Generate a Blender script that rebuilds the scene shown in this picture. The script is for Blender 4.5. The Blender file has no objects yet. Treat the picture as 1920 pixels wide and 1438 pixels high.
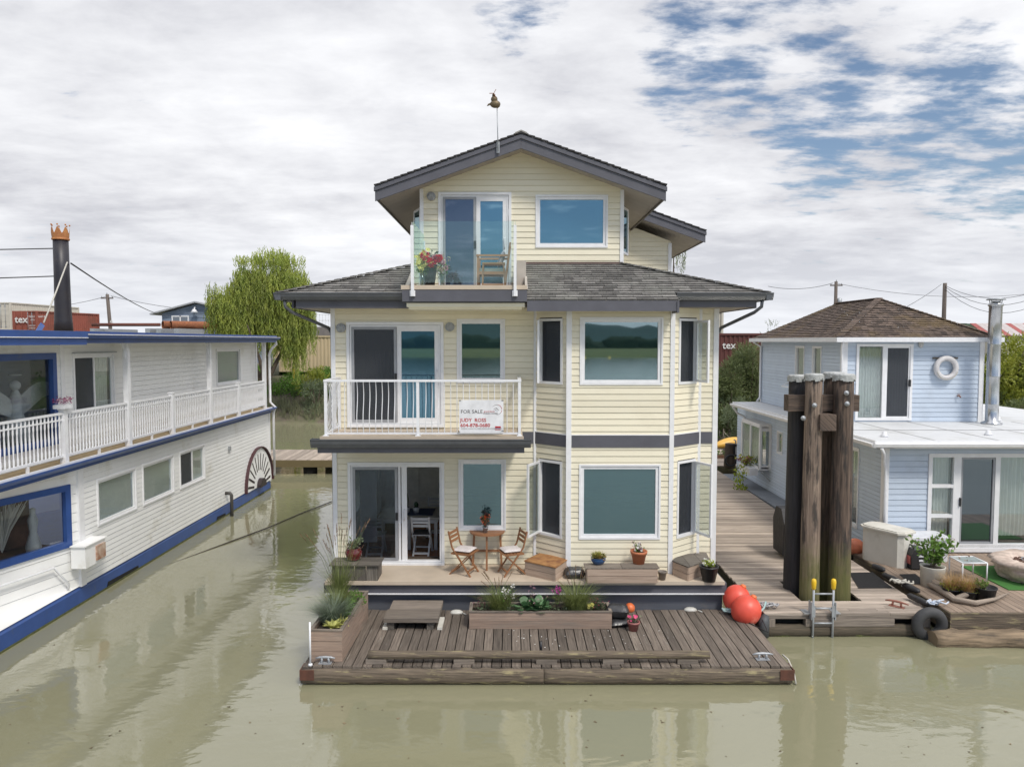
import bpy, math, random
from mathutils import Vector, Matrix, noise
R = random.Random(11)
S = bpy.context.scene
COL = S.collection
# ------------------------------------------------------------------ camera
FPX, CZ = 1400.0, 5.6
PITCH = math.atan(79.0 / FPX)
cam = bpy.data.cameras.new('camera'); camo = bpy.data.objects.new('camera', cam); COL.objects.link(camo)
camo.location = (0, 0, CZ); camo.rotation_euler = (math.pi/2 - PITCH, 0, 0)
cam.sensor_width = 36; cam.lens = 36*FPX/1920; cam.clip_start = .1; cam.clip_end = 6000
S.camera = camo
# ------------------------------------------------------------------ exposure
S.view_settings.view_transform = 'Standard'; S.view_settings.look = 'None'
S.view_settings.gamma = 1; S.view_settings.exposure = 0.72
# ------------------------------------------------------------------ world
SUN_EL, SUN_AZ = math.radians(52), math.radians(148)      # azimuth from +Y towards +X
W = bpy.data.worlds.new('World'); S.world = W; W.use_nodes = True
nt = W.node_tree; nt.nodes.clear()
def N(tp, **k):
    n = nt.nodes.new(tp)
    for a, b in k.items(): setattr(n, a, b)
    return n
def LK(a, b): nt.links.new(a, b)
def Mth(op, a, b=None, c=None, clamp=False):
    n = nt.nodes.new('ShaderNodeMath'); n.operation = op; n.use_clamp = clamp
    for i, v in enumerate((a, b, c)):
        if v is None: continue
        if isinstance(v, (int, float)): n.inputs[i].default_value = v
        else: nt.links.new(v, n.inputs[i])
    return n.outputs[0]
sky = N('ShaderNodeTexSky', sky_type='NISHITA', sun_disc=False, sun_elevation=SUN_EL, sun_rotation=SUN_AZ)
sky.air_density = 1.0; sky.dust_density = 1.2; sky.ozone_density = 1.4
tc = N('ShaderNodeTexCoord'); sp = N('ShaderNodeSeparateXYZ'); LK(tc.outputs['Generated'], sp.inputs[0])
dx, dy, dz = sp.outputs
zz = Mth('ADD', Mth('MAXIMUM', dz, 0.0), 0.13)
cb = N('ShaderNodeCombineXYZ'); LK(Mth('DIVIDE', dx, zz), cb.inputs[0]); LK(Mth('DIVIDE', dy, zz), cb.inputs[1])
def noi(vec, scale, detail, rough, dist=0.0, off=(0, 0, 0), sc=(1, 1, 1)):
    mp = N('ShaderNodeMapping'); mp.inputs['Location'].default_value = off; mp.inputs['Scale'].default_value = sc
    LK(vec, mp.inputs[0])
    n = N('ShaderNodeTexNoise'); n.inputs['Scale'].default_value = scale; n.inputs['Detail'].default_value = detail
    n.inputs['Roughness'].default_value = rough; n.inputs['Distortion'].default_value = dist
    LK(mp.outputs[0], n.inputs['Vector']); return n.outputs['Fac']
big = noi(cb.outputs[0], .55, 7, .55, .2, (3.1, 1.7, 0), (.9, 1.1, 1))
det = noi(cb.outputs[0], 2.6, 9, .62, .15, (1.3, 7.7, 0), (1, 1.3, 1))
fin = noi(cb.outputs[0], 5.5, 8, .6, .1, (9, 2, 0), (.9, 1.5, 1))
def dirmask(u, v, k0, k1):
    x, y = (u-960)/FPX, (719-v)/FPX
    d = Vector((x, math.cos(PITCH)+y*math.sin(PITCH), -math.sin(PITCH)+y*math.cos(PITCH))).normalized()
    dp = N('ShaderNodeVectorMath', operation='DOT_PRODUCT'); LK(tc.outputs['Generated'], dp.inputs[0]); dp.inputs[1].default_value = d
    mr = N('ShaderNodeMapRange', interpolation_type='SMOOTHSTEP'); LK(dp.outputs['Value'], mr.inputs[0])
    mr.inputs[1].default_value = math.cos(math.radians(k0)); mr.inputs[2].default_value = math.cos(math.radians(k1))
    return mr.outputs[0]
hole = Mth('MAXIMUM', dirmask(1330, 110, 7.5, 1), Mth('MAXIMUM', dirmask(1560, 230, 7, 1), Mth('MAXIMUM', dirmask(1800, 225, 8, 1), dirmask(1860, 300, 6, 1))))
hole = Mth('MAXIMUM', hole, Mth('MULTIPLY', Mth('MAXIMUM', dirmask(980, 0, 5, 0), dirmask(1480, 40, 6, 1)), .75))
hole = Mth('MAXIMUM', hole, Mth('MULTIPLY', dirmask(1700, 110, 16, 4), .42))
mrb = N('ShaderNodeMapRange', interpolation_type='SMOOTHSTEP'); LK(dy, mrb.inputs[0])
mrb.inputs[1].default_value = -.1; mrb.inputs[2].default_value = -.75
mre = N('ShaderNodeMapRange', interpolation_type='SMOOTHSTEP'); LK(dz, mre.inputs[0]); mre.inputs[1].default_value = .03; mre.inputs[2].default_value = .12
back = Mth('MULTIPLY', Mth('MULTIPLY', mrb.outputs[0], mre.outputs[0]), 1.4)
hole = Mth('MAXIMUM', hole, back)
cov = Mth('ADD', Mth('MULTIPLY', det, .5), Mth('MULTIPLY', fin, .75))
cov = Mth('SUBTRACT', Mth('ADD', cov, .12), Mth('MULTIPLY', hole, .262))
mc = N('ShaderNodeMapRange', interpolation_type='SMOOTHSTEP'); LK(cov, mc.inputs[0]); mc.inputs[1].default_value = .40; mc.inputs[2].default_value = .62
ramp = N('ShaderNodeValToRGB'); tone = Mth('ADD', Mth('MULTIPLY', big, .62), Mth('MULTIPLY', det, .38)); LK(tone, ramp.inputs[0])
e = ramp.color_ramp.elements
e[0].position = .38; e[0].color = (.40, .405, .44, 1)
e[1].position = .66; e[1].color = (.74, .745, .76, 1)
m_ = ramp.color_ramp.elements.new(.5); m_.color = (.56, .565, .59, 1)
# paler towards the horizon
mh = N('ShaderNodeMapRange'); LK(dz, mh.inputs[0]); mh.inputs[1].default_value = 0; mh.inputs[2].default_value = .16; mh.inputs[3].default_value = .75; mh.inputs[4].default_value = 0
mx = N('ShaderNodeMix', data_type='RGBA'); LK(mh.outputs[0], mx.inputs[0]); LK(ramp.outputs[0], mx.inputs[6]); mx.inputs[7].default_value = (.57, .59, .63, 1)
sv = N('ShaderNodeVectorMath', operation='DOT_PRODUCT'); LK(tc.outputs['Generated'], sv.inputs[0]); sv.inputs[1].default_value = (math.sin(SUN_AZ)*math.cos(SUN_EL), math.cos(SUN_AZ)*math.cos(SUN_EL), math.sin(SUN_EL))
glow = N('ShaderNodeMapRange', interpolation_type='SMOOTHSTEP'); LK(sv.outputs['Value'], glow.inputs[0]); glow.inputs[1].default_value = .2; glow.inputs[2].default_value = 1; glow.inputs[3].default_value = .90; glow.inputs[4].default_value = 2.0      # clouds around the veiled sun are brighter
b1 = N('ShaderNodeBackground'); LK(sky.outputs[0], b1.inputs[0]); b1.inputs[1].default_value = .07
b2 = N('ShaderNodeBackground'); LK(mx.outputs[2], b2.inputs[0]); LK(glow.outputs[0], b2.inputs[1])
ms = N('ShaderNodeMixShader'); LK(mc.outputs[0], ms.inputs[0]); LK(b1.outputs[0], ms.inputs[1]); LK(b2.outputs[0], ms.inputs[2])
wo = N('ShaderNodeOutputWorld'); LK(ms.outputs[0], wo.inputs[0])
# ------------------------------------------------------------------ sun (veiled)
sl = bpy.data.lights.new('sun', 'SUN'); sl.energy = 1.5; sl.angle = math.radians(11); sl.color = (1, .95, .86)
so = bpy.data.objects.new('sun', sl); COL.objects.link(so)
sd = Vector((math.sin(SUN_AZ)*math.cos(SUN_EL), math.cos(SUN_AZ)*math.cos(SUN_EL), math.sin(SUN_EL)))
so.rotation_euler = sd.to_track_quat('Z', 'Y').to_euler(); so.location = (0, -20, 40)

# ================================================================== helpers
def ray(u, v):
    x, y = (u-960)/FPX, (719-v)/FPX
    return Vector((x, math.cos(PITCH)+y*math.sin(PITCH), -math.sin(PITCH)+y*math.cos(PITCH)))
def PY(u, v, Y): d = ray(u, v); return Vector((0, 0, CZ)) + d*(Y/d.y)
def PZ(u, v, z): d = ray(u, v); return Vector((0, 0, CZ)) + d*((z-CZ)/d.z)
def RY(u0, v0, u1, v1, Y):                      # facade rectangle -> x0, x1, z0, z1
    a = PY(u0, v1, Y); b = PY(u1, v0, Y); return a.x, b.x, a.z, b.z
def FR(o, s):                                    # wall frame: a along the wall, b inwards, c up
    s = Vector(s).normalized(); n = s.cross(Vector((0, 0, 1))).normalized(); o = Vector(o)
    return Matrix(((s.x, -n.x, 0, o.x), (s.y, -n.y, 0, o.y), (s.z, -n.z, 1, o.z), (0, 0, 0, 1)))
def TR(loc, rz=0, rx=0, ry=0, sc=1):
    return Matrix.Translation(Vector(loc)) @ Matrix.Rotation(rz, 4, 'Z') @ Matrix.Rotation(ry, 4, 'Y') @ Matrix.Rotation(rx, 4, 'X') @ Matrix.Scale(sc, 4)
WM = {}
SPLITN = {'corner_trim', 'barge_board', 'shingle_edge', 'parapet', 'eave_board', 'downspout', 'fascia_board', 'band_board', 'band_flashing', 'hull_cutout_shade', 'stretcher', 'hanging_rope', 'front_beam', 'side_stringer', 'room_shade_panel', 'cable_ties', 'float_tanks', 'bay_bracket', 'door_stile', 'soffit', 'side_label', 'fascia_flashing', 'dock_core', 'bulkhead'}
class MB:
    def __init__(s, T=None):
        s.v = []; s.f = []; s.uv = []; s.mi = []; s.rn = []; s.sm = []; s.T = T; s.m = 0; s.smooth = False; s.r = None
    def P(s, p):
        p = Vector(p); return s.T @ p if s.T is not None else p
    def raw(s, pts): i = len(s.v); s.v += [s.P(p) for p in pts]; return i
    def face(s, idx, uv=None, r=None):
        s.f.append(tuple(idx)); s.mi.append(s.m); s.sm.append(s.smooth)
        s.rn.append(r if r is not None else (s.r if s.r is not None else 0.5))
        s.uv.append(uv if uv else [(0, 0)]*len(idx))
    def poly(s, pts, uv=None, r=None):
        i = s.raw(pts)
        if uv is None:
            a = Vector(pts[0]); b = Vector(pts[1]); n = (b-a).cross(Vector(pts[-1])-a)
            if n.length < 1e-12: n = Vector((0, 0, 1))
            n.normalize(); t = (b-a).normalized(); w = n.cross(t)
            uv = [((Vector(p)-a).dot(t), (Vector(p)-a).dot(w)) for p in pts]
        s.face(range(i, i+len(pts)), uv, r)
    def box(s, x0, x1, y0, y1, z0, z1, r=None):
        r = R.random() if r is None else r
        if x0 > x1: x0, x1 = x1, x0
        if y0 > y1: y0, y1 = y1, y0
        if z0 > z1: z0, z1 = z1, z0
        i = s.raw([(x0,y0,z0),(x1,y0,z0),(x1,y1,z0),(x0,y1,z0),(x0,y0,z1),(x1,y0,z1),(x1,y1,z1),(x0,y1,z1)])
        L = [(x0,y0,z0),(x1,y0,z0),(x1,y1,z0),(x0,y1,z0),(x0,y0,z1),(x1,y0,z1),(x1,y1,z1),(x0,y1,z1)]
        d = (x1-x0, y1-y0, z1-z0); k = max(range(3), key=lambda q: d[q]); o = r*17.3
        for fc in ((0,3,2,1),(4,5,6,7),(0,1,5,4),(1,2,6,5),(2,3,7,6),(3,0,4,7)):
            uv = []
            for q in fc:
                p = L[q]; oth = [p[w] for w in range(3) if w != k]
                uv.append((p[k]+o, oth[0]+oth[1]+o*2.3))
            s.face([i+q for q in fc], uv, r)
    def beam(s, p0, p1, w, h, up=(0, 0, 1), r=None):      # box along p0-p1 (w sideways, h along up)
        p0 = Vector(p0); p1 = Vector(p1); d = p1-p0; L = d.length
        if L < 1e-6: return
        d.normalize(); up = Vector(up)
        if abs(d.dot(up)) > .98: up = Vector((0, 1, 0))
        q = d.cross(up).normalized(); u = q.cross(d)
        M = Matrix(((d.x, q.x, u.x, p0.x), (d.y, q.y, u.y, p0.y), (d.z, q.z, u.z, p0.z), (0, 0, 0, 1)))
        T = s.T; s.T = (T @ M) if T is not None else M
        s.box(0, L, -w/2, w/2, -h/2, h/2, r); s.T = T
    def tube(s, pts, rad, n=8, caps=True, r=None, sm=True):
        pts = [Vector(p) for p in pts]; rs = rad if isinstance(rad, (list, tuple)) else [rad]*len(pts)
        r = R.random() if r is None else r
        rings = []; prev = None; L = 0
        for k, p in enumerate(pts):
            d = (pts[min(k+1, len(pts)-1)] - pts[max(k-1, 0)]).normalized()
            if prev is None:
                prev = d.cross(Vector((0, 0, 1))) if abs(d.z) < .9 else d.cross(Vector((1, 0, 0)))
            q = (prev - d*prev.dot(d)).normalized(); prev = q; w = d.cross(q)
            if k: L += (p-pts[k-1]).length
            i = s.raw([p + (q*math.cos(t*2*math.pi/n) + w*math.sin(t*2*math.pi/n))*rs[k] for t in range(n)])
            rings.append((i, L))
        o = s.smooth; s.smooth = sm
        for (a, la), (b, lb) in zip(rings, rings[1:]):
            for t in range(n):
                t2 = (t+1) % n; c = 2*math.pi*max(rs)/n
                s.face((a+t, a+t2, b+t2, b+t), [(la+r*9, t*c), (la+r*9, t*c+c), (lb+r*9, t*c+c), (lb+r*9, t*c)], r)
        s.smooth = False
        if caps:
            s.face([rings[0][0]+t for t in range(n)][::-1], None, r); s.face([rings[-1][0]+t for t in range(n)], None, r)
        s.smooth = o
    def lathe(s, prof, c=(0, 0, 0), n=20, r=None, a0=0, a1=2*math.pi, sx=1, sy=1):
        full = abs(a1-a0-2*math.pi) < 1e-6; m = n if full else n+1; rings = []
        for (rr, z) in prof:
            rings.append(s.raw([(c[0]+sx*rr*math.cos(a0+(a1-a0)*t/n), c[1]+sy*rr*math.sin(a0+(a1-a0)*t/n), c[2]+z) for t in range(m)]))
        o = s.smooth; s.smooth = True
        for k, (a, b) in enumerate(zip(rings, rings[1:])):
            for t in range(n):
                t2 = (t+1) % m
                s.face((a+t, a+t2, b+t2, b+t), [(t*.1, prof[k][1]), (t*.1+.1, prof[k][1]), (t*.1+.1, prof[k+1][1]), (t*.1, prof[k+1][1])], r)
        s.smooth = False
        if full:
            if prof[0][0] > 1e-4: s.face([rings[0]+t for t in range(n)][::-1], None, r)
            if prof[-1][0] > 1e-4: s.face([rings[-1]+t for t in range(n)], None, r)
        s.smooth = o
    def torus(s, c, Rr, rr, T=None, n=28, m=10, sq=1.0, r=None):
        T0 = s.T; 
        if T is not None: s.T = (T0 @ T) if T0 is not None else T
        o = s.smooth; s.smooth = True; rings = []
        for k in range(n):
            a = 2*math.pi*k/n
            rings.append(s.raw([(c[0]+(Rr+rr*math.cos(b))*math.cos(a), c[1]+(Rr+rr*math.cos(b))*math.sin(a), c[2]+rr*sq*math.sin(b)) for b in [2*math.pi*j/m for j in range(m)]]))
        for k in range(n):
            a = rings[k]; b = rings[(k+1) % n]
            for j in range(m):
                j2 = (j+1) % m; s.face((a+j, b+j, b+j2, a+j2), [(k*.2, j*.1)]*4, r)
        s.smooth = o; s.T = T0
    def ball(s, c, rx, ry=None, rz=None, n=16, m=10, ns=0, nf=2.0, r=None):
        ry = rx if ry is None else ry; rz = rx if rz is None else rz
        o = s.smooth; s.smooth = True; rings = []
        for k in range(m+1):
            ph = math.pi*k/m - math.pi/2
            ring = []
            for t in range(n):
                a = 2*math.pi*t/n; d = Vector((math.cos(ph)*math.cos(a), math.cos(ph)*math.sin(a), math.sin(ph)))
                q = 1 + (ns*noise.noise(d*nf + Vector(c)*3.1) if ns else 0)
                ring.append((c[0]+d.x*rx*q, c[1]+d.y*ry*q, c[2]+d.z*rz*q))
            rings.append(s.raw(ring))
        for k in range(m):
            a, b = rings[k], rings[k+1]
            for t in range(n):
                t2 = (t+1) % n; s.face((a+t, a+t2, b+t2, b+t), [(t*.1, k*.1)]*4, r)
        s.smooth = o
    def prism(s, poly, a0, a1, ax='x', r=None):      # polygon extruded along an axis; poly in the other two axes
        def p3(p, a):
            return {'x': (a, p[0], p[1]), 'y': (p[0], a, p[1]), 'z': (p[0], p[1], a)}[ax]
        r = R.random() if r is None else r
        n = len(poly); i = s.raw([p3(p, a0) for p in poly] + [p3(p, a1) for p in poly])
        L = 0
        for k in range(n):
            k2 = (k+1) % n; e_ = math.hypot(poly[k][0]-poly[k2][0], poly[k][1]-poly[k2][1])
            s.face((i+k, i+k2, i+n+k2, i+n+k), [(a0, L), (a0, L+e_), (a1, L+e_), (a1, L)], r); L += e_
        s.face([i+k for k in range(n)][::-1], [poly[k] for k in range(n)][::-1], r)
        s.face([i+n+k for k in range(n)], [poly[k] for k in range(n)], r)
    def build(s, name, mats, parent=None, label=None, cat=None, group=None, kind=None, fix=True):
        if parent is not None and name in SPLITN: 
            q = s.parts()
            if len(q) > 1: return [w.build_(name, mats, parent) for w in q][0]
        return s.build_(name, mats, parent, label, cat, group, kind, fix)
    def parts(s):                                    # groups of touching pieces, each its own builder
        par = list(range(len(s.v)))
        def fd(i):
            while par[i] != i: par[i] = par[par[i]]; i = par[i]
            return i
        for f in s.f:
            for j in f[1:]: par[fd(j)] = fd(f[0])
        comp = {}
        for fi, f in enumerate(s.f): comp.setdefault(fd(f[0]), []).append(fi)
        bl = []
        for fs in comp.values():
            P = [s.v[j] for fi in fs for j in s.f[fi]]; bl.append([fs, [min(p[k] for p in P)-.03 for k in range(3)], [max(p[k] for p in P)+.03 for k in range(3)]])
        ch = True
        while ch:
            ch = False
            for i in range(len(bl)):
                for j in range(i+1, len(bl)):
                    a, b = bl[i], bl[j]
                    if all(a[1][k] <= b[2][k] and b[1][k] <= a[2][k] for k in range(3)):
                        a[0] = a[0]+b[0]; a[1] = [min(a[1][k], b[1][k]) for k in range(3)]; a[2] = [max(a[2][k], b[2][k]) for k in range(3)]; bl.pop(j); ch = True; break
                if ch: break
        out = []
        for fs, _, _ in bl:
            w = MB(); mp = {}
            for fi in fs:
                for j in s.f[fi]:
                    if j not in mp: mp[j] = len(w.v); w.v.append(s.v[j])
                w.f.append(tuple(mp[j] for j in s.f[fi])); w.uv.append(s.uv[fi]); w.mi.append(s.mi[fi]); w.sm.append(s.sm[fi]); w.rn.append(s.rn[fi])
            out.append(w)
        return out
    def build_(s, name, mats, parent=None, label=None, cat=None, group=None, kind=None, fix=True):
        if not isinstance(mats, (list, tuple)): mats = [mats]
        xs = [p.x for p in s.v]; ys = [p.y for p in s.v]; zs = [p.z for p in s.v]
        base = Vector(((min(xs)+max(xs))/2, (min(ys)+max(ys))/2, min(zs)))
        me = bpy.data.meshes.new(name); me.from_pydata([p-base for p in s.v], [], s.f)
        for m in mats: me.materials.append(m)
        me.polygons.foreach_set('material_index', s.mi); me.polygons.foreach_set('use_smooth', s.sm)
        ul = me.uv_layers.new(name='UVMap'); flat = []
        for q in s.uv:
            for a in q: flat += [float(a[0]), float(a[1])]
        ul.data.foreach_set('uv', flat)
        at = me.attributes.new('rnd', 'FLOAT', 'FACE'); at.data.foreach_set('value', [float(q) for q in s.rn])
        if fix:
            import bmesh
            bm = bmesh.new(); bm.from_mesh(me); bmesh.ops.recalc_face_normals(bm, faces=bm.faces[:]); bm.to_mesh(me); bm.free()
        me.update()
        o = bpy.data.objects.new(name, me); COL.objects.link(o)
        o.location = base; WM[o.name] = Matrix.Translation(base)
        if parent is not None: adopt(o, parent)
        if label: o['label'] = label
        if cat: o['category'] = cat
        if group: o['group'] = group
        if kind: o['kind'] = kind
        return o
def adopt(o, parent):
    o.parent = parent; o.matrix_parent_inverse = WM[parent.name].inverted()
def thing(name, label, cat, loc=(0, 0, 0), group=None):
    o = bpy.data.objects.new(name, None); COL.objects.link(o); o.location = loc; o.empty_display_size = .2
    WM[o.name] = Matrix.Translation(Vector(loc)); o['label'] = label; o['category'] = cat
    if group: o['group'] = group
    return o
def clip(poly, a, b, c):                          # keep a*x+b*y>=c
    out = []
    for k in range(len(poly)):
        p, q = poly[k-1], poly[k]; dp = a*p[0]+b*p[1]-c; dq = a*q[0]+b*q[1]-c
        if (dp >= 0) != (dq >= 0):
            t = dp/(dp-dq); out.append((p[0]+(q[0]-p[0])*t, p[1]+(q[1]-p[1])*t))
        if dq >= 0: out.append(q)
    return out
def siding(mb, poly, holes=(), step=.125, d=.014, g=.016, c0=None):
    """lap boards over a convex polygon in the wall frame of mb, rectangular openings left out"""
    cs = [p[1] for p in poly]; c = min(cs) if c0 is None else c0; k = 0
    As = sorted(set([min(p[0] for p in poly)-1, max(p[0] for p in poly)+1] + [h[0] for h in holes] + [h[1] for h in holes]))
    while c < max(cs):
        r = R.random(); t = c+step
        bs = sorted(set([c, c+g, t] + [x for h in holes for x in (h[2], h[3]) if c < x < t]))
        for z0, z1 in zip(bs, bs[1:]):
            zm = (z0+z1)/2
            for a0, a1 in zip(As, As[1:]):
                am = (a0+a1)/2
                if any(h[0] < am < h[1] and h[2] < zm < h[3] for h in holes): continue
                q = clip(clip(clip(clip(poly, 1, 0, a0), -1, 0, -a1), 0, 1, z0), 0, -1, -z1)
                if len(q) < 3: continue
                if zm < c+g:      # shadow groove
                    off = lambda z: 0.006
                else:
                    off = lambda z: -d*(1-.75*(z-c-g)/(step-g))
                mb.poly([(p[0], off(p[1]), p[1]) for p in q], [(p[0]+k*.37, p[1]) for p in q], r)
                if zm > c+g and z0 <= c+g+1e-6:
                    e0 = min(p[0] for p in q if abs(p[1]-z0) < 1e-5) if any(abs(p[1]-z0) < 1e-5 for p in q) else None
                    if e0 is not None:
                        e1 = max(p[0] for p in q if abs(p[1]-z0) < 1e-5)
                        mb.poly([(e0, off(z0), z0), (e1, off(z0), z0), (e1, .006, z0), (e0, .006, z0)], None, r)
        c = t; k += 1
def shingle(mb, pts, step=.14, th=.018, tab=.3, jit=.4):
    """pts: 3-D convex roof polygon, first edge = eave (low, horizontal). stepped courses of tabs"""
    P = [Vector(p) for p in pts]; t = (P[1]-P[0]).normalized(); n = t.cross(P[2]-P[0]).normalized()
    if n.z < 0: n = -n
    w = n.cross(t).normalized()
    if w.z < 0: w = -w
    q2 = [((p-P[0]).dot(t), (p-P[0]).dot(w)) for p in P]; H = max(q[1] for q in q2); c = 0; k = 0
    lo, hi = min(q[0] for q in q2), max(q[0] for q in q2)
    while c < H-1e-4:
        x = lo - R.random()*tab
        while x < hi:
            x1 = x + tab*(1+jit*(R.random()-.5)); dc = R.choice((0, 0, -.012, -.02)) if k else 0
            q = clip(clip(clip(clip(q2, 1, 0, x+.003), -1, 0, -x1+.003), 0, 1, c+dc), 0, -1, -(c+step+.01))
            if len(q) >= 3:
                r = R.random(); hh = lambda y: n*(th*(1.9-1.5*(y-c)/step))
                mb.poly([P[0]+t*a+w*b+hh(b) for a, b in q], [(a, b) for a, b in q], r)
                lw = [a for a, b in q if abs(b-min(z for _, z in q)) < 1e-4]; y0 = min(z for _, z in q)
                if len(lw) >= 2:
                    A = P[0]+t*min(lw)+w*y0; B = P[0]+t*max(lw)+w*y0
                    mb.poly([A, B, B+hh(y0), A+hh(y0)], [(0, 0)]*4, r*.3)
            x = x1
        c += step; k += 1
# ---------------------------------------------------------------- materials
MT = {}
def mat(name, col, rough=.6, col2=None, var=.12, scale=4, rnd=0.0, bump=0.0, bscale=None, metal=0, wood=False, dirt=None, dscale=1.5, dlo=.5, dhi=.7, spec=.5, trans=0, stretch=None, coat=0):
    m = bpy.data.materials.new(name); m.use_nodes = True; t = m.node_tree; b = t.nodes['Principled BSDF']
    L = t.links.new
    def nn(tp, **k):
        n = t.nodes.new(tp)
        for a, v in k.items(): setattr(n, a, v)
        return n
    b.inputs['Roughness'].default_value = rough; b.inputs['Metallic'].default_value = metal
    b.inputs['Specular IOR Level'].default_value = spec; b.inputs['Coat Weight'].default_value = coat
    tcn = nn('ShaderNodeTexCoord'); mp = nn('ShaderNodeMapping')
    if wood: L(tcn.outputs['UV'], mp.inputs[0]); mp.inputs['Scale'].default_value = (1.2, 22, 1)
    else:
        L(tcn.outputs['Object'], mp.inputs[0])
        if stretch: mp.inputs['Scale'].default_value = stretch
    no = nn('ShaderNodeTexNoise'); no.inputs['Scale'].default_value = scale; no.inputs['Detail'].default_value = 6; no.inputs['Roughness'].default_value = .6
    L(mp.outputs[0], no.inputs['Vector'])
    c2 = col2 or tuple(max(0, x*(1-2.2*var)) for x in col)
    mr = nn('ShaderNodeMapRange'); L(no.outputs['Fac'], mr.inputs[0]); mr.inputs[1].default_value = .3; mr.inputs[2].default_value = .7
    mxx = nn('ShaderNodeMix', data_type='RGBA'); L(mr.outputs[0], mxx.inputs[0])
    mxx.inputs[6].default_value = (*col, 1); mxx.inputs[7].default_value = (*c2, 1); out = mxx.outputs[2]
    if rnd:
        a = nn('ShaderNodeAttribute', attribute_name='rnd'); ml = nn('ShaderNodeMapRange'); L(a.outputs['Fac'], ml.inputs[0])
        ml.inputs[3].default_value = 1-rnd; ml.inputs[4].default_value = 1+rnd
        hv = nn('ShaderNodeHueSaturation'); L(out, hv.inputs['Color']); L(ml.outputs[0], hv.inputs['Value']); out = hv.outputs[0]
    if dirt:
        n2 = nn('ShaderNodeTexNoise'); n2.inputs['Scale'].default_value = dscale; n2.inputs['Detail'].default_value = 7; n2.inputs['Roughness'].default_value = .65
        if wood:
            mp2 = nn('ShaderNodeMapping'); L(tcn.outputs['UV'], mp2.inputs[0]); mp2.inputs['Scale'].default_value = (.55, 3.2, 1); L(mp2.outputs[0], n2.inputs['Vector'])
        else: L(tcn.outputs['Object'], n2.inputs['Vector'])
        m2 = nn('ShaderNodeMapRange'); L(n2.outputs['Fac'], m2.inputs[0]); m2.inputs[1].default_value = dlo; m2.inputs[2].default_value = dhi; m2.inputs[4].default_value = .85
        x2 = nn('ShaderNodeMix', data_type='RGBA'); L(m2.outputs[0], x2.inputs[0]); L(out, x2.inputs[6]); x2.inputs[7].default_value = (*dirt, 1); out = x2.outputs[2]
    L(out, b.inputs['Base Color'])
    if bump:
        n3 = nn('ShaderNodeTexNoise'); n3.inputs['Scale'].default_value = bscale or scale*3; n3.inputs['Detail'].default_value = 4
        L(mp.outputs[0], n3.inputs['Vector'])
        bp = nn('ShaderNodeBump'); bp.inputs['Strength'].default_value = bump; bp.inputs['Distance'].default_value = .02
        L(n3.outputs['Fac'], bp.inputs['Height']); L(bp.outputs[0], b.inputs['Normal'])
    if trans:
        tr = nn('ShaderNodeBsdfTranslucent'); L(out, tr.inputs[0]); mxs = nn('ShaderNodeMixShader'); mxs.inputs[0].default_value = trans
        L(b.outputs[0], mxs.inputs[1]); L(tr.outputs[0], mxs.inputs[2]); L(mxs.outputs[0], t.nodes['Material Output'].inputs[0])
    MT[name] = m; return m
def glass(name, tint, refl, body=(.02, .05, .06), alpha=0.0, tcol=(.8, .9, .9), rough=.02, facing=None):
    """pane: a tinted mirror coat over a dark body, or partly see-through (alpha)"""
    m = bpy.data.materials.new(name); m.use_nodes = True; t = m.node_tree; t.nodes.clear(); L = t.links.new
    g = t.nodes.new('ShaderNodeBsdfGlossy'); g.inputs[0].default_value = (*tint, 1); g.inputs['Roughness'].default_value = rough
    if alpha > 0:
        d = t.nodes.new('ShaderNodeBsdfDiffuse'); d.inputs[0].default_value = (*body, 1)
        tr = t.nodes.new('ShaderNodeBsdfTransparent'); tr.inputs[0].default_value = (*tcol, 1)
        ma = t.nodes.new('ShaderNodeMixShader'); ma.inputs[0].default_value = alpha; L(d.outputs[0], ma.inputs[1]); L(tr.outputs[0], ma.inputs[2]); under = ma.outputs[0]
    else:
        d = t.nodes.new('ShaderNodeBsdfDiffuse'); d.inputs[0].default_value = (*body, 1); under = d.outputs[0]
    f = t.nodes.new('ShaderNodeLayerWeight'); f.inputs[0].default_value = .5
    pw = t.nodes.new('ShaderNodeMath'); pw.operation = 'POWER'; L(f.outputs['Facing'], pw.inputs[0]); pw.inputs[1].default_value = 4.5
    mr = t.nodes.new('ShaderNodeMapRange'); L(pw.outputs[0], mr.inputs[0]); mr.inputs[3].default_value = refl; mr.inputs[4].default_value = 1
    ms_ = t.nodes.new('ShaderNodeMixShader'); L(mr.outputs[0], ms_.inputs[0]); L(under, ms_.inputs[1]); L(g.outputs[0], ms_.inputs[2])
    o = t.nodes.new('ShaderNodeOutputMaterial'); L(ms_.outputs[0], o.inputs[0]); MT[name] = m; return m
CREAM = mat('cream_vinyl', (.80, .745, .585), .5, (.76, .70, .54), scale=2, rnd=.05, stretch=(1, 1, 3), dirt=(.66, .60, .45), dscale=.9, dlo=.55, dhi=.85)
WHITE = mat('white_vinyl_trim', (.80, .80, .81), .4, (.72, .72, .73), scale=6)
WPAINT = mat('white_painted_metal', (.78, .79, .81), .35, (.7, .7, .72), scale=10)
CHAR = mat('charcoal_paint', (.105, .105, .125), .55, (.085, .085, .1), scale=3, rnd=.05, bump=.1, bscale=40)
CHARMET = mat('charcoal_gutter_metal', (.11, .115, .125), .35, (.085, .09, .1), scale=5, metal=.2)
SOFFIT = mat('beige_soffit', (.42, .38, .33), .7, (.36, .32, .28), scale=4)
SHIN = mat('asphalt_shingle', (.25, .24, .225), .9, (.14, .132, .125), scale=9, rnd=.42, bump=.5, bscale=60, dirt=(.27, .27, .24), dscale=.9, dlo=.5, dhi=.75)
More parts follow.
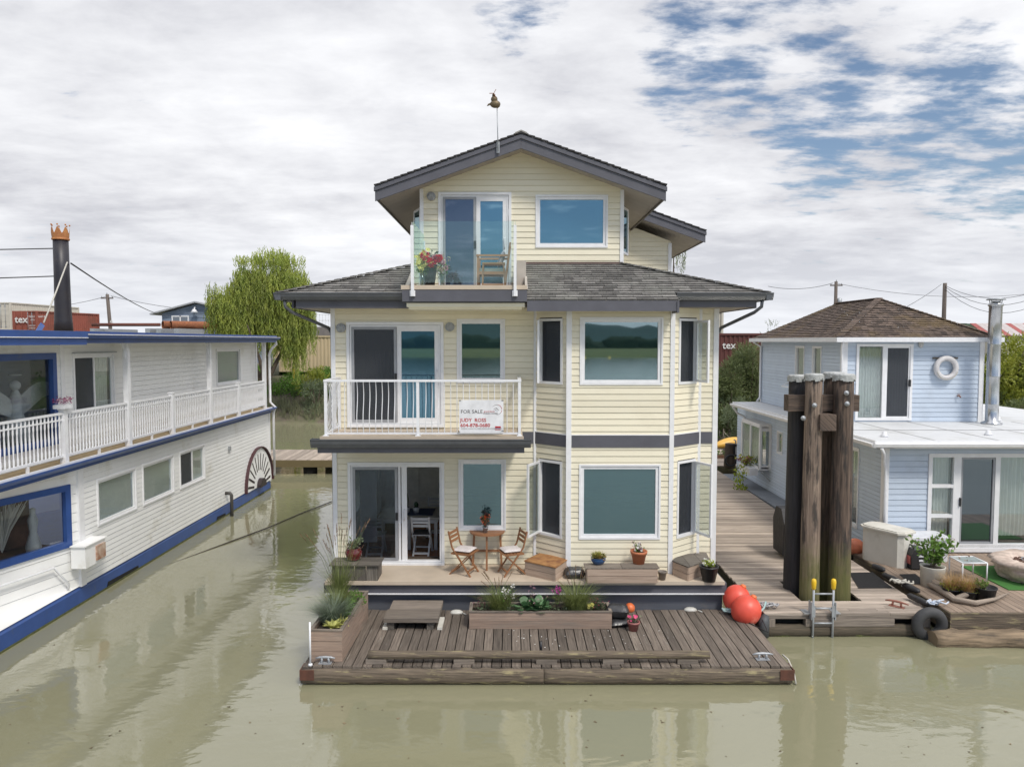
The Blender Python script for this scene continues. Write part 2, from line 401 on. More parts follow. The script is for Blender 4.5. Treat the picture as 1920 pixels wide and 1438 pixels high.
SHINDK = mat('dark_shingle_edge', (.05, .048, .05), .9, rnd=.3, scale=9)
DECKV = mat('tan_vinyl_deck', (.55, .46, .36), .6, (.48, .40, .31), scale=2.5, dirt=(.42, .35, .28), dscale=1.2, dlo=.55, dhi=.8)
HULL = mat('grey_painted_timber', (.115, .125, .15), .65, (.08, .085, .1), scale=2.2, stretch=(.4, 1, 2.2), bump=.2, dirt=(.16, .15, .14), dscale=2, dlo=.58, dhi=.72)
WOODW = mat('weathered_planks', (.28, .235, .19), .85, (.12, .10, .085), wood=True, scale=1.6, rnd=.22, bump=.5, bscale=3, dirt=(.14, .115, .09), dscale=1.1, dlo=.5, dhi=.72)
WOODD = mat('dark_wet_planks', (.195, .16, .13), .8, (.075, .06, .048), wood=True, scale=1.6, rnd=.36, bump=.5, bscale=3, dirt=(.27, .25, .22), dscale=3.2, dlo=.62, dhi=.74)
WOODP = mat('pale_walkway_planks', (.47, .395, .33), .85, (.22, .18, .145), wood=True, scale=1.5, rnd=.36, bump=.4, bscale=3, dirt=(.26, .22, .18), dscale=.8, dlo=.52, dhi=.75)
CEDAR = mat('raw_cedar_boards', (.47, .36, .28), .75, (.33, .24, .18), wood=True, scale=1.3, rnd=.12, bump=.25, bscale=3)
PLANTW = mat('planter_cedar', (.40, .29, .22), .8, (.25, .18, .14), wood=True, scale=1.5, rnd=.15, bump=.3, bscale=3, dirt=(.22, .19, .16), dscale=2, dlo=.5, dhi=.75)
TEAK = mat('oiled_teak', (.33, .155, .07), .5, (.22, .10, .045), wood=True, scale=1.2, rnd=.15)
OLDW = mat('old_grey_barn_wood', (.19, .17, .145), .9, (.07, .06, .05), wood=True, scale=1.6, rnd=.3, bump=.7, bscale=3, dirt=(.26, .25, .2), dscale=5, dlo=.6, dhi=.7)
TIMB = mat('mossy_float_timber', (.20, .155, .11), .85, (.055, .043, .032), wood=True, scale=1.3, rnd=.15, bump=.7, bscale=2.5, dirt=(.33, .28, .15), dscale=2.8, dlo=.54, dhi=.64)
PILE = mat('creosoted_pile_wood', (.20, .14, .105), .85, (.03, .025, .022), wood=True, scale=1.1, rnd=.2, bump=.9, bscale=2, dirt=(.05, .04, .035), dscale=1.5, dlo=.5, dhi=.62)
PILED = mat('tarred_black_pile', (.035, .032, .035), .7, (.015, .014, .014), wood=True, scale=1.1, bump=.7, bscale=2)
ALGAE = mat('green_algae', (.10, .11, .03), .9, (.05, .055, .02), scale=8, bump=.5)
RUSTW = mat('rusty_plate', (.42, .22, .08), .8, (.25, .11, .04), scale=5, dirt=(.15, .06, .03), dscale=6, bump=.3)
SOIL = mat('potting_soil', (.05, .038, .028), .95, scale=20, bump=.5)
BLK = mat('black_rubber', (.022, .022, .024), .6, scale=10, bump=.2)
BAG = mat('black_poly_bag', (.04, .04, .043), .32, scale=5, bump=.6, bscale=9)
BLUE = mat('boat_blue_paint', (.033, .085, .28), .4, (.025, .065, .22), scale=3, dirt=(.07, .10, .17), dscale=3, dlo=.58, dhi=.75)
WSIDE = mat('white_boat_siding', (.83, .83, .82), .5, (.77, .77, .755), scale=1.6, rnd=.025, dirt=(.50, .47, .37), dscale=1.1, dlo=.58, dhi=.82)
BSIDE = mat('pale_blue_siding', (.53, .605, .70), .55, (.49, .565, .67), scale=2, rnd=.05, dirt=(.42, .47, .53), dscale=1, dlo=.56, dhi=.85)
BSIDEG = BSIDE
MEMB = mat('white_roof_membrane', (.60, .61, .62), .6, (.52, .53, .54), scale=1.2, dirt=(.40, .40, .38), dscale=.8, dlo=.5, dhi=.75)
BSHIN = mat('brown_mossy_shingle', (.17, .125, .10), .9, (.085, .065, .055), scale=8, rnd=.5, bump=.5, bscale=50, dirt=(.17, .12, .06), dscale=.9, dlo=.5, dhi=.66)
STEEL = mat('galvanised_steel', (.55, .56, .57), .22, (.4, .41, .43), scale=4, metal=.9, stretch=(3, 3, .6))
GALV = mat('dull_galvanised', (.42, .44, .46), .5, scale=8, metal=.4)
RUST = mat('rust', (.30, .105, .04), .85, (.16, .06, .03), scale=8, bump=.3)
STACK = mat('black_stack_paint', (.018, .018, .028), .45, (.028, .025, .028), scale=6, dirt=(.07, .065, .06), dscale=3, dlo=.62, dhi=.78)
GOLD = mat('orange_rusty_crown', (.52, .24, .08), .6, (.34, .13, .05), scale=6, metal=.2)
RED = mat('coral_red_buoy', (.75, .10, .06), .42, (.62, .07, .045), scale=4, dirt=(.85, .25, .18), dscale=2.5, dlo=.52, dhi=.7)
ORNG = mat('orange_plastic', (.8, .19, .06), .45, scale=4)
ROPE = mat('pale_teal_rope', (.42, .57, .56), .8, (.3, .42, .42), scale=60, bump=.5)
ROPEW = mat('off_white_rope', (.6, .58, .52), .85, (.4, .38, .33), scale=60, bump=.5)
YEL = mat('yellow_plastic', (.82, .52, .02), .4, scale=5)
TERRA = mat('terracotta', (.50, .17, .08), .7, (.40, .13, .06), scale=5)
REDP = mat('oxblood_glaze', (.13, .015, .015), .15, scale=4, coat=.5)
BLUEP = mat('cobalt_glaze', (.02, .075, .20), .15, scale=4, coat=.5)
PINKP = mat('faded_rose_plastic', (.34, .13, .12), .5, scale=4)
GREYP = mat('taupe_plastic', (.20, .17, .145), .6, scale=4)
ZINC = mat('zinc_bucket', (.45, .47, .52), .35, scale=9, metal=.6)
LINEN = mat('off_white_cushion', (.66, .62, .60), .9, (.55, .50, .49), scale=14, bump=.3)
FIBR = mat('beige_fibreglass', (.70, .68, .62), .5, (.60, .58, .52), scale=2, dirt=(.40, .37, .31), dscale=2.5, dlo=.55, dhi=.8)
WPLAS = mat('white_plastic', (.78, .79, .82), .35, scale=3)
STONE = mat('cast_stone', (.62, .52, .44), .85, (.40, .31, .26), scale=7, rnd=.15, bump=.6, bscale=12)
DRIFT = mat('bleached_driftwood', (.38, .32, .26), .9, (.18, .14, .11), wood=True, scale=1.2, rnd=.15, bump=.8, bscale=2)
TURF = mat('green_artificial_turf', (.055, .19, .035), .95, scale=50, bump=.6)
CURT = mat('white_curtain', (.85, .84, .81), .9, (.7, .69, .66), scale=3)
BLIND = mat('grey_white_blind', (.66, .68, .67), .6, (.56, .58, .57), scale=5)
SCREEN = glass('insect_screen', (.5, .52, .55), .06, (.06, .065, .075), .42, (.75, .77, .8), .25)
DARKIN = mat('room_shade_paint', (.045, .045, .05), .9, scale=2)  # near-black colour stands in for the darkness of unlit rooms
G_SEA = glass('teal_mirror_glass', (.58, .75, .80), .30, (.02, .05, .055))
G_BAY = glass('bay_mirror_glass', (.58, .75, .80), .30, (.02, .05, .055), .5, (.4, .6, .6))
BULB = bpy.data.materials.new('warm_bulb'); BULB.use_nodes = True; bb_ = BULB.node_tree.nodes['Principled BSDF']; bb_.inputs['Emission Color'].default_value = (1, .35, .08, 1); bb_.inputs['Emission Strength'].default_value = 3.5
G_BLU = glass('blue_mirror_glass', (.42, .72, .92), .30, (.02, .06, .10))
G_DK = glass('dark_grey_glass', (.75, .82, .9), .22, (.025, .03, .035))
G_CLR = glass('clear_glass', (.9, .95, 1.0), .10, (.05, .06, .06), .95, (.82, .88, .88))
G_RAIL = glass('railing_glass', (.8, .95, .95), .035, (.3, .45, .43), .98, (.92, .97, .965))
G_GRY = glass('grey_window_glass', (.85, .9, .9), .14, (.12, .13, .13), .94, (.93, .96, .95))
LIT = mat('frosted_lamp_glass', (.5, .5, .48), .3, scale=6)
BRONZE = mat('aged_bronze', (.16, .12, .07), .5, scale=8, metal=.5)
CUSHB = mat('blue_print_cushion', (.12, .22, .32), .9, (.7, .6, .58), scale=11)
def flo(name, c, c2=None): return mat(name, c, .7, c2, scale=15, rnd=.18, trans=.2)
F_WHT = flo('white_petals', (.85, .83, .78)); F_YEL = flo('yellow_petals', (.85, .75, .22)); F_RED = flo('crimson_petals', (.85, .015, .07))
F_PNK = flo('pink_petals', (.75, .08, .22)); F_PUR = flo('purple_petals', (.28, .03, .14)); F_ORG = flo('orange_petals', (.9, .13, .02)); F_LPK = flo('pale_pink_petals', (.75, .42, .5))
F_DRK = mat('dark_red_foliage', (.06, .015, .01), .7, rnd=.4, trans=.2)
def leafm(name, c, c2, tr=.3): return mat(name, c, .55, c2, scale=1.5, rnd=.38, trans=tr)
L_WIL = leafm('willow_leaf', (.41, .45, .09), (.17, .24, .045)); L_BSH = leafm('olive_leaf', (.21, .25, .095), (.10, .135, .05))
L_GRN = leafm('fresh_green_leaf', (.17, .30, .05), (.08, .17, .03)); L_YG = leafm('yellow_green_leaf', (.34, .34, .045), (.18, .24, .03))
L_SAGE = leafm('sage_leaf', (.22, .26, .15), (.12, .17, .09)); L_HOS = leafm('hosta_leaf', (.12, .24, .10), (.06, .15, .06), .15)
L_BLU = leafm('blue_fescue_blade', (.20, .24, .17), (.13, .17, .12)); L_DRY = leafm('dry_grass_blade', (.46, .30, .13), (.33, .2, .08)); L_GRS = leafm('green_grass_blade', (.22, .25, .08), (.13, .17, .05))
L_SEED = leafm('russet_seed_heads', (.30, .18, .11), (.2, .12, .08)); L_DKG = leafm('dark_green_leaf', (.04, .09, .03), (.02, .05, .02))
L_MAR = leafm('marsh_grass', (.22, .22, .10), (.16, .15, .08)); L_LIM = leafm('lime_leaf', (.38, .42, .05), (.22, .32, .04))
BARK = mat('bark', (.12, .09, .065), .9, (.06, .045, .035), scale=6, bump=.6)
# ---------------------------------------------------------------- plant makers
def rv(): 
    while 1:
        v = Vector((R.uniform(-1, 1), R.uniform(-1, 1), R.uniform(-1, 1)))
        if .05 < v.length < 1: return v
def leaf(mb, p, d, L, w, r=None, up=None):
    d = d.normalized(); q = d.cross(up if up is not None else rv()).normalized(); r = R.random() if r is None else r
    n = q.cross(d)*L*.12
    mb.poly([p, p+d*L*.5+q*w/2-n, p+d*L, p+d*L*.5-q*w/2-n], [(0, 0)]*4, r)
def leafball(mb, c, rx, ry, rz, n, L, w, shell=.5, r0=0, dirup=0.3):
    c = Vector(c)
    for _ in range(n):
        d = rv().normalized(); k = shell + (1-shell)*R.random()
        p = c + Vector((d.x*rx, d.y*ry, d.z*rz))*k
        leaf(mb, p, d + rv()*.9 + Vector((0, 0, dirup)), L*R.uniform(.6, 1.3), w*R.uniform(.7, 1.2), min(1, max(0, R.random()*.6+.2+.25*d.z+r0)))
def blades(mb, c, r, h, n, w=.006, lean=.5, seg=3, r0=0):
    c = Vector(c)
    for _ in range(n):
        a = R.uniform(0, 6.283); q = R.random(); b = Vector((math.cos(a), math.sin(a), 0)); p = c + b*r*.35*q
        hh = h*R.uniform(.6, 1.1); ln = lean*R.uniform(.3, 1.1)*hh; s_ = Vector((-b.y, b.x, 0))*w; pr = None; rr = R.random()
        for k in range(seg+1):
            t = k/seg; z = hh*(t-.28*ln/hh*t*t*1.5); x = ln*t**1.9; c_ = p + b*x + Vector((0, 0, z)); ww = s_*(1-t*.9)
            cur = (c_-ww, c_+ww)
            if pr: mb.poly([pr[0], pr[1], cur[1], cur[0]], [(0, 0)]*4, rr)
            pr = cur
def flower(mb, p, r, nrm=None, k=6, mi=0, mc=None):
    p = Vector(p); n = (nrm if nrm is not None else Vector((R.uniform(-.6, .6), -1, R.uniform(.1, 1)))).normalized()
    a = n.cross(Vector((0, 0, 1)) if abs(n.z) < .9 else Vector((1, 0, 0))).normalized(); b = n.cross(a); m0 = mb.m; mb.m = mi; rr = R.random()
    for j in range(k):
        t = 2*math.pi*j/k; d = a*math.cos(t)+b*math.sin(t); s_ = (a*-math.sin(t)+b*math.cos(t))*r*.42
        mb.poly([p, p+d*r*.6+s_-n*r*-.1, p+d*r+n*r*.15, p+d*r*.6-s_-n*r*-.1], [(0, 0)]*4, rr)
    if mc is not None: mb.m = mc; mb.ball(p+n*r*.1, r*.22, n=6, m=4)
    mb.m = m0
def bloom(mb, c, r, n=40, mi=0):       # full, many-petalled head
    c = Vector(c); m0 = mb.m; mb.m = mi
    for _ in range(n):
        d = rv().normalized(); leaf(mb, c+d*r*.45, d+rv()*.5, r*.7, r*.55)
    mb.m = m0
def letters(body, size, M, mat_, parent, name='lettering', ext=.002, align='LEFT', bold=0.0, xs=1.0):
    cu = bpy.data.curves.new(name, 'FONT'); cu.body = body; cu.size = size; cu.extrude = ext; cu.align_x = align; cu.offset = bold; cu.resolution_u = 2
    tmp = bpy.data.objects.new(name, cu); COL.objects.link(tmp); dg = bpy.context.evaluated_depsgraph_get(); dg.update()
    me = bpy.data.meshes.new_from_object(tmp.evaluated_get(dg)); bpy.data.objects.remove(tmp)
    me.transform(M @ Matrix.Diagonal((xs, 1, 1, 1))); me.materials.clear(); me.materials.append(mat_)
    o = bpy.data.objects.new(name, me); COL.objects.link(o); WM[o.name] = Matrix.Identity(4)
    if parent is not None: adopt(o, parent)
    return o
def TXT(F, a, b, c): return F @ Matrix.Translation((a, b, c)) @ Matrix.Rotation(math.pi/2, 4, 'X')   # text lying on a wall frame, facing out
# ---------------------------------------------------------------- window makers
def frame_ring(mb, a0, a1, c0, c1, w, b0, b1):
    mb.box(a0, a1, b0, b1, c1-w, c1); mb.box(a0, a1, b0, b1, c0, c0+w)
    mb.box(a0, a0+w, b0, b1, c0+w, c1-w); mb.box(a1-w, a1, b0, b1, c0+w, c1-w)
def pane(F, a0, a1, c0, c1, b, m, parent, name='pane', label=None):
    mb = MB(F); mb.box(a0, a1, b, b+.008, c0, c1); o = mb.build(name, m, parent)
    if label: o['label'] = label
    return o
def window(F, a0, a1, c0, c1, gm, parent, name='window', trim=.07, sash=.06, proud=.03, fm=None, mull=None, label=None, sill=False):
    fm = fm or WHITE
    mb = MB(F); frame_ring(mb, a0, a1, c0, c1, trim*.55, -proud, .07)
    i = trim*.55; frame_ring(mb, a0+i+.002, a1-i-.002, c0+i+.002, c1-i-.002, sash, -.004, .05)
    if mull:
        for q in mull: mb.box(q-.02, q+.02, -.006, .05, c0+i+sash, c1-i-sash)
    w = mb.build(name, fm, parent)
    if label: w['label'] = label
    k = i+sash-.005
    pane(F, a0+k, a1-k, c0+k, c1-k, .03, gm, w)
    return w
def slats(F, a0, a1, c0, c1, b, m, parent, name='blind', step=.035, vert=False, label=None):
    mb = MB(F); x = a0 if vert else c0; e1 = a1 if vert else c1
    while x < e1:
        if vert: mb.poly([(x, b, c0), (x+step*.8, b+.03, c0), (x+step*.8, b+.03, c1), (x, b, c1)])
        else: mb.poly([(a0, b, x), (a1, b, x), (a1, b+.02, x+step*.8), (a0, b+.02, x+step*.8)])
        x += step
    mb.box(a0, a1, b+.045, b+.05, c0, c1)
    return mb.build(name, m, parent, label=label)
def curtain(F, a0, a1, c0, c1, b, m, parent, name='curtain', wav=.09, amp=.03):
    mb = MB(F); n = max(8, int((a1-a0)/wav*8)); mb.smooth = True; pr = None
    for k in range(n+1):
        a = a0+(a1-a0)*k/n; y = b+amp*math.sin(2*math.pi*a/wav+math.sin(a*9))
        i = mb.raw([(a, y, c0), (a, y+.01*math.sin(a*31), c1)])
        if pr is not None: mb.face((pr, i, i+1, pr+1), None, .5)
        pr = i
    return mb.build(name, m, parent, fix=False)
# ================================================================== setting: water, banks, hills
def water_mat():
    m = bpy.data.materials.new('muddy_water'); m.use_nodes = True; t = m.node_tree; b = t.nodes['Principled BSDF']; L = t.links.new
    tcn = t.nodes.new('ShaderNodeTexCoord')
    n1 = t.nodes.new('ShaderNodeTexNoise'); n1.inputs['Scale'].default_value = .12; n1.inputs['Detail'].default_value = 5; L(tcn.outputs['Object'], n1.inputs['Vector'])
    mx_ = t.nodes.new('ShaderNodeMix'); mx_.data_type = 'RGBA'; L(n1.outputs['Fac'], mx_.inputs[0])
    mx_.inputs[6].default_value = (.25, .24, .152, 1); mx_.inputs[7].default_value = (.215, .21, .132, 1); L(mx_.outputs[2], b.inputs['Base Color'])
    b.inputs['Roughness'].default_value = .035; b.inputs['IOR'].default_value = 1.9; b.inputs['Specular IOR Level'].default_value = .6
    def nz(sc, det, st, dist=0):
        mp = t.nodes.new('ShaderNodeMapping'); mp.inputs['Scale'].default_value = st; L(tcn.outputs['Object'], mp.inputs[0])
        n = t.nodes.new('ShaderNodeTexNoise'); n.inputs['Scale'].default_value = sc; n.inputs['Detail'].default_value = det; n.inputs['Distortion'].default_value = dist
        L(mp.outputs[0], n.inputs['Vector']); return n.outputs['Fac']
    def mth(op, a, c):
        n = t.nodes.new('ShaderNodeMath'); n.operation = op
        for i, v in enumerate((a, c)):
            if isinstance(v, (int, float)): n.inputs[i].default_value = v
            else: L(v, n.inputs[i])
        return n.outputs[0]
    h = mth('ADD', mth('MULTIPLY', nz(.75, 3, (1, 1.3, 1), .6), .8), mth('MULTIPLY', nz(3.2, 3, (.8, 1.4, 1), .4), .22))
    h = mth('ADD', h, mth('MULTIPLY', mth('MULTIPLY', nz(11, 2, (.6, 1.5, 1), .3), .03), nz(.18, 2, (1, 1, 1))))
    bp = t.nodes.new('ShaderNodeBump'); bp.inputs['Strength'].default_value = .19; bp.inputs['Distance'].default_value = .09
    L(h, bp.inputs['Height']); L(bp.outputs[0], b.inputs['Normal']); return m
mb = MB(); mb.poly([(-1500, -1500, 0), (1500, -1500, 0), (1500, 2500, 0), (-1500, 2500, 0)]); mb.build('water', water_mat(), kind='structure')
EARTH = mat('muddy_bank_earth', (.17, .135, .10), .95, (.09, .075, .06), scale=.9, bump=.8, bscale=4, dirt=(.10, .13, .045), dscale=.35, dlo=.42, dhi=.6)
GRASSG = mat('far_grass_ground', (.13, .15, .06), .95, (.2, .17, .1), scale=.15)
def shore(x):          # waterline y of the bank behind the houses
    pts = [(-1500, 75), (-60, 62), (-22, 53), (-12, 51), (-3, 49), (6, 40), (13, 36.5), (22, 35), (60, 33), (1500, 20)]
    for (x0, y0), (x1, y1) in zip(pts, pts[1:]):
        if x <= x1: return y0+(y1-y0)*(x-x0)/(x1-x0)
    return 20
mb = MB(); mb.smooth = True; xs = [-1500, -500, -200, -100] + [-60+k*1.5 for k in range(81)] + [100, 200, 500, 1500]; rows = []
for x in xs:
    y0 = shore(x); col_ = []
    for (d, z) in ((-2.5, -.6), (0, 0), (.7, .55), (1.6, 1.1), (2.8, 1.9), (4.2, 2.8), (5.6, 3.15), (9, 3.2), (30, 3.2), (2000, 3.2)):
        q = noise.noise(Vector((x*.35, d*.8, 2))) if abs(x) < 61 and 0 < d < 9 else 0
        col_.append((x, y0+d+q*.7, z+q*.35*(z > 0)))
    rows.append(mb.raw(col_))
for a, b in zip(rows, rows[1:]):
    for j in range(9): mb.face((a+j, b+j, b+j+1, a+j+1), None, .5)
mb.build('river_bank', EARTH, kind='structure')
# the opposite bank, behind the viewpoint (seen mirrored in the window panes)
mb = MB(); mb.smooth = True; rows = []
for k in range(61):
    x = -600+k*20
    q = noise.noise(Vector((x*.01, 1, 0)))
    rows.append(mb.raw([(x, -240+10*q, -.3), (x, -243+10*q, .5), (x, -330, 1.2), (x, -900, 2.0)]))
for a, b in zip(rows, rows[1:]):
    for j in range(3): mb.face((a+j, b+j, b+j+1, a+j+1), None, .5)
mb.build('marsh_bank', mat('marsh_reed_ground', (.24, .24, .08), .95, (.15, .17, .06), scale=.2), kind='structure')
mb = MB()
for k in range(90):
    x = -330+k*7.4+R.uniform(-3, 3); mb.ball((x*1.6, -420+R.uniform(-8, 8), 1), R.uniform(9, 14), 6, R.uniform(3.5, 8.5), n=10, m=6, ns=.5, nf=3)
o = mb.build('far_tree_belt', mat('far_tree_foliage', (.035, .06, .03), .9, (.02, .04, .02), scale=.4), kind='stuff', label='dark belt of trees on the far marsh shore'); 
mb = MB(); mb.smooth = True; rows = []
for k in range(121):
    x = -1200+k*20; h = 22+24*math.exp(-((x+120)/170)**2)+10*noise.noise(Vector((x*.006, 0, 5)))+8*noise.noise(Vector((x*.03, 0, 1)))
    rows.append(mb.raw([(x, -760, 0), (x, -900, h*.8), (x, -960, h), (x, -1100, 0)]))
for a, b in zip(rows, rows[1:]):
    for j in range(3): mb.face((a+j, b+j, b+j+1, a+j+1), None, .5)
mb.build('hills', mat('blue_distant_hills', (.07, .12, .12), 1, scale=.01), kind='structure')

# ================================================================== the cream three-storey floating house
Y0, YB, YT = 15.5, 14.9, 16.5           # main facade, bay front, top-storey facade
XL, XR = -3.72, 4.25; DZ = .90          # side walls; porch deck height
DA = 5.6 - 4.69
house = thing('floating_house', 'cream three-storey floating house with charcoal trim and a grey shingle roof in the centre', 'house', (0, 19, 0))
# hull
mb = MB(); mb.box(-3.62, 4.17, 14.55, 24, -.3, .62); mb.build('hull', HULL, house)
mb = MB(); mb.box(-3.70, 4.22, 14.43, 24.1, .66, .86); mb.build('rim_board', CHAR, house)
mb = MB(); mb.box(-3.66, 4.19, 14.40, 14.43, .64, .66); mb.box(-3.66, 4.2, 14.43, 14.55, .635, .655); mb.build('flashing', WHITE, house)
mb = MB(); mb.box(-3.66, 4.16, 14.37, 15.58, .86, DA); mb.box(-3.665, 4.165, 14.358, 14.37, .845, DA+.004); mb.build('porch_floor', DECKV, house)
# openings measured on the facade
d1 = RY(654.5, 866.5, 832.8, 1059, Y0); d2 = RY(652, 604, 831.7, 800.6, Y0); w1 = RY(860, 861, 948.8, 994, Y0); w2 = RY(857, 598, 947, 718, Y0)
F0 = FR((0, Y0, 0), (1, 0, 0)); BX0, BX1 = .48, 3.9
mb = MB(F0)
h0 = lambda r: (r[0]+.02, r[1]-.02, r[2]+.02, r[3]-.02)
siding(mb, [(XL, DA), (BX0, DA), (BX0, 6.3), (XL, 6.3)], [h0(d1), h0(d2), h0(w1), h0(w2)], c0=DA)
siding(mb, [(BX1, DA), (XR, DA), (XR, 6.3), (BX1, 6.3)], c0=DA)
for s_, o_, L in (((0, -1, 0), (XL, 24, 0), 8.5), ((0, 1, 0), (XR, Y0, 0), 8.5)):
    mb.T = FR(o_, s_); siding(mb, [(0, DA-.1), (L, DA-.1), (L, 6.3), (0, 6.3)], [(5.6, 7.9, 1.5, 3.0), (3.9, 5.3, 1.5, 3.0)] if s_[1] < 0 else (), c0=DA)
mb.T = FR((XR, 24, 0), (-1, 0, 0)); siding(mb, [(0, DA), (XR-XL, DA), (XR-XL, 6.3), (0, 6.3)], c0=DA)
mb.build('wall', CREAM, house)
# bay
BF0, BF1 = 1.13, 3.20
FB = FR((0, YB, 0), (1, 0, 0)); FBL = FR((BX0, Y0, 0), (BF0-BX0, YB-Y0, 0)); FBRR = FR((BF1, YB, 0), (BX1-BF1, Y0-YB, 0))
LL = math.hypot(BF0-BX0, Y0-YB); LR = math.hypot(BX1-BF1, Y0-YB)
b2 = RY(1086.8, 594.7, 1243.8, 721.7, YB); b1 = RY(1085, 870, 1239, 1010.5, YB)
lw = (LL*.13, LL*.84); rw = (LR*.2, LR*.86)
mb = MB(FB); siding(mb, [(BF0, DA), (BF1, DA), (BF1, 6.3), (BF0, 6.3)], [h0(b1), h0(b2)], c0=DA)
mb.T = FBL; siding(mb, [(0, DA), (LL, DA), (LL, 6.3), (0, 6.3)], [(lw[0]+.02, lw[1]-.02, b1[2], b1[3]+.05), (lw[0]+.02, lw[1]-.02, b2[2], b2[3])], c0=DA)
mb.T = FBRR; siding(mb, [(0, DA), (LR, DA), (LR, 6.3), (0, 6.3)], [(rw[0]+.02, rw[1]-.02, b1[2], b1[3]+.05), (rw[0]+.02, rw[1]-.02, b2[2], b2[3])], c0=DA)
mb.build('bay_wall', CREAM, house)
# corner and bay trims
mb = MB()
mb.box(XL-.03, XL+.06, Y0-.03, Y0+.05, DA, 6.28); mb.box(XR-.075, XR+.03, Y0-.03, Y0+.05, DA, 6.28)
for x in (BX0, BX1): mb.box(x-.03, x+.03, Y0-.035, Y0-.018, DA, 6.26)
for x, s_ in ((BF0, 1), (BF1, -1)): mb.box(x-.045, x+.06 if s_ > 0 else x+.045, YB-.03, YB+.06, DA, 6.26)
mb.build('corner_trim', WHITE, house)
zb1, zb0 = PY(1160, 816, YB).z, PY(1160, 838.5, YB).z
mb = MB(F0); mb.box(.15, BX0-.03, -.032, 0, zb0, zb1); mb.box(BX1+.03, XR-.075, -.032, 0, zb0, zb1)
mb.T = FB; mb.box(BF0+.06, BF1-.045, -.028, 0, zb0, zb1)
mb.T = FBL; mb.box(.02, LL-.04, -.026, 0, zb0, zb1); mb.T = FBRR; mb.box(.05, LR-.02, -.026, 0, zb0, zb1)
mb.build('band_board', CHAR, house)
mb = MB(FB); mb.box(BF0+.06, BF1-.045, -.034, 0, zb1, zb1+.018); mb.T = FBL; mb.box(.02, LL-.04, -.03, 0, zb1, zb1+.018); mb.T = FBRR; mb.box(.05, LR-.02, -.03, 0, zb1, zb1+.018)
mb.build('band_flashing', WHITE, house)
window(FB, *b2, G_BAY, house, label='upper bay window'); window(FB, *b1, G_SEA, house)
window(F0, *w2, G_SEA, house); window(F0, *w1, G_SEA, house)
def bay_side(F, a, zz_, hinge_left, ang, nm='casement_window'):
    mb = MB(F); frame_ring(mb, a[0], a[1], zz_[0], zz_[1], .05, -.03, .07); w = mb.build(nm, WHITE, house)
    pane(F, a[0]+.05, a[1]-.05, zz_[0]+.05, zz_[1]-.05, .04, SCREEN, w, 'screen')
    x = a[0]+.03 if hinge_left else a[1]-.03; wd = (a[1]-a[0]-.08)
    Fs = F @ Matrix.Translation((x, -.03, 0)) @ Matrix.Rotation(-ang if hinge_left else math.pi+ang, 4, 'Z')
    mb = MB(Fs); frame_ring(mb, 0, wd, zz_[0]+.04, zz_[1]-.04, .045, -.02, .02); s_ = mb.build('open_sash', WHITE, w)
    pane(Fs, .045, wd-.045, zz_[0]+.085, zz_[1]-.085, 0, G_GRY, w, 'sash_pane')
bay_side(FBL, lw, (b2[2], b2[3]-.02), True, math.radians(52)); bay_side(FBL, lw, (b1[2]-.02, b1[3]+.03), True, math.radians(75))
bay_side(FBRR, rw, (b2[2], b2[3]-.02), False, math.radians(62)); bay_side(FBRR, rw, (b1[2]-.02, b1[3]+.03), False, math.radians(75))
# sliding doors
def slider(F, r, open_=False, gm=G_DK, gr=G_BLU, deckz=None):
    a0, a1, c0, c1 = r; mid = a0+(a1-a0)*.515
    mb = MB(F); frame_ring(mb, a0, a1, c0, c1, .06, -.035, .08); frame_ring(mb, a0+.065, a1-.065, c0+.065, c1-.065, .035, -.01, .08)
    mb.box(a0, a1, -.07, -.035, c0, c0+.05); D = mb.build('sliding_door', WHITE, house)
    k = .10
    mb = MB(F); frame_ring(mb, a0+k, mid, c0+k, c1-k, .055, -.022, .015); sc = mb.build('screen_panel', mat('grey_screen_frame', (.36, .37, .39), .5) if 'grey_screen_frame' not in MT else MT['grey_screen_frame'], D)
    pane(F, a0+k+.055, mid-.055, c0+k+.055, c1-k-.055, -.004, gm, D, 'screen_pane')
    mb = MB(F); mb.box(mid-.045, mid+.005, -.05, -.022, (c0+c1)/2-.13, (c0+c1)/2+.03); mb.build('latch', BLK, D)
    if open_:
        mb = MB(F); mb.box(mid+.01, mid+.06, .0, .04, c0+k, c1-k); mb.box(mid+.08, mid+.19, .01, .05, c0+k, c1-k); mb.build('door_stile', WHITE, D)
        hx = mid+.14
    else:
        mb = MB(F); frame_ring(mb, mid+.005, a1-k, c0+k, c1-k, .09, .0, .05); mb.build('door_panel', WHITE, D)
        pane(F, mid+.09, a1-k-.085, c0+k+.085, c1-k-.085, .02, gr, D, 'door_pane'); hx = a1-k-.05
    mb = MB(F); mb.tube([(hx, .0, (c0+c1)/2-.14), (hx, -.045, (c0+c1)/2-.1), (hx, -.045, (c0+c1)/2+.06), (hx, .0, (c0+c1)/2+.1)], .012, 6); mb.build('handle', WPLAS, D)
    return D
G_CAFE = glass('porch_screen_glass', (.6, .65, .7), .07, (.04, .045, .05), .84, (.7, .72, .75), .05)
slider(F0, d1, True, G_CAFE); slider(F0, d2, False, SCREEN, G_BLU)
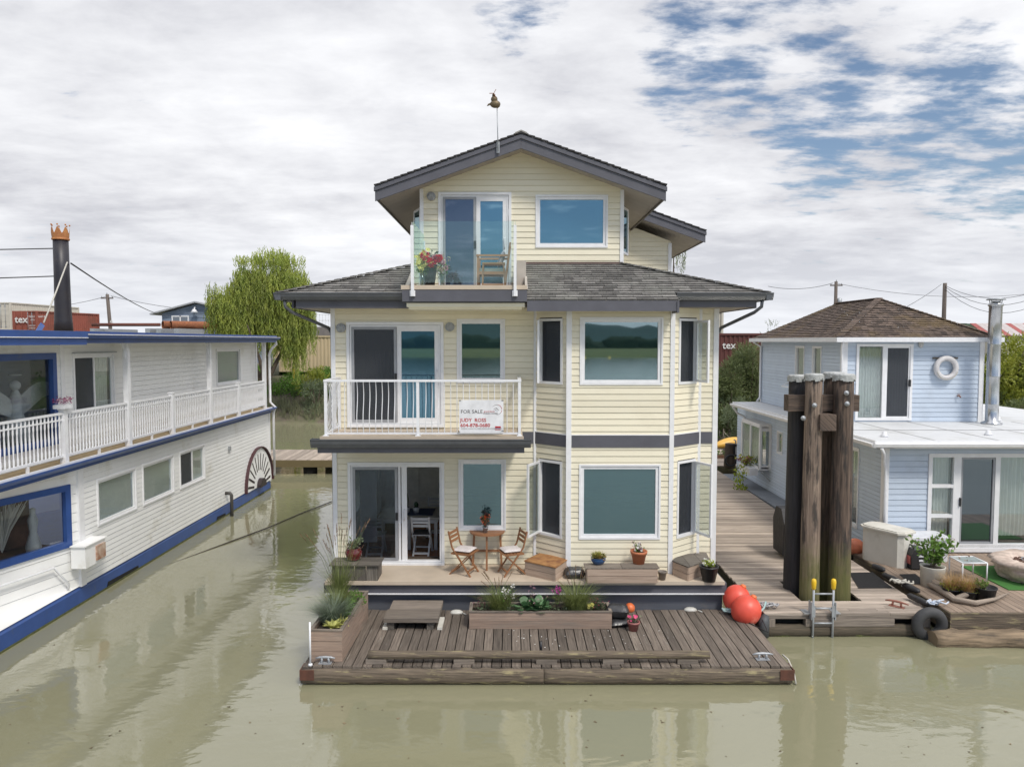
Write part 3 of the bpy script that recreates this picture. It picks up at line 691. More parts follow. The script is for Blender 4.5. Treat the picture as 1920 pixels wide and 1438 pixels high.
# rooms behind the doors
IW = mat('interior_wall_paint', (.88, .85, .78), .8); IF = mat('varnished_wood_floor', (.30, .12, .05), .25, (.2, .08, .035), scale=3, stretch=(6, 1, 1))
mb = MB(); mb.box(XL+.05, .42, 20.4, 20.5, DA, 3.45); mb.box(XL+.05, XL+.1, 15.7, 20.4, DA, 1.48); mb.box(XL+.05, XL+.1, 15.7, 20.4, 3.02, 3.45); mb.box(XL+.05, XL+.1, 18.42, 18.68, 1.48, 3.02); mb.box(XL+.05, XL+.1, 15.7, 16.08, 1.48, 3.02); mb.box(XL+.05, XL+.1, 20.12, 20.4, 1.48, 3.02); mb.box(XL+.05, .42, 15.62, 20.5, 3.45, 3.55); mb.box(.42, .48, 15.7, 20.5, DA, 3.45)
for x0, x1 in ((-2.6, -1.6), (-1.45, -.5)): frame_ring(mb, x0, x1, DA+.4, DA+1.3, .03, 20.38, 20.4)
mb.build('interior_wall', IW, house)
mb = MB(); mb.box(XL+.05, .42, 15.6, 20.5, DA-.03, DA+.01); mb.build('interior_floor', IF, house)
mb = MB(); mb.box(-2.4, .4, 18.6, 18.7, 2.95, 3.44); mb.box(-2.4, .4, 18.57, 18.6, 2.88, 2.96); mb.box(-2.2, -2.12, 18.2, 18.6, 2.6, 3.44); mb.build('stair_bulkhead', mat('dark_stained_wood', (.06, .03, .02), .5), house)
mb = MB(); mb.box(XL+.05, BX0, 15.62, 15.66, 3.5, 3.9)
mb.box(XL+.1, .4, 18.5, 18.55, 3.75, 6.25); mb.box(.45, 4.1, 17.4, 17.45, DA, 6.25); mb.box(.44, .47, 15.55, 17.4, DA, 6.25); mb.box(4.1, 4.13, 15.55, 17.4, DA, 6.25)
mb.box(.45, 4.1, 15.5, 17.4, 3.5, 3.6); mb.build('room_shade_panel', DARKIN, house)  # partitions and dark planes; the room's darkness is put into their colour
slats(F0, d1[0]+.14, d1[0]+.5, 1.25, 2.9, .5, BLIND, house)
for q in ((5.6, 7.9), (3.9, 5.3)): window(FR((XL, 24, 0), (0, -1, 0)), q[0]-.02, q[1]+.02, 1.48, 3.02, G_CLR, house)  # unseen side windows; the rear one added to let daylight into the room
curtain(F0, d2[0]+.5, d2[1]-.1, 3.85, 5.4, .35, mat('slate_curtain', (.12, .15, .19), .9), house)
mb = MB(F0); mb.box(d1[0]+1.0, d1[1]-.12, .1, .5, DA+.012, DA+.03); mb.build('door_mat', mat('brown_door_mat', (.16, .12, .09), .95, scale=40, bump=.5), house)
# wall lamps
def bulkhead(F, a, c, r=.095):
    mb = MB(F @ Matrix.Translation((a, -.03, c)) @ Matrix.Rotation(math.pi/2, 4, 'X'))
    mb.lathe([(r, -.03), (r, .03), (r*.93, .045), (r*.8, .045)], n=20); 
    for q in (-.3, .3): mb.box(-r*.8, r*.8, q*r-.005, q*r+.005, .075, .085); mb.box(q*r-.005, q*r+.005, -r*.8, r*.8, .078, .088)
    for s_ in (-1, 1):
        mb.box(s_*r*.8-.006, s_*r*.8+.006, -.01, .01, .03, .085); mb.box(-.01, .01, s_*r*.8-.006, s_*r*.8+.006, .03, .085)
    w = mb.build('wall_lamp', GALV, house)
    mb = MB(F @ Matrix.Translation((a, -.06, c)) @ Matrix.Rotation(math.pi/2, 4, 'X')); mb.ball((0, 0, 0), r*.78, r*.78, r*.5, n=14, m=8); mb.build('lamp_globe', LIT, w)
for u, v in ((640, 615), (843.7, 613)): p = PY(u, v, Y0); bulkhead(F0, p.x, p.z)
FT = FR((0, YT, 0), (1, 0, 0)); p = PY(808.7, 369, YT); bulkhead(FT, p.x, p.z)
# ---- middle balcony
BYF = 14.3; BZ = 3.78; bx0, bx1 = PY(603, 820, BYF).x, PY(980, 820, BYF).x
mb = MB(); mb.box(bx0, bx1, BYF-.04, Y0, BZ-.05, BZ); mb.box(bx0-.02, bx1+.02, BYF-.06, BYF-.04, BZ-.06, BZ+.002); mb.build('balcony_floor', DECKV, house)
mb = MB(); mb.box(bx0+.05, bx1-.05, BYF+.02, Y0, BZ-.3, BZ-.052); mb.build('balcony_fascia', CHAR, house)
def gutter(x0, x1, yb, zt, h=.115, d=.13, name='gutter', open_=True):
    p = [(yb, zt), (yb-d, zt), (yb-d, zt-.02), (yb-d+.012, zt-.035), (yb-d*.86, zt-h*.55), (yb-d*.62, zt-h), (yb, zt-h)]
    mb = MB(); mb.prism([(yb-d, zt), (yb-d, zt-.02), (yb-d+.012, zt-.035), (yb-d*.86, zt-h*.55), (yb-d*.62, zt-h), (yb, zt-h), (yb, zt), (yb-.008, zt), (yb-.008, zt-h+.01), (yb-d*.6, zt-h+.01), (yb-d+.012, zt-.03), (yb-d+.012, zt)], x0, x1)
    for x in (x0, x1): mb.prism(p, x-.003, x+.003)
    return mb.build(name, CHARMET, house)
g0, g1 = PY(584, 830, 14.2), PY(995, 830, 14.2)
gutter(g0.x, g1.x, BYF-.05, PY(700, 824, 14.15).z+.01, .17, .15)
mb = MB(); mb.box(g0.x+.1, g1.x-.12, BYF-.05, BYF+.02, PY(700, 850, 14.2).z, PY(700, 838, 14.2).z); mb.build('fascia_board', CHAR, house)
# balcony railing
RT, RB = PY(700, 713, BYF).z, PY(700, 812, BYF).z
px = [PY(611, 760, BYF).x, PY(783.5, 760, BYF).x, PY(974, 760, BYF).x]
mb = MB()
for x in px: mb.box(x-.027, x+.027, BYF-.027, BYF+.027, BZ, RT); mb.box(x-.05, x+.05, BYF-.05, BYF+.05, BZ, BZ+.02)
mb.box(px[0]-.035, px[2]+.035, BYF-.035, BYF+.035, RT-.03, RT+.012); mb.box(px[0], px[2], BYF-.014, BYF+.014, RB-.02, RB+.012)
mb.box(px[0]-.035, px[0]+.035, BYF+.035, Y0-.03, RT-.03, RT+.012); mb.box(px[0]-.014, px[0]+.014, BYF, Y0-.03, RB-.02, RB+.012)
mb.box(px[2]-.035, px[2]+.035, BYF+.035, Y0-.03, RT-.03, RT+.012); mb.box(px[2]-.014, px[2]+.014, BYF, Y0-.03, RB-.02, RB+.012)
mb.box(px[0]-.027, px[0]+.027, Y0-.1, Y0-.045, BZ, RT)
rail = mb.build('balcony_railing', WPAINT, house)
def bal(p, q0, bow):
    mb = MB(); pts = [Vector((p[0], p[1], RB+(RT-.03-RB)*k/8)) + Vector(q0)*bow*math.sin(math.pi*2*k/8)*(1 if k > 4 else 1) for k in range(9)]
    mb.tube(pts, .0085, 5, caps=False); mb.build('baluster', WPAINT, rail)
n = 31
for k in range(1, n):
    x = px[0]+(px[2]-px[0])*k/n
    if abs(x-px[1]) < .045: continue
    bal((x, BYF), (0, -1, 0), .05 if .12 < k/n < .6 else .012)
for k in range(1, 10):
    y = BYF+(Y0-.1-BYF)*k/10; bal((px[0], y), (-1, 0, 0), .05); bal((px[2], y), (1, 0, 0), .02)
# ---- lower roof
RZ_ = PY(870, 537, 14.5).z; ZE, ZR = 6.53, 7.28; EY = 14.75; XEL, XER = -4.62, 5.07; SL = .43
TXL, TXR = PY(789.5, 450, YT).x, PY(1167.5, 450, YT).x
DXL, DXR = PY(756, 541, 14.45).x, PY(988, 541, 14.45).x       # roof-deck edges
zr = lambda y: ZR-SL*(YT-y)
mb = MB()
shingle(mb, [(XEL, EY, zr(EY)), (DXL, EY, zr(EY)), (DXL, YT, ZR), (TXL, YT, ZR)])
BXE = PY(1272, 570, 14.42).x
shingle(mb, [(DXR, 14.42, zr(14.42)), (BXE, 14.42, zr(14.42)), (BXE, EY, zr(EY)), (DXR, EY, zr(EY))], step=.14)
shingle(mb, [(DXR, EY, zr(EY)), (XER, EY, zr(EY)), (TXR, YT, ZR), (DXR, YT, ZR)])
shingle(mb, [(XER, EY, zr(EY)), (XER, 24.3, zr(EY)), (TXR, 24.3, ZR), (TXR, YT, ZR)], step=.16)
shingle(mb, [(XEL, 24.3, zr(EY)), (XEL, EY, zr(EY)), (TXL, YT, ZR), (TXL, 24.3, ZR)], step=.16)
for a, b in (((XER, EY, zr(EY)), (TXR, YT, ZR)), ((XEL, EY, zr(EY)), (TXL-.05, YT, ZR))):      # hip caps
    a = Vector(a); b = Vector(b); k = int((b-a).length/.17)
    for j in range(k):
        p = a+(b-a)*j/k; q = a+(b-a)*(j+1.15)/k; mb.beam(p+Vector((0, 0, .045)), q+Vector((0, 0, .022)), .2, .022)
roof = mb.build('lower_roof', SHIN, house)
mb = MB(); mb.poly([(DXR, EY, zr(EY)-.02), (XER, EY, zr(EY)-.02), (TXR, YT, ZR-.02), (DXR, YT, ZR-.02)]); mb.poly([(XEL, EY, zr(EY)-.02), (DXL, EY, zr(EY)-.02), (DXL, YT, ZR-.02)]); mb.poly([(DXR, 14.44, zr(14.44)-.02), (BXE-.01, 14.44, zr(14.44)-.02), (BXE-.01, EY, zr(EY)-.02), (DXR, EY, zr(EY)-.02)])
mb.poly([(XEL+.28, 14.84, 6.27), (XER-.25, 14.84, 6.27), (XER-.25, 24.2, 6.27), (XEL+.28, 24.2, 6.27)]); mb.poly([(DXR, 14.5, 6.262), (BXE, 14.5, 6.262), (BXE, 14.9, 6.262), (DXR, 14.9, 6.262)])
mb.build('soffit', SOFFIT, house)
gutter(XEL-.04, DXL, EY+.04, zr(EY)+.02, .14, .15); gutter(BXE+.02, XER+.04, EY+.04, zr(EY)+.02, .14, .15)
ft = zr(EY)-.12; fb = PY(660, 578, 14.84).z
mb = MB(); mb.box(PY(556, 570, 14.83).x, DXL+.08, 14.79, 14.84, fb, ft); mb.box(BXE, PY(1416, 570, 14.83).x, 14.79, 14.84, fb+.02, ft)
mb.box(XEL+.26, XEL+.3, 14.84, 24.3, fb, ft+.06); mb.box(XER-.27, XER-.23, 14.84, 24.3, fb, ft+.06)
z1, z0 = PY(1130, 562, 14.42).z, PY(1130, 583.5, 14.42).z
mb.box(DXR+.003, BXE, 14.40, 14.44, z0, z1-.02); mb.box(BXE-.03, BXE+.01, 14.38, 14.84, z0-.03, z1-.02)
mb.build('fascia_board', CHAR, house)
for s_, xe in ((1, XER), (-1, XEL)):
    z_t = zr(EY)+.02; mb = MB(); mb.prism([(xe-s_*.1, z_t), (xe+s_*.04, z_t), (xe+s_*.04, z_t-.02), (xe+s_*.0, z_t-.14), (xe-s_*.1, z_t-.14)], EY-.1, 24.3, 'y'); mb.box(xe-s_*.26, xe-s_*.1, EY+.03, 24.3, ft-.02, ft+.0); mb.build('side_gutter', CHARMET, house)
mb = MB(); mb.box(DXL+.04, DXR-.05, 14.43, 15.45, 6.345, RZ_-.065); mb.build('deck_gap_filler', CHAR, house)  # dark filler box added to close the gap where sky showed
# downspouts
for sx, X in ((-1, XL), (1, XR)):
    ex = XEL+.15 if sx < 0 else XER-.15
    mb = MB(); mb.tube([(ex, EY+.0, 6.4), (ex, EY+.03, 6.28), (ex-sx*.12, EY+.1, 6.17), (X+sx*.12, Y0+.15, 5.88), (X+sx*.06, Y0+.2, 5.75), (X+sx*.06, Y0+.2, 1.0)], .035, 8); mb.build('downspout', CHARMET, house)
# ---- roof deck
RZ = PY(870, 537, 14.5).z
mb = MB(); mb.box(DXL, DXR, 14.42, YT, RZ-.06, RZ); mb.build('roof_deck_floor', mat('warm_deck_boards', (.36, .17, .08), .7, scale=4), house)
mb = MB(); mb.box(DXL-.03, DXR+.0, 14.36, 14.42, RZ-.07, RZ+.012); mb.build('deck_edge', DECKV, house)
mb = MB(); mb.box(DXL-.01, DXR, 14.37, 14.42, PY(870, 565.5, 14.4).z, RZ-.075); mb.box(DXR-.04, DXR, 14.42, EY+.2, 6.35, RZ-.075); mb.box(DXL-.01, DXL+.03, 14.42, EY+.2, 6.35, RZ-.075); mb.build('deck_fascia', CHAR, house)
mb = MB(); mb.box(PY(763, 568, 14.5).x, PY(984, 568, 14.5).x, 14.45, 15.48, 6.26, 6.335); mb.box(PY(766, 568, 14.5).x, PY(979, 568, 14.5).x, 14.5, 15.48, 6.22, 6.26); mb.build('underdeck_trim', CREAM, house)
kw = PY(969, 490, 15.4).x; zk = PY(975, 489, 15.4).z
mb = MB(); mb.prism([(15.4, RZ), (16.49, RZ), (16.49, zk), (15.4, zk)], kw, kw+.19); mb.prism([(14.6, RZ-.05), (15.4, RZ-.05), (15.4, zr(15.4)+.12), (14.6, zr(14.6)+.16)], DXR-.03, DXR+.02)
mb.prism([(14.6, RZ-.05), (16.49, RZ-.05), (16.49, 7.35), (14.6, zr(14.6)+.12)], DXL-.03, DXL+.03)
mb.prism([(14.75, RZ), (15.9, RZ), (15.9, 7.12)], DXL+.03, DXL+.06); mb.build('parapet', mat('parapet_beige', (.50, .45, .40), .7, scale=3), house)
# glass balustrade
gx0, gx1 = PY(775, 480, 14.5).x, PY(965.5, 480, 14.5).x; gzt = PY(870, 417, 14.5).z; pzt = PY(775, 424, 14.4).z
mb = MB()
for x in (gx0, gx1):
    mb.box(x-.025, x+.03, 14.30, 14.36, PY(775, 556, 14.4).z, pzt); mb.box(x-.05, x+.05, 14.33, 14.37, PY(775, 556, 14.4).z, PY(775, 545, 14.4).z); mb.box(x-.004, x+.004, 14.32, 14.33, pzt, pzt+.06)
    mb.box(x-.02, x+.02, 14.36, 14.44, RZ+.12, RZ+.15)
mb.box(gx0-.02, gx0+.02, 15.5, 15.54, RZ, RZ+.75); mb.box(gx0-.02, gx0+.02, 16.3, 16.34, RZ, RZ+1.1)
gb = mb.build('glass_balustrade', WPAINT, house)
for q in ((gx0+.03, gx1-.02, 14.38, 14.392), (gx0-.006, gx0+.006, 14.45, 15.5), (gx0-.006, gx0+.006, 15.54, 16.3), (gx1+.0, gx1+.012, 14.45, 16.3)):
    mb = MB(); mb.box(*q, RZ+.06, gzt); mb.build('glass_panel', G_RAIL, gb)
# ---- top storey
EAV = 15.9; PKX = PY(977, 251, EAV).x; PKZ = PY(977, 251, EAV).z; EXL, EXR = PY(703, 350, EAV).x, PY(1249, 349, EAV).x; EZ = PY(703, 350, EAV).z
sl = (PKZ-EZ)/(PKX-EXL); TH = .30
rz_ = lambda x: PKZ - sl*abs(x-PKX)
d3 = RY(822.6, 361, 959, 537, YT); d3 = (d3[0], d3[1], RZ+.02, d3[3]); w3 = RY(1004, 366, 1140, 465, YT)
mb = MB(FT); siding(mb, [(TXL, 6.6), (TXR, 6.6), (TXR, rz_(TXR)-TH+.06), (PKX, PKZ-TH+.06), (TXL, rz_(TXL)-TH+.06)], [h0(d3), h0(w3)], c0=6.6)
mb.T = FR((TXL, 24, 0), (0, -1, 0)); lws = (7.5-1.35, 7.5-.25, PY(775, 500, 16.7).z, PY(775, 388, 16.7).z)
siding(mb, [(0, 6.9), (7.5, 6.9), (7.5, rz_(TXL)-.2), (0, rz_(TXL)-.2)], [h0(lws)])
mb.T = FR((TXR, YT, 0), (0, 1, 0)); rws = (.35, 1.35, PY(1175, 474, 16.8).z, PY(1175, 385, 16.8).z); siding(mb, [(0, 6.9), (7.5, 6.9), (7.5, rz_(TXR)-.2), (0, rz_(TXR)-.2)], [h0(rws)])
WX = 4.3; WY = 20.4; mb.T = FR((0, WY, 0), (1, 0, 0)); siding(mb, [(TXR, 6.4), (WX, 6.4), (WX, 8.3), (TXR, 9.0)])
mb.T = FR((WX, WY, 0), (0, 1, 0)); siding(mb, [(0, 6.4), (3.8, 6.4), (3.8, 8.3), (0, 8.3)])
mb.T = FR((WX, 24.2, 0), (-1, 0, 0)); siding(mb, [(0, 6.3), (WX-TXL, 6.3), (WX-TXL, 8.5), (WX-PKX, 9.8), (0, 8.3)])
mb.build('upper_wall', CREAM, house)
mb = MB(); mb.box(TXL-.02, TXL+.06, YT-.03, YT+.05, 6.6, rz_(TXL)-.25); mb.box(TXR-.06, TXR+.02, YT-.03, YT+.05, 7.28, rz_(TXR)-.25); mb.box(WX-.07, WX+.02, WY-.03, WY+.05, 6.5, 8.25); mb.build('corner_trim', WHITE, house)
mb = MB(); mb.box(kw+.2, TXR, YT-.05, YT-.02, 7.25, 7.33); mb.build('step_flashing', mat('brown_flashing', (.12, .07, .06), .6), house)
window(FT, *w3, G_BLU, house); slider(FT, d3, False, glass('blue_screen_glass', (.45, .55, .75), .2, (.03, .04, .06)), G_BLU)
def side_case(F, r, ang, hl):
    mb = MB(F); frame_ring(mb, r[0], r[1], r[2], r[3], .06, -.03, .05); w = mb.build('casement_window', WHITE, house); pane(F, r[0]+.06, r[1]-.06, r[2]+.06, r[3]-.06, .03, G_DK, w)
    x = r[0]+.03 if hl else r[1]-.03; Fs = F @ Matrix.Translation((x, -.04, 0)) @ Matrix.Rotation(-ang if hl else math.pi+ang, 4, 'Z'); wd = .55
    mb = MB(Fs); frame_ring(mb, 0, wd, r[2], r[3], .05, -.02, .02); mb.build('open_sash', WHITE, w); pane(Fs, .05, wd-.05, r[2]+.05, r[3]-.05, 0, G_SEA, w, 'sash_pane')
side_case(FR((TXL, 24, 0), (0, -1, 0)), lws, math.radians(22), False)
side_case(FR((TXR, YT, 0), (0, 1, 0)), rws, math.radians(22), True)
# gable roof
mb = MB(); yb_ = 24.4
shingle(mb, [(EXL, yb_, EZ), (EXL, EAV-.04, EZ), (PKX, EAV-.04, PKZ), (PKX, yb_, PKZ)], step=.15); shingle(mb, [(EXR, EAV-.04, EZ), (EXR, yb_, EZ), (PKX, yb_, PKZ), (PKX, EAV-.04, PKZ)], step=.15)
# wing roof on the right
WEX = PY(1323, 434, 19.8).x; WEZ = PY(1323, 434, 19.8).z; wz = lambda x: WEZ+.363*(WEX-x)
shingle(mb, [(WEX, 19.76, WEZ), (WEX, yb_, WEZ), (2.9, yb_, wz(2.9)), (2.9, 19.76, wz(2.9))], step=.15)
mb.prism([(PKX-.13, PKZ-.02), (PKX, PKZ+.035), (PKX+.13, PKZ-.02), (PKX+.13, PKZ+.01), (PKX, PKZ+.065), (PKX-.13, PKZ+.01)], EAV-.06, yb_, 'y')
mb.build('upper_roof', SHIN, house)
mb = MB(); t_ = .035
for k in range(22):       # ragged shingle ends over the barge board
    for s_, xe in ((-1, EXL), (1, EXR)):
        x0 = PKX+(xe-PKX)*k/22; x1 = PKX+(xe-PKX)*(k+1.1)/22
        mb.beam((x0, EAV-.02, rz_(x0)+.012), (x1, EAV-.02, rz_(x1)+.03), .06, .028)
for k in range(11):
    x0 = 3.0+(WEX-3.0)*k/11; x1 = 3.0+(WEX-3.0)*(k+1.1)/11; mb.beam((x0, 19.78, wz(x0)+.012), (x1, 19.78, wz(x1)+.03), .06, .028)
mb.build('shingle_edge', SHINDK, house)
def slab(mb, x0, z0, x1, z1, y0, y1, top, bot): mb.prism([(x0, z0-bot), (x1, z1-bot), (x1, z1-top), (x0, z0-top)], y0, y1, 'y')
mb = MB()
slab(mb, EXL, EZ, PKX-.002, PKZ, EAV, EAV+.045, .10, TH); slab(mb, PKX+.002, PKZ, EXR, EZ, EAV, EAV+.045, .10, TH)
slab(mb, EXL-.02, EZ, PKX, PKZ, EAV-.03, EAV+.03, .012, .10); slab(mb, PKX, PKZ, EXR+.02, EZ, EAV-.03, EAV+.03, .012, .10)
slab(mb, 3.2, wz(3.2), WEX, WEZ, 19.8, 19.845, .10, .29); slab(mb, 3.2, wz(3.2), WEX+.02, WEZ, 19.77, 19.83, .012, .1)
mb.build('barge_board', CHAR, house)
mb = MB()
mb.box(EXL, EXL+.04, EAV+.05, yb_, EZ-.26, EZ-.03); mb.box(EXR-.04, EXR, EAV+.05, yb_, EZ-.26, EZ-.03); mb.box(WEX-.04, WEX, 19.85, yb_, WEZ-.26, WEZ-.03)
mb.build('eave_board', mat('brown_grey_eave', (.13, .115, .10), .6), house)
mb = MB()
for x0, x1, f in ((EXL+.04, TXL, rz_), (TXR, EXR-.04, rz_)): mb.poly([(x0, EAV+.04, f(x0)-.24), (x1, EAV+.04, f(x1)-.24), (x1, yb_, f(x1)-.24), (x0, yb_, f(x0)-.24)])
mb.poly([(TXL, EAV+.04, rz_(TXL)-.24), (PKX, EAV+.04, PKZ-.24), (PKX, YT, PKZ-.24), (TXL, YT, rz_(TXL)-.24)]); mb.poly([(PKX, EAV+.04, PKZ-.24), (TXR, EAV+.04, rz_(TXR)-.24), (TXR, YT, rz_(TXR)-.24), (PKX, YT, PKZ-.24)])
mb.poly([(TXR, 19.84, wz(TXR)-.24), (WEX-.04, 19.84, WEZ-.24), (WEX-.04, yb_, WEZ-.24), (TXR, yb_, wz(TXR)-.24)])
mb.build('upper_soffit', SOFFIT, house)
# ================================================================== white and blue paddle-boat-style house on the left
boat = thing('houseboat', 'long white two-deck houseboat with blue trim and hull along the left side', 'houseboat', (-12.5, 18, 0))
HX, H0, H1 = -9.2, 8.0, 28.2
TILT = math.radians(16); BY = 15.75
mb = MB(); mb.prism([(HX-7, -.3), (HX, -.3), (HX, .32), (HX-.06, .38), (HX-7, .38)], H0, H1, 'y'); mb.build('hull', BLUE, boat)
mb = MB()
for y0, y1 in ((16.6, 18.1), (22.9, 23.7)): mb.prism([(y0, -.1), (y1, -.1), (y1, .1), (y0+.12, .14)], HX-.1, HX+.006)
mb.build('hull_cutout_shade', mat('cutout_shade_black', (.008, .008, .008), .9), boat)  # flush black pieces; their colour stands for the shade inside hull cutouts
mb = MB(); mb.box(HX-.03, HX+.02, H0, H1, -.1, .035); mb.build('waterline_slime', ALGAE, boat)
FH = FR((HX, 0, 0), (0, 1, 0)); DZL = 3.08
o2 = (HX-6*math.sin(TILT), BY-6*math.cos(TILT), 0); FH2 = FR(o2, (math.sin(TILT), math.cos(TILT), 0))
wins = [PX_ for PX_ in ()]
def sy(u, X): return X*FPX/(u-960)
L3 = [(sy(173, HX), sy(248, HX), 1.50, 2.54), (sy(260, HX), sy(320, HX), 1.50, 2.54), (sy(331, HX), sy(379, HX), 1.50, 2.54)]
bigw = (1.2, 5.72, 1.30, 2.62)
mb = MB(FH); siding(mb, [(BY, .38), (H1, .38), (H1, DZL-.05), (BY, DZL-.05)], [h0(q) for q in L3], step=.115, d=.01, g=.011, c0=.38)
mb.T = FH2; siding(mb, [(0, .38), (6, .38), (6, DZL-.05), (0, DZL-.05)], [h0(bigw)], step=.2, d=.012, g=.012, c0=.38)
mb.T = FR((HX, H1, 0), (-1, 0, 0)); siding(mb, [(0, .38), (6, .38), (6, DZL), (0, DZL)], step=.115)
mb.build('lower_wall', WSIDE, boat)
mb = MB(); mb.box(HX-.05, HX+.03, BY-.1, BY+.09, .38, DZL-.05); mb.box(HX-.05, HX+.03, H1-.12, H1, .3, DZL-.05); mb.build('corner_trim', WHITE, boat)
mb = MB(); mb.poly([(HX-1.6, BY-5.6, .392), (HX-.02, BY-5.6, .392), (HX-.02, BY, .392), (HX-.15, BY, .392)]); mb.build('side_ledge', WSIDE, boat)
for k, q in enumerate(L3):
    mull = [(q[0]+q[1])/2] if k == 2 else None
    w = window(FH, *q, G_GRY, boat, trim=.075, sash=.05, mull=mull)
    slats(FH, q[0]+.1, q[1]-.1, q[2]+.1, q[3]-.1, .06, BLIND if k != 2 else CURT, w, step=.03)
    if k == 2: pane(FH, q[0]+.08, (q[0]+q[1])/2, q[2]+.08, q[3]-.08, .02, SCREEN, w, 'screen')
mb = MB(FH2); frame_ring(mb, *bigw, .13, -.05, .06); bw = mb.build('window', BLUE, boat, label='lower picture window framed in blue'); pane(FH2, bigw[0]+.12, bigw[1]-.12, bigw[2]+.12, bigw[3]-.12, .03, glass('shop_window_glass', (.8, .85, .9), .07, (.05, .05, .05), .95, (.9, .92, .92)), bw)
mb = MB(FH2); mb.box(bigw[0]-.2, bigw[1]+.1, 1.2, 1.3, 1.0, 3.0); mb.box(bigw[0]-.2, bigw[1]+.1, .1, 1.2, 1.0, 1.25); mb.box(3.2, 3.5, .8, .9, 1.2, 2.8); mb.build('room_interior', mat('dim_boat_room', (.26, .13, .08), .7, (.06, .05, .04), scale=2.5), boat)
# deck edge: floor, gutter, blue fascia
mb = MB(); mb.box(HX-.9, HX+.12, H0, H1-.02, DZL-.04, DZL+.03); mb.build('side_deck', mat('worn_deck_board', (.45, .34, .2), .8, scale=4), boat)
mb = MB(); mb.prism([(HX, DZL-.07), (HX+.2, DZL-.07), (HX+.27, DZL+.0), (HX+.27, DZL+.035), (HX+.24, DZL+.035), (HX+.22, DZL-.0), (HX+.12, DZL-.04), (HX, DZL-.04)], H0, H1+.1, 'y'); mb.box(HX+.03, HX+.075, H0, H1, DZL-.17, DZL-.07); mb.build('deck_gutter', BLUE, boat)
mb = MB(); mb.box(HX+.10, HX+.125, H0, H1, DZL-.02, DZL+.05); mb.build('deck_drip_edge', WHITE, boat)
# upper storey
UX = -9.58; FU = FR((UX, 0, 0), (0, 1, 0))
U1 = (sy(135, UX), sy(213, UX), 4.0, 5.33); U2 = (sy(405, UX), sy(450, UX), 4.15, 5.36); UB = (10.8, sy(102, UX), 3.45, 5.36)
mb = MB(FU); siding(mb, [(H0, DZL), (H1-.2, DZL), (H1-.2, 5.62), (H0, 5.62)], [h0(U1), h0(U2), h0(UB)], step=.125, d=.01, g=.011)
mb.T = FR((UX, H1-.2, 0), (-1, 0, 0)); siding(mb, [(0, DZL), (5, DZL), (5, 5.6), (0, 5.6)]); mb.build('upper_wall', WSIDE, boat)
mb = MB(FU); y_ = sy(115, UX); mb.box(y_-.07, y_+.07, -.03, .02, DZL, 5.6); mb.box(H1-.33, H1-.2, -.03, .02, DZL, 5.6); mb.build('corner_trim', WHITE, boat)
w = window(FU, *U1, G_GRY, boat, trim=.09, sash=.05, mull=[(U1[0]+U1[1])/2]); curtain(FU, U1[0]+.1, U1[1]-.1, U1[2]+.1, U1[3]-.1, .12, CURT, w); pane(FU, U1[0]+.08, (U1[0]+U1[1])/2, U1[2]+.08, U1[3]-.08, .018, SCREEN, w, 'screen')
w = window(FU, *U2, G_GRY, boat, trim=.09, sash=.05); slats(FU, U2[0]+.1, U2[1]-.1, U2[2]+.1, U2[3]-.1, .06, BLIND, w)
mb = MB(FU); mb.box(U1[0]-.02, U1[1]+.02, -.08, -.03, U1[3], U1[3]+.03); mb.build('window_drip_cap', GALV, boat)
mb = MB(FU); frame_ring(mb, *UB, .13, -.05, .06); bw = mb.build('window', BLUE, boat, label='upper picture window framed in blue'); pane(FU, UB[0]+.12, UB[1]-.12, UB[2]+.12, UB[3]-.12, .03, MT['shop_window_glass'], bw)
mb = MB(FU); mb.box(H0, sy(108, UX), 1.5, 1.6, 3.1, 5.6); mb.box(H0, H1-.4, .7, .72, 3.1, 5.6); mb.build('upper_room', mat('blue_grey_room', (.13, .2, .3), .8, scale=1), boat)
# railing with posts
RX = HX+.02; PYS = [sy(u, RX) for u in (115, 237, 320, 392, 445, 495)]; ys_ = [H0+.4, 10.4, 12.85] + PYS
mb = MB()
for a, b in zip(ys_, ys_[1:]):
    mb.beam((RX, a, 4.13), (RX, b, 4.13), .06, .045); mb.beam((RX, a, 3.26), (RX, b, 3.26), .04, .05); mb.beam((RX, a, 4.0), (RX, b, 4.0), .03, .03)
    y = a+.09
    while y < b-.04:
        mb.tube([(RX, y, 3.27), (RX, y, 3.42), (RX, y, 3.46), (RX, y, 3.66), (RX, y, 3.85), (RX, y, 3.9), (RX, y, 4.1)], [.022, .022, .013, .024, .014, .022, .022], 4, False); y += .118
    mb.box(RX-.02, RX+.02, (a+b)/2-.03, (a+b)/2+.03, 3.1, 3.24)
mb.build('deck_railing', WPAINT, boat)
for k, y in enumerate(PYS):
    mb = MB()
    if k in (1, 3, 5):
        mb.box(RX-.06, RX+.06, y-.06, y+.06, 3.1, 5.62)
        for s_ in (-1, 1):
            for j in range(7):
                t = j/6*math.pi/2; t2 = (j+1)/6*math.pi/2
                if j < 6: mb.beam((RX, y+s_*(.06+.2*(1-math.cos(t))), 5.2+.38*math.sin(t)), (RX, y+s_*(.06+.2*(1-math.cos(t2))), 5.2+.38*math.sin(t2)), .03, .05)
            mb.torus((0, 0, 0), .05, .016, Matrix.Translation((RX, y+s_*.13, 5.5)) @ Matrix.Rotation(math.pi/2, 4, 'Y'), n=12, m=5)
        mb.build('veranda_post', WPAINT, boat)
    else:
        mb.box(RX-.06, RX+.06, y-.06, y+.06, 3.1, 4.2); mb.box(RX-.075, RX+.075, y-.075, y+.075, 4.2, 4.23); mb.build('railing_post', WPAINT, boat)
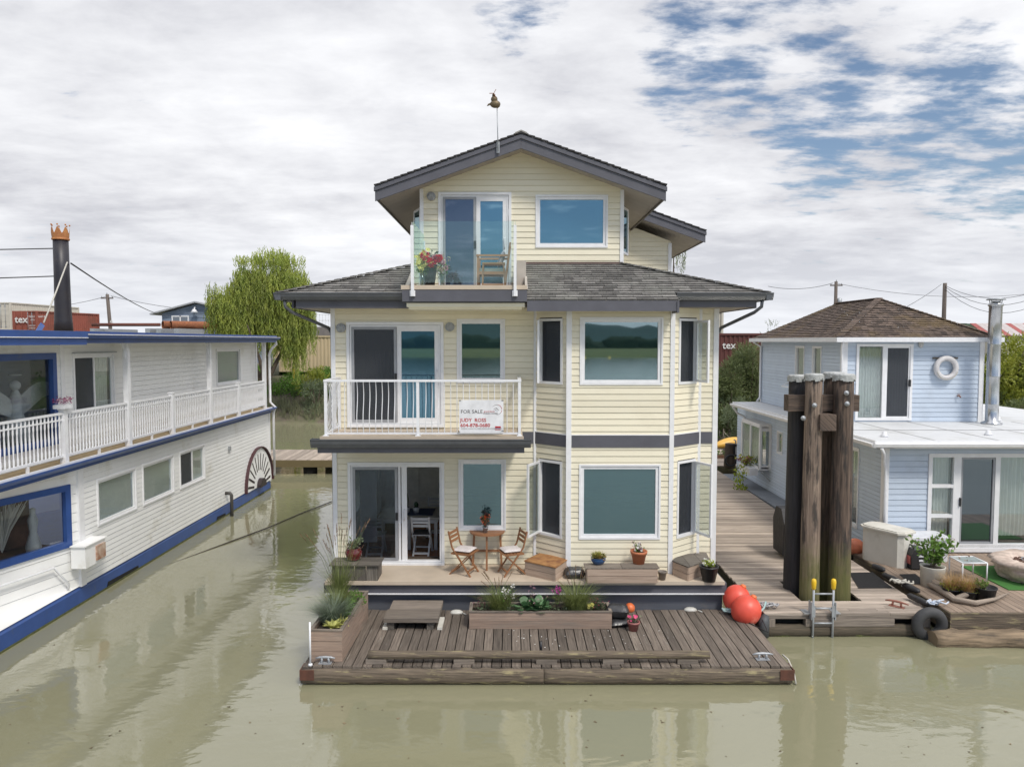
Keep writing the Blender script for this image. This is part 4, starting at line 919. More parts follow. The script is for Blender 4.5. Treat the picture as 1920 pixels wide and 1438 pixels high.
# roof
RXE = -8.98
mb = MB(); mb.prism([(UX-6, 5.62), (RXE+.02, 5.62), (RXE+.02, 5.805), (-11.2, 5.86), (UX-6, 5.86)], H0, H1+.1, 'y'); mb.build('roof', mat('flat_roof_felt', (.16, .15, .14), .9, (.26, .2, .15), scale=3), boat)
yj = sy(143, -8.95)
mb = MB(); mb.box(RXE+.02, RXE+.07, yj, H1+.15, 5.56, 5.81); mb.prism([(RXE+.07, 5.66), (RXE+.17, 5.66), (RXE+.2, 5.72), (RXE+.2, 5.75), (RXE+.07, 5.75)], yj, H1+.15, 'y'); mb.box(UX-4, RXE+.02, H1+.1, H1+.15, 5.6, 5.78); mb.build('roof_fascia', BLUE, boat)
mb = MB(); mb.box(RXE+.02, RXE+.26, H0, yj, 5.53, 5.80); mb.box(RXE+.26, RXE+.29, H0, yj, 5.67, 5.80); mb.build('front_fascia', BLUE, boat)
mb = MB(); mb.box(RXE+.2, RXE+.212, yj, H1+.15, 5.735, 5.753); mb.box(RXE+.29, RXE+.3, H0, yj, 5.665, 5.68); mb.build('fascia_flashing', WHITE, boat)
mb = MB(); mb.box(UX-4, RXE+.02, H0, H1, 5.60, 5.618); mb.build('soffit', WSIDE, boat)
mb = MB(); mb.tube([(RXE+.05, H1+.02, 5.62), (RXE+.08, H1+.04, 5.5), (RXE-.12, H1+.06, 5.3), (RXE-.2, H1+.06, 5.1), (RXE-.2, H1+.06, 3.3), (RXE-.0, H1+.06, 3.1), (RXE-.08, H1+.06, 2.9), (RXE-.08, H1+.06, .5)], .045, 8); mb.build('downspout', WPAINT, boat)
# paddle wheel ornament
WYc, WR, WZ = 26.85, 1.42, .36
TW = FR((HX, 0, 0), (0, 1, 0))
mb = MB(TW); n = 28; pts = [(WYc+WR*.94*math.cos(math.pi*k/n), WZ+WR*.94*math.sin(math.pi*k/n)) for k in range(n+1)]
mb.prism([(p[0], p[1]) for p in pts], -.045, -.03, 'y'); wh = mb.build('paddle_wheel', WSIDE, boat)
mb = MB(TW)
for k in range(n):
    a, b = math.pi*k/n, math.pi*(k+1)/n
    mb.beam((WYc+WR*math.cos(a), -.06, WZ+WR*math.sin(a)), (WYc+WR*math.cos(b), -.06, WZ+WR*math.sin(b)), .03, .11, up=(0, 1, 0))
mb.build('wheel_rim', mat('maroon_paint', (.07, .025, .03), .5), wh)
mb = MB(TW)
for k in range(12):
    a = math.pi*(k+.5)/12; c, s_ = math.cos(a), math.sin(a); mb.beam((WYc+WR*.42*c, -.05, WZ+WR*.42*s_), (WYc+WR*.84*c, -.05, WZ+WR*.84*s_), .012, .075 if k in (0, 1, 10, 11) else .05, up=(-s_, 0, c))
mb.prism([(WYc+.3*math.cos(math.pi*k/10), WZ+.3*math.sin(math.pi*k/10)) for k in range(11)], -.2, -.04, 'y'); mb.build('wheel_spoke_slots', mat('near_black_paint', (.03, .02, .022), .5), wh)
# wall fittings
yb = sy(150, HX+.1)
mb = MB(); mb.box(HX, HX+.3, yb-.38, yb+.38, .86, 1.32); mb.box(HX-.0, HX+.33, yb-.42, yb+.42, 1.32, 1.345); mb.build('vent_housing', WSIDE, boat)
mb = MB(); mb.box(HX+.3, HX+.34, yb+.0, yb+.33, .93, 1.24); mb.build('vent_grille', mat('rust_streaked_enamel', (.55, .45, .36), .6, (.25, .08, .03), scale=6), boat)
mb = MB(); yp = sy(417, HX); mb.tube([(HX-.02, yp, .74), (HX+.16, yp, .74), (HX+.2, yp, .68), (HX+.2, yp, -.1)], .055, 8); mb.build('drain_pipe', mat('dark_pvc_pipe', (.07, .065, .06), .5), boat)
mb = MB(); mb.box(HX+.02, HX+.06, 21.9+2.1, 22.05+2.1, 2.05, 2.2); mb.build('outlet_box', GALV, boat)
mb = MB(FH2); mb.tube([(2.5, -.04, .95), (2.6, -.1, 1.0), (5.2, -.1, 1.0), (5.55, -.1, .55), (5.6, -.02, .42)], .025, 6); mb.build('grab_rail', WPAINT, boat)
mb = MB(FU); mb.box(10.35, 10.6, -.14, -.02, 5.44, 5.5); mb.build('flood_lamp', mat('black_lamp_housing', (.03, .03, .035), .5), boat)
# smoke stack
sx_, syy = -11.1, 18.5
p = PY(119, 608, syy); sx_ = p.x
st = thing('smoke_stack', 'tall black smoke stack with an orange crown on the left houseboat roof', 'smoke stack', (sx_, syy, 5.85))
zt = PY(119, 450, syy).z
mb = MB(); mb.lathe([(.215, 5.8), (.2, 6.1), (.185, 6.4), (.175, 7.2), (.172, zt)], (sx_, syy, 0), 20); mb.build('stack_pipe', STACK, st)
mb = MB(); mb.lathe([(.19, zt-.01), (.2, zt), (.2, zt+.03), (.182, zt+.045)], (sx_, syy, 0), 20)
n = 48
for k in range(n):
    a, b = 2*math.pi*k/n, 2*math.pi*(k+1)/n
    def hh(q): f = (q*7/(2*math.pi)) % 1; return zt+.14+.2*(1-abs(f-.5)*2)**1.3
    q = [(sx_+.185*math.cos(a), syy+.185*math.sin(a)), (sx_+.185*math.cos(b), syy+.185*math.sin(b))]; r2 = [(sx_+.2*math.cos(a), syy+.2*math.sin(a)), (sx_+.2*math.cos(b), syy+.2*math.sin(b))]
    mb.poly([(*q[0], zt+.03), (*q[1], zt+.03), (*r2[1], hh(b)), (*r2[0], hh(a))])
for k in range(7):
    a = 2*math.pi*(k+.5)/7; mb.ball((sx_+.2*math.cos(a), syy+.2*math.sin(a), zt+.355), .022, n=6, m=5)
mb.build('crown_rim', GOLD, st)
mb = MB(); a0 = PY(126, 492, syy-.25); a1 = PY(82, 605, 16.0); a2 = PY(62, 636, 15.3); mb.tube([a0, a0.lerp(a1, .5)+Vector((0, 0, -.02)), a1], .018, 5); mb.build('guy_rope', ROPEW, st)
mb = MB(); mb.beam(PY(80, 608, 16.0), a2, .012, .1, up=(0, 1, 0)); mb.build('anchor_strap', BLUE, st)
def wire(name, pts, r, label, sag=0, group=None, m=None, cat='cable'):
    mb = MB(); q = []
    for k in range(13):
        t = k/12; p = Vector(pts[0]).lerp(Vector(pts[1]), t); p.z -= sag*4*t*(1-t); q.append(p)
    mb.tube(q, r, 5); return mb.build(name, m or BLK, None, label=label, cat=cat, group=group)
wire('overhead_cable', (PY(104, 466, syy), PY(-700, 476, 16)), .014, 'upper of two dark cables running left from the black smoke stack', .02)
wire('overhead_cable', (PY(104, 518, syy), PY(-700, 532, 16)), .014, 'lower of two dark cables running left from the black smoke stack', .04)
wire('overhead_cable', (PY(133, 494, syy), PY(318, 592, 70)), .02, 'black twisted cable sloping down right from the smoke stack to the far grey workshop', .35)
# things on the boat
mb = MB(); p0 = Vector((UX+.0, 0, 0)); 
FA = FR((UX-.35, 0, 0), (0, 1, 0)); ang = thing('angel_figure', 'white wire angel figure with spread wings behind the upper blue window', 'figure', (UX-.4, 15.2, 3.5))
ya = 14.9
mb = MB(FA); mb.lathe([(.30, 3.6), (.2, 3.9), (.09, 4.25), (.12, 4.45), (.05, 4.62), (.0, 4.64)], (ya, 0, 0), 14); mb.build('gown', mat('white_wire_cloth', (.62, .66, .7), .8, scale=30, bump=.5), ang)
mb = MB(FA); mb.ball((ya, 0, 4.72), .1, n=10, m=8); mb.build('head', MT['white_wire_cloth'], ang)
mb = MB(FA); mb.torus((ya, 0, 4.93), .11, .012, n=16, m=5); mb.build('halo', MT['white_wire_cloth'], ang)
for s_ in (-1, 1):
    mb = MB(FA); pts = []
    for k in range(9):
        t = k/8; pts.append((ya+s_*(.08+1.35*t), 4.42+.33*math.sin(t*2.6)))
    for k in range(8, -1, -1):
        t = k/8; pts.append((ya+s_*(.08+1.3*t), 4.2+.33*math.sin(t*2.6)-.28*(1-t)**.6*math.sin(t*3+.4)))
    mb.prism(pts, .02, .05, 'y'); mb.build('wing', MT['white_wire_cloth'], ang)
mb = MB(FH2)
for _ in range(90):
    a = R.uniform(-.5, .5); b = R.uniform(-.3, .3); h_ = R.uniform(.75, 1.0)
    mb.tube([(4.55, .45, 1.45), (4.55+a*.3, .45+b*.4, 1.45+h_*.5), (4.55+a*.8, .45+b, 1.45+h_)], .009, 3, False)
tw = mb.build('twig_bunch', mat('whitewashed_twigs', (.85, .83, .79), .8), None, label='bunch of white twigs fanned out behind the lower blue window', cat='twigs')
mb = MB(FH2); mb.lathe([(.12, 1.25), (.15, 1.4), (.07, 1.7), (.1, 1.95), (.05, 2.1), (.06, 2.18), (0, 2.22)], (5.2, .4, 0), 14); mb.build('white_figurine', mat('white_porcelain', (.72, .74, .76), .3), None, label='white porcelain figurine right of the twigs in the lower blue window', cat='figurine')
fy = PYS[0]
mb = MB(); mb.box(RX-.12, RX+.12, fy-.14, fy+.14, 4.23, 4.31)
for _ in range(30): bloom(mb, (RX+R.uniform(-.13, .13), fy+R.uniform(-.12, .14), 4.33+R.uniform(0, .12)), .04, 8, 1 if R.random() < .5 else 2)
mb.build('flower_box', [WPLAS, MT['purple_petals'], MT['pale_pink_petals']], None, label='small box of crimson and white flowers on the left houseboat rail post', cat='flower box')
# ================================================================== timber swim float in front of the porch
FZ = .30; FY0, FY1 = 11.88, 14.5; FX0, FX1 = PY(566, 1250, 11.88).x, PY(1486, 1250, 11.88).x
flt = thing('swim_float', 'weathered plank float in front of the cream house porch', 'float', ((FX0+FX1)/2, 13.3, 0))
mb = MB(); x = FX0; w_ = .146
while x < FX1-.05:
    e_ = R.uniform(-.03, .03); dz_ = R.uniform(-.006, .006); mb.box(x, min(x+w_, FX1), FY0+.05+e_, FY1+e_, FZ-.04+dz_, FZ+dz_); x += w_+.017
mb.build('deck_planks', WOODD, flt)
mb = MB(); mb.box(FX0+.05, FX1-.05, FY0+.2, FY1-.05, -.2, FZ-.05); mb.build('float_core', mat('black_float_core', (.012, .011, .01), .9), flt)
def rough_log(p0, p1, ry, rz, m, name, parent, n=26, ns=.12, seed=0):
    mb = MB(); p0 = Vector(p0); p1 = Vector(p1); mb.smooth = True; prev = None; L = (p1-p0).length
    d = (p1-p0).normalized(); q = d.cross(Vector((0, 0, 1))).normalized()
    for k in range(n+1):
        c = p0.lerp(p1, k/n); ring = []
        for j in range(12):
            a = 2*math.pi*j/12; f = 1+ns*noise.noise(Vector((k*.5, j*.8, seed)))*2
            ca, sa = math.cos(a), math.sin(a); sq = 1/max(abs(ca), abs(sa))**.55
            ring.append(c + q*ry*ca*sq*f + Vector((0, 0, 1))*rz*sa*sq*f)
        i = mb.raw(ring)
        if prev is not None:
            for j in range(12):
                j2 = (j+1) % 12; mb.face((prev+j, prev+j2, i+j2, i+j), [((k-1)*L/n, j*.06), ((k-1)*L/n, j*.06+.06), (k*L/n, j*.06+.06), (k*L/n, j*.06)], .4)
        prev = i
    mb.smooth = False; mb.face(range(12)[::-1]); mb.face(range(prev, prev+12)); return mb.build(name, m, parent)
xm = PY(1020, 1265, FY0).x
rough_log((FX0-.02, FY0+.06, .14), (xm-.004, FY0+.06, .14), .075, .125, TIMB, 'edge_timber', flt, 40, .05, 1); rough_log((xm+.004, FY0+.06, .14), (FX1, FY0+.06, .14), .075, .125, TIMB, 'edge_timber', flt, 40, .05, 2)
for x in (FX0+.03, FX1-.03): rough_log((x, FY0+.1, .16), (x, FY1, .16), .05, .11, TIMB, 'side_timber', flt, 14, .05, x)
rough_log((PY(690, 1225, 12.06).x, 12.07, .435), (PY(1330, 1222, 12.06).x, 12.07, .435), .075, .06, TIMB, 'bull_rail', flt, 40, .05, 4)
for u in (705, 1025, 1150, 1290, 870): 
    x = PY(u, 1245, 12.0).x; mb = MB(); mb.box(x-.17, x+.17, 12.0, 12.14, FZ, FZ+.08); mb.build('rail_block', WOODW, flt)
for x0, s_ in ((FX0-.02, 1), (FX1+.015, -1)):
    mb = MB(); mb.box(x0, x0+s_*.22, FY0-.03, FY0-.02, .1, .27); mb.box(x0-s_*.012, x0, FY0-.03, FY0+.25, .1, .27); mb.build('corner_plate', mat('dark_rust_plate', (.13, .05, .03), .8, (.07, .03, .02), scale=8), flt)
def cleat(x, y, z, rz, m, parent, L=.3):
    mb = MB(TR((x, y, z), rz)); mb.tube([(-L/2, 0, .085), (-L*.3, 0, .1), (0, 0, .105), (L*.3, 0, .1), (L/2, 0, .085)], [.012, .02, .024, .02, .012], 8)
    for s_ in (-1, 1): mb.tube([(s_*L*.2, 0, 0), (s_*L*.16, 0, .1)], .02, 8)
    mb.box(-L*.33, L*.33, -.05, .05, 0, .012); return mb.build('cleat', m, parent)
p = PZ(607, 1248, FZ); cleat(p.x, p.y+.1, FZ, 0, GALV, flt, .32); p = PZ(1430, 1236, FZ); cleat(p.x, p.y, FZ, 0, GALV, flt, .34)
p = PZ(1014, 1228, FZ); mb = MB(); mb.tube([(p.x, p.y, FZ), (p.x, p.y, FZ+.24)], .024, 10); mb.lathe([(.05, 0), (.05, .03), (.03, .05)], (p.x, p.y, FZ), 12); mb.build('umbrella_socket', mat('black_steel', (.02, .02, .022), .4), flt)
p = PZ(1430, 1236, FZ); mb = MB()
mb.tube([(FX1+.02, FY0+.5, FZ), (FX1+.06, FY0+.35, FZ-.02), (FX1+.08, FY0+.15, .15), (FX1+.07, FY0+.02, .02)], .016, 6); mb.tube([(FX0-.03, FY0+.3, FZ-.05), (FX0-.06, FY0+.1, .1), (FX0-.05, FY0, -.02)], .014, 6); mb.build('hanging_rope', ROPEW, flt)
# white pole
p = PZ(582, 1247, FZ); mb = MB(); mb.tube([(p.x, p.y, FZ), (p.x, p.y, FZ+.72)], .016, 8); mb.lathe([(.04, 0), (.03, .03)], (p.x, p.y, FZ), 10); mb.build('short_white_pole', WPAINT, None, label='thin white pole standing at the left front corner of the plank float', cat='pole')
# ================================================================== dock and walkway on the right
WZ_ = .43; WXL = 4.80; WXR = 8.05; WY0 = 13.93
dock = thing('dock_walkway', 'grey plank dock and walkway running back between the cream and pale blue houses', 'dock', (6.4, 20, 0))
mb = MB(); y = WY0+.40
hole_ = (PZ(1500, 1120, WZ_).x-.05, PZ(1608, 1120, WZ_).x+.0, 14.68, 15.75)
while y < 30.4:
    w = R.choice((.09, .14, .14, .14)); r = R.random(); dz_ = R.uniform(-.004, .004)
    xr = WXR + (.0 if y < 19 else (y-19)*.02)
    xl = WXL + R.uniform(-.015, .015)
    if y+w > hole_[2] and y < hole_[3]:
        mb.box(xl, hole_[0], y, y+w, WZ_-.04+dz_, WZ_+dz_, r); mb.box(hole_[1], xr, y, y+w, WZ_-.04+dz_, WZ_+dz_, R.random())
    else: mb.box(xl, xr, y, y+w, WZ_-.04+dz_, WZ_+dz_, r)
    y += w+.014
for k in range(3):
    xs_ = [WXL, 5.7+R.random(), 7+R.random()*.3, WXR-.08]
    for a, b in zip(xs_, xs_[1:]): mb.box(a+.003, b-.003, WY0+k*.135, WY0+k*.135+.125, WZ_-.03, WZ_+.012)
mb.build('deck_planks', WOODP, dock)
mb = MB(); mb.box(WXL, WXL+.1, WY0+.3, 30.4, -.1, WZ_-.045); mb.box(WXR-.08, WXR, 14.6, 30.4, -.1, WZ_-.045)
mb.build('side_stringer', mat('mossy_dark_timber', (.075, .065, .04), .9, (.03, .03, .02), scale=5), dock)
mb = MB(); zt_ = WZ_-.035
mb.box(WXL, WXR-.1, WY0+.0, WY0+.12, zt_-.06, zt_); x0 = PY(1455, 1160, WY0).x; 
mb.box(WXL, x0-.02, WY0-.02, WY0+.14, .05, zt_-.06); mb.box(PY(1510, 1160, WY0).x, PY(1676, 1160, WY0).x, WY0-.03, WY0+.12, .2, zt_-.055); mb.box(PY(1716, 1160, WY0).x, WXR-.1, WY0-.02, WY0+.14, .05, zt_-.06)
mb.build('front_beam', WOODW, dock)
rough_log((WXL, WY0+.05, .1), (WXR-.1, WY0+.05, .1), .1, .11, mat('algae_stained_beam', (.13, .10, .07), .9, (.05, .045, .03), wood=True, scale=1.5, bump=.7), 'lower_beam', dock, 30, .05, 8)
mb = MB(); mb.box(WXL+.15, WXR-.2, WY0+.3, 30, -.2, WZ_-.06); 
mb2 = None
core = MB(); core.box(WXL+.12, hole_[0], WY0+.2, 30, -.2, WZ_-.05); core.box(hole_[1], WXR-.1, WY0+.2, 30, -.2, WZ_-.05); core.box(hole_[0], hole_[1], hole_[3], 30, -.2, WZ_-.05); core.build('dock_core', MT['black_float_core'], dock)
mb = MB(); mb.smooth = True; mb.tube([(WXL-.02, WY0-.02, -.02), (WXL-.02, WY0-.02, .3), (WXL+.04, WY0+.02, .4)], [.1, .11, .06], 12); mb.build('corner_bumper', mat('grey_black_rubber', (.07, .075, .08), .6, scale=4), dock)
for u in (1470, 1615): 
    p = PY(u, 1190, WY0); mb = MB(); mb.ball((p.x, WY0+.1, .0), .28, .15, .1, ns=.4, n=14); mb.build('weed_clump', ALGAE, dock)
cleat(PZ(1665, 1127, WZ_).x, WY0+.35, WZ_+.012, -.75, mat('rusty_red_cleat', (.32, .13, .09), .7), dock, .42)
# swim ladder
lx0, lx1 = PY(1525, 1140, 13.86).x, PY(1562, 1140, 13.86).x; ly = 13.86
lad = thing('swim_ladder', 'grey metal swim ladder with yellow grips on the dock edge in front of the piles', 'ladder', ((lx0+lx1)/2, ly, 0))
mb = MB(); ztop = PY(1540, 1088, ly).z
for x in (lx0, lx1): mb.tube([(x, ly, -.25), (x, ly, ztop)], .022, 8)
for v in (1113, 1140, 1168): z = PY(1540, v, ly).z; mb.tube([(lx0, ly, z), (lx1, ly, z)], .018, 8)
mb.build('rails', GALV, lad)
for x in (lx0, lx1):
    mb = MB(); mb.tube([(x, ly, ztop-.18), (x, ly, ztop-.15), (x, ly, ztop-.03), (x, ly, ztop+.02), (x, ly, ztop+.035)], [.02, .04, .048, .04, .015], 10); mb.build('yellow_grip', YEL, lad)
    mb = MB(); s_ = -1 if x == lx0 else 1; mb.box(x+s_*.03, x+s_*.045, ly-.04, ly+.12, .35, .68); mb.box(x+s_*.03, x+s_*.16, ly+.02, ly+.25, WZ_+.014, WZ_+.026); mb.box(x-.03, x+.03, ly-.03, ly-.022, .4, .62); mb.build('bracket', GALV, lad)
# tyre bumper, log
p = PY(1743, 1170, 13.8); mb = MB(); mb.torus((0, 0, 0), .235, .1, Matrix.Translation((p.x, 13.8, p.z)) @ Matrix.Rotation(math.pi/2+.08, 4, 'X'), n=32, m=12, sq=.95); mb.build('old_tyre', mat('worn_tyre_rubber', (.035, .036, .04), .7, (.055, .055, .055), scale=4, bump=.3), None, label='old black car tyre hanging as a bumper on the dock corner', cat='tyre')
rough_log((PY(1750, 1196, 13.55).x, 13.6, .06), (13.5, 13.45, .1), .2, .17, mat('split_brown_log', (.30, .22, .14), .9, (.08, .06, .04), wood=True, scale=1.3, bump=.9, bscale=2, dirt=(.05, .04, .03), dscale=2, dlo=.5, dhi=.65), 'floating_log', None, 40, .18, 3)
o = [q for q in COL.objects if q.name == 'floating_log'][0]; o['label'] = 'long split driftwood log floating in front of the right deck'; o['category'] = 'log'
# mooring piles
pc = thing('mooring_piles', 'cluster of four tall dark timber piles bolted together with cross beams', 'piles', (6.2, 15.1, -.5))
def pile(u, uy, vt, r, m, nm='pile', dark=0):
    x = PY(u, 900, uy).x; z = PY(u, vt, uy).z; mb = MB(); n = 20; pr = None; mb.smooth = True; zs_ = [-.6, .2, .43, .8, 1.3, 2, 2.7, 3.4, 4, 4.5, z]
    for k, zz in enumerate(zs_):
        i = mb.raw([(x+.0+(r*1.12-.02*zz*r/.2*.4)*math.cos(2*math.pi*j/n)*(1+.05*noise.noise(Vector((j*.9, k*.7, u)))), uy+(r*1.12-.02*zz*r/.2*.4)*math.sin(2*math.pi*j/n)*(1+.05*noise.noise(Vector((j*.9, k*.7, u+5)))), zz) for j in range(n)])
        if pr is not None:
            for j in range(n):
                j2 = (j+1) % n; mb.face((pr+j, pr+j2, i+j2, i+j), [(zs_[k-1]+u, j*.06), (zs_[k-1]+u, j*.06+.06), (zz+u, j*.06+.06), (zz+u, j*.06)], .5)
        pr = i
    mb.smooth = False; mb.face(range(pr, pr+n)); P = mb.build(nm, m, pc)
    mb = MB(); prf = [(r*1.02, z-.1), (r*1.03, z), (r*.9, z+.025), (0, z+.035)]; mb.lathe(prf, (x, uy, 0), 20)
    for j in range(26):
        a = 2*math.pi*j/26; mb.beam((x+r*1.03*math.cos(a), uy+r*1.03*math.sin(a), z), (x+r*1.05*math.cos(a), uy+r*1.05*math.sin(a), z-.05-.08*R.random()), .06, .012, up=(math.cos(a), math.sin(a), 0))
    mb.build('foil_cap', mat('crumpled_grey_cap', (.50, .51, .50), .55, (.3, .31, .3), scale=14, bump=1, bscale=20) if 'crumpled_grey_cap' not in MT else MT['crumpled_grey_cap'], P)
    return x, r, z
PILEM = PILE
def pile_mat(name, base, c2, alz=1.35):
    m = mat(name, base, .85, c2, wood=True, scale=1.1, rnd=.1, bump=.9, bscale=2, dirt=(.03, .026, .024), dscale=2.2, dlo=.5, dhi=.6)
    t = m.node_tree; b = t.nodes['Principled BSDF']; src = b.inputs['Base Color'].links[0].from_socket
    g = t.nodes.new('ShaderNodeNewGeometry'); s3 = t.nodes.new('ShaderNodeSeparateXYZ'); t.links.new(g.outputs['Position'], s3.inputs[0])
    nz = t.nodes.new('ShaderNodeTexNoise'); nz.inputs['Scale'].default_value = 5; t.links.new(g.outputs['Position'], nz.inputs['Vector'])
    ad = t.nodes.new('ShaderNodeMath'); ad.operation = 'ADD'; t.links.new(s3.outputs[2], ad.inputs[0]); t.links.new(nz.outputs['Fac'], ad.inputs[1])
    mr = t.nodes.new('ShaderNodeMapRange'); t.links.new(ad.outputs[0], mr.inputs[0]); mr.inputs[1].default_value = alz+.8; mr.inputs[2].default_value = alz; mr.inputs[4].default_value = .7
    mx = t.nodes.new('ShaderNodeMix'); mx.data_type = 'RGBA'; t.links.new(mr.outputs[0], mx.inputs[0]); t.links.new(src, mx.inputs[6]); mx.inputs[7].default_value = (.12, .125, .03, 1); t.links.new(mx.outputs[2], b.inputs['Base Color']); return m
PM1 = pile_mat('split_brown_pile', (.33, .25, .19), (.10, .07, .055)); PM2 = pile_mat('dark_stained_pile', (.17, .12, .09), (.035, .025, .02)); 
pile(1492, 15.42, 705, .19, PILED); pile(1559, 15.42, 700, .21, PM2); a = pile(1522, 14.95, 703, .175, PM1); b = pile(1578, 14.95, 703, .20, PM2)
def wbeam(p0, p1, w, h): mb = MB(); mb.beam(p0, p1, w, h); return mb.build('cross_beam', PILE, pc)
zc = PY(1540, 755, 15.2).z; wbeam((PY(1474, 755, 15.18).x, 15.18, zc), (PY(1606, 755, 15.18).x, 15.18, zc), .26, .33)
zc = PY(1553, 790, 14.8).z; xx = PY(1554, 790, 14.7).x; wbeam((xx, 14.72, zc-.02), (xx, 15.75, zc-.02), .32, .32)
for u, v, uy in ((1527, 760, 14.77), (1588, 757, 14.74), (1587, 737, 14.74), (1506, 784, 14.83)):
    p = PY(u, v, uy); mb = MB(Matrix.Translation(p) @ Matrix.Rotation(math.pi/2, 4, 'X')); mb.lathe([(.05, 0), (.05, .012), (.025, .012), (.025, .04), (0, .045)], n=12); mb.build('bolt', GALV, pc)
# covered barbecue, ring, small buoys behind the piles
mb = MB(); mb.prism([(17.45, WZ_+.1), (18.1, WZ_+.1), (18.15, 1.3), (17.95, 1.62), (17.6, 1.62), (17.4, 1.3)], 6.42, 7.5); bb = mb.build('covered_barbecue', mat('black_cover_cloth', (.018, .018, .022), .6, bump=.6), None, label='black covered barbecue on the walkway, mostly hidden behind the piles', cat='barbecue')
p = PY(1506, 990, 17.2); mb = MB(); mb.torus((0, 0, 0), .30, .065, Matrix.Translation(p) @ Matrix.Rotation(math.pi/2, 4, 'X'), n=28, m=8, r=.5)
mb.m = 1
for k in range(4):
    a = math.pi/4+k*math.pi/2; c = p+Vector((.3*math.cos(a), 0, .3*math.sin(a))); mb.beam(c-Vector((-.04*math.sin(a), 0, .04*math.cos(a))), c+Vector((-.04*math.sin(a), 0, .04*math.cos(a))), .14, .145, up=(0, 1, 0))
mb.build('life_ring', [ORNG, WPLAS], None, label='orange life ring with white bands behind the timber piles', cat='life ring')
p = PZ(1607, 1042, WZ_); mb = MB(); mb.ball((p.x, p.y+.1, WZ_+.2), .21, .2, .2); mb.build('orange_buoy', mat('faded_orange_buoy', (.8, .25, .13), .5, scale=3), None, label='faded orange buoy on the walkway to the right of the piles', cat='buoy')
# big red buoys between porch and dock
for (u, v, y, r, lb) in ((1381, 1122, 14.4, .26, 'upper rear round red buoy between the porch and the dock'), (1399, 1144, 14.0, .28, 'lower front round red buoy with rope by the porch corner')):
    p = PY(u, v, y); t = thing('round_buoy', lb, 'buoy', (p.x, y, p.z-r), 'red buoys between porch and dock')
    mb = MB(Matrix.Translation((p.x, y, p.z)) @ Matrix.Rotation(.5, 4, 'Y')); mb.ball((0, 0, 0), r, r, r*1.05, n=24, m=16); mb.build('buoy_body', RED, t)
    mb = MB(Matrix.Translation((p.x, y, p.z)) @ Matrix.Rotation(.5, 4, 'Y')); mb.lathe([(.07, r*.98), (.05, r*1.15), (.03, r*1.2), (.0, r*1.2)], n=12); mb.build('buoy_eye', ORNG, t)
def rope(pts, r, m, name, label, tangles=0, c=None, cat='rope'):
    mb = MB(); pts = [Vector(p) for p in pts]; q = []
    for k in range(len(pts)-1):
        for j in range(5): q.append(pts[k].lerp(pts[k+1], j/5))
    q.append(pts[-1]); mb.tube(q, r, 6)
    for _ in range(tangles):
        a = R.uniform(0, 6.28); rr = R.uniform(.05, .12); cc = Vector(c)+Vector((R.uniform(-.13, .13), R.uniform(-.06, .06), R.uniform(.01, .05)))
        mb.tube([cc+Vector((rr*math.cos(a+t*.8), rr*.6*math.sin(a+t*.8), .02*math.sin(t*2+a)+.02)) for t in range(7)], r, 6)
    return mb.build(name, m, None, label=label, cat=cat)
c0_ = PZ(1375, 1147, FZ+.03)
rope([c0_, PY(1400, 1144, 13.9), PY(1420, 1152, 13.85), PY(1432, 1140, 14.0), PY(1436, 1128, 14.2)], .019, ROPE, 'mooring_rope', 'pale teal rope knotted on the float corner and looped over the red buoys', 9, c0_)
rope([PZ(1372, 1148, FZ+.03), PZ(1400, 1165, FZ+.02), PZ(1440, 1185, FZ+.01), (WXL-.05, WY0+.02, .35)], .008, BLK, 'thin_black_line', 'thin black line from the float corner to the dock bumper', cat='line')
c1_ = Vector((WXL+.12, WY0+.22, WZ_+.05)); rope([c1_, c1_+Vector((.1, .05, .03)), c1_+Vector((-.05, .1, .02))], .016, mat('black_white_rope', (.05, .05, .06), .8, (.6, .6, .6), scale=25), 'coiled_rope', 'small black and white rope coil on the dock corner by the buoys', 6, c1_)
rope([PY(512, 897, 31.3), PY(560, 902, 31), PY(625, 903, 31)], .02, ROPEW, 'slack_line', 'pale slack line in front of the small footbridge', cat='line')
rope([PZ(622, 940, .03), PZ(560, 964, .03), PZ(500, 990, .03), PZ(440, 1012, .02), PZ(300, 1065, -.02), PZ(262, 1080, -.03)], .018, mat('wet_dark_rope', (.07, .06, .045), .7), 'waterline_rope', 'dark wet rope lying across the water between the houseboat and the cream house')
# rubber mats and dark things on the right dock
def rmat(pts, label):
    mb = MB(); P = [Vector(p) for p in pts]; z = P[0].z+.012
    for k in range(26):
        a = k/26; b = (k+.72)/26; A0 = P[0].lerp(P[3], a); A1 = P[1].lerp(P[2], a); B1 = P[1].lerp(P[2], b); B0 = P[0].lerp(P[3], b)
        n = 4; mb.poly([(A0.x, A0.y, z), (A1.x, A1.y, z), (B1.x, B1.y, z), (B0.x, B0.y, z)])
    mb.poly([(p.x, p.y, z-.006) for p in P]); return mb.build('rubber_mat', BLK, None, label=label, cat='mat', group='black ribbed mats on the right docks')
rmat([PZ(1610, 1103, WZ_+.006), PZ(1673, 1102, WZ_+.006), PZ(1636, 1073, WZ_+.006), PZ(1592, 1074, WZ_+.006)], 'large black ribbed mat on the dock to the right of the piles')
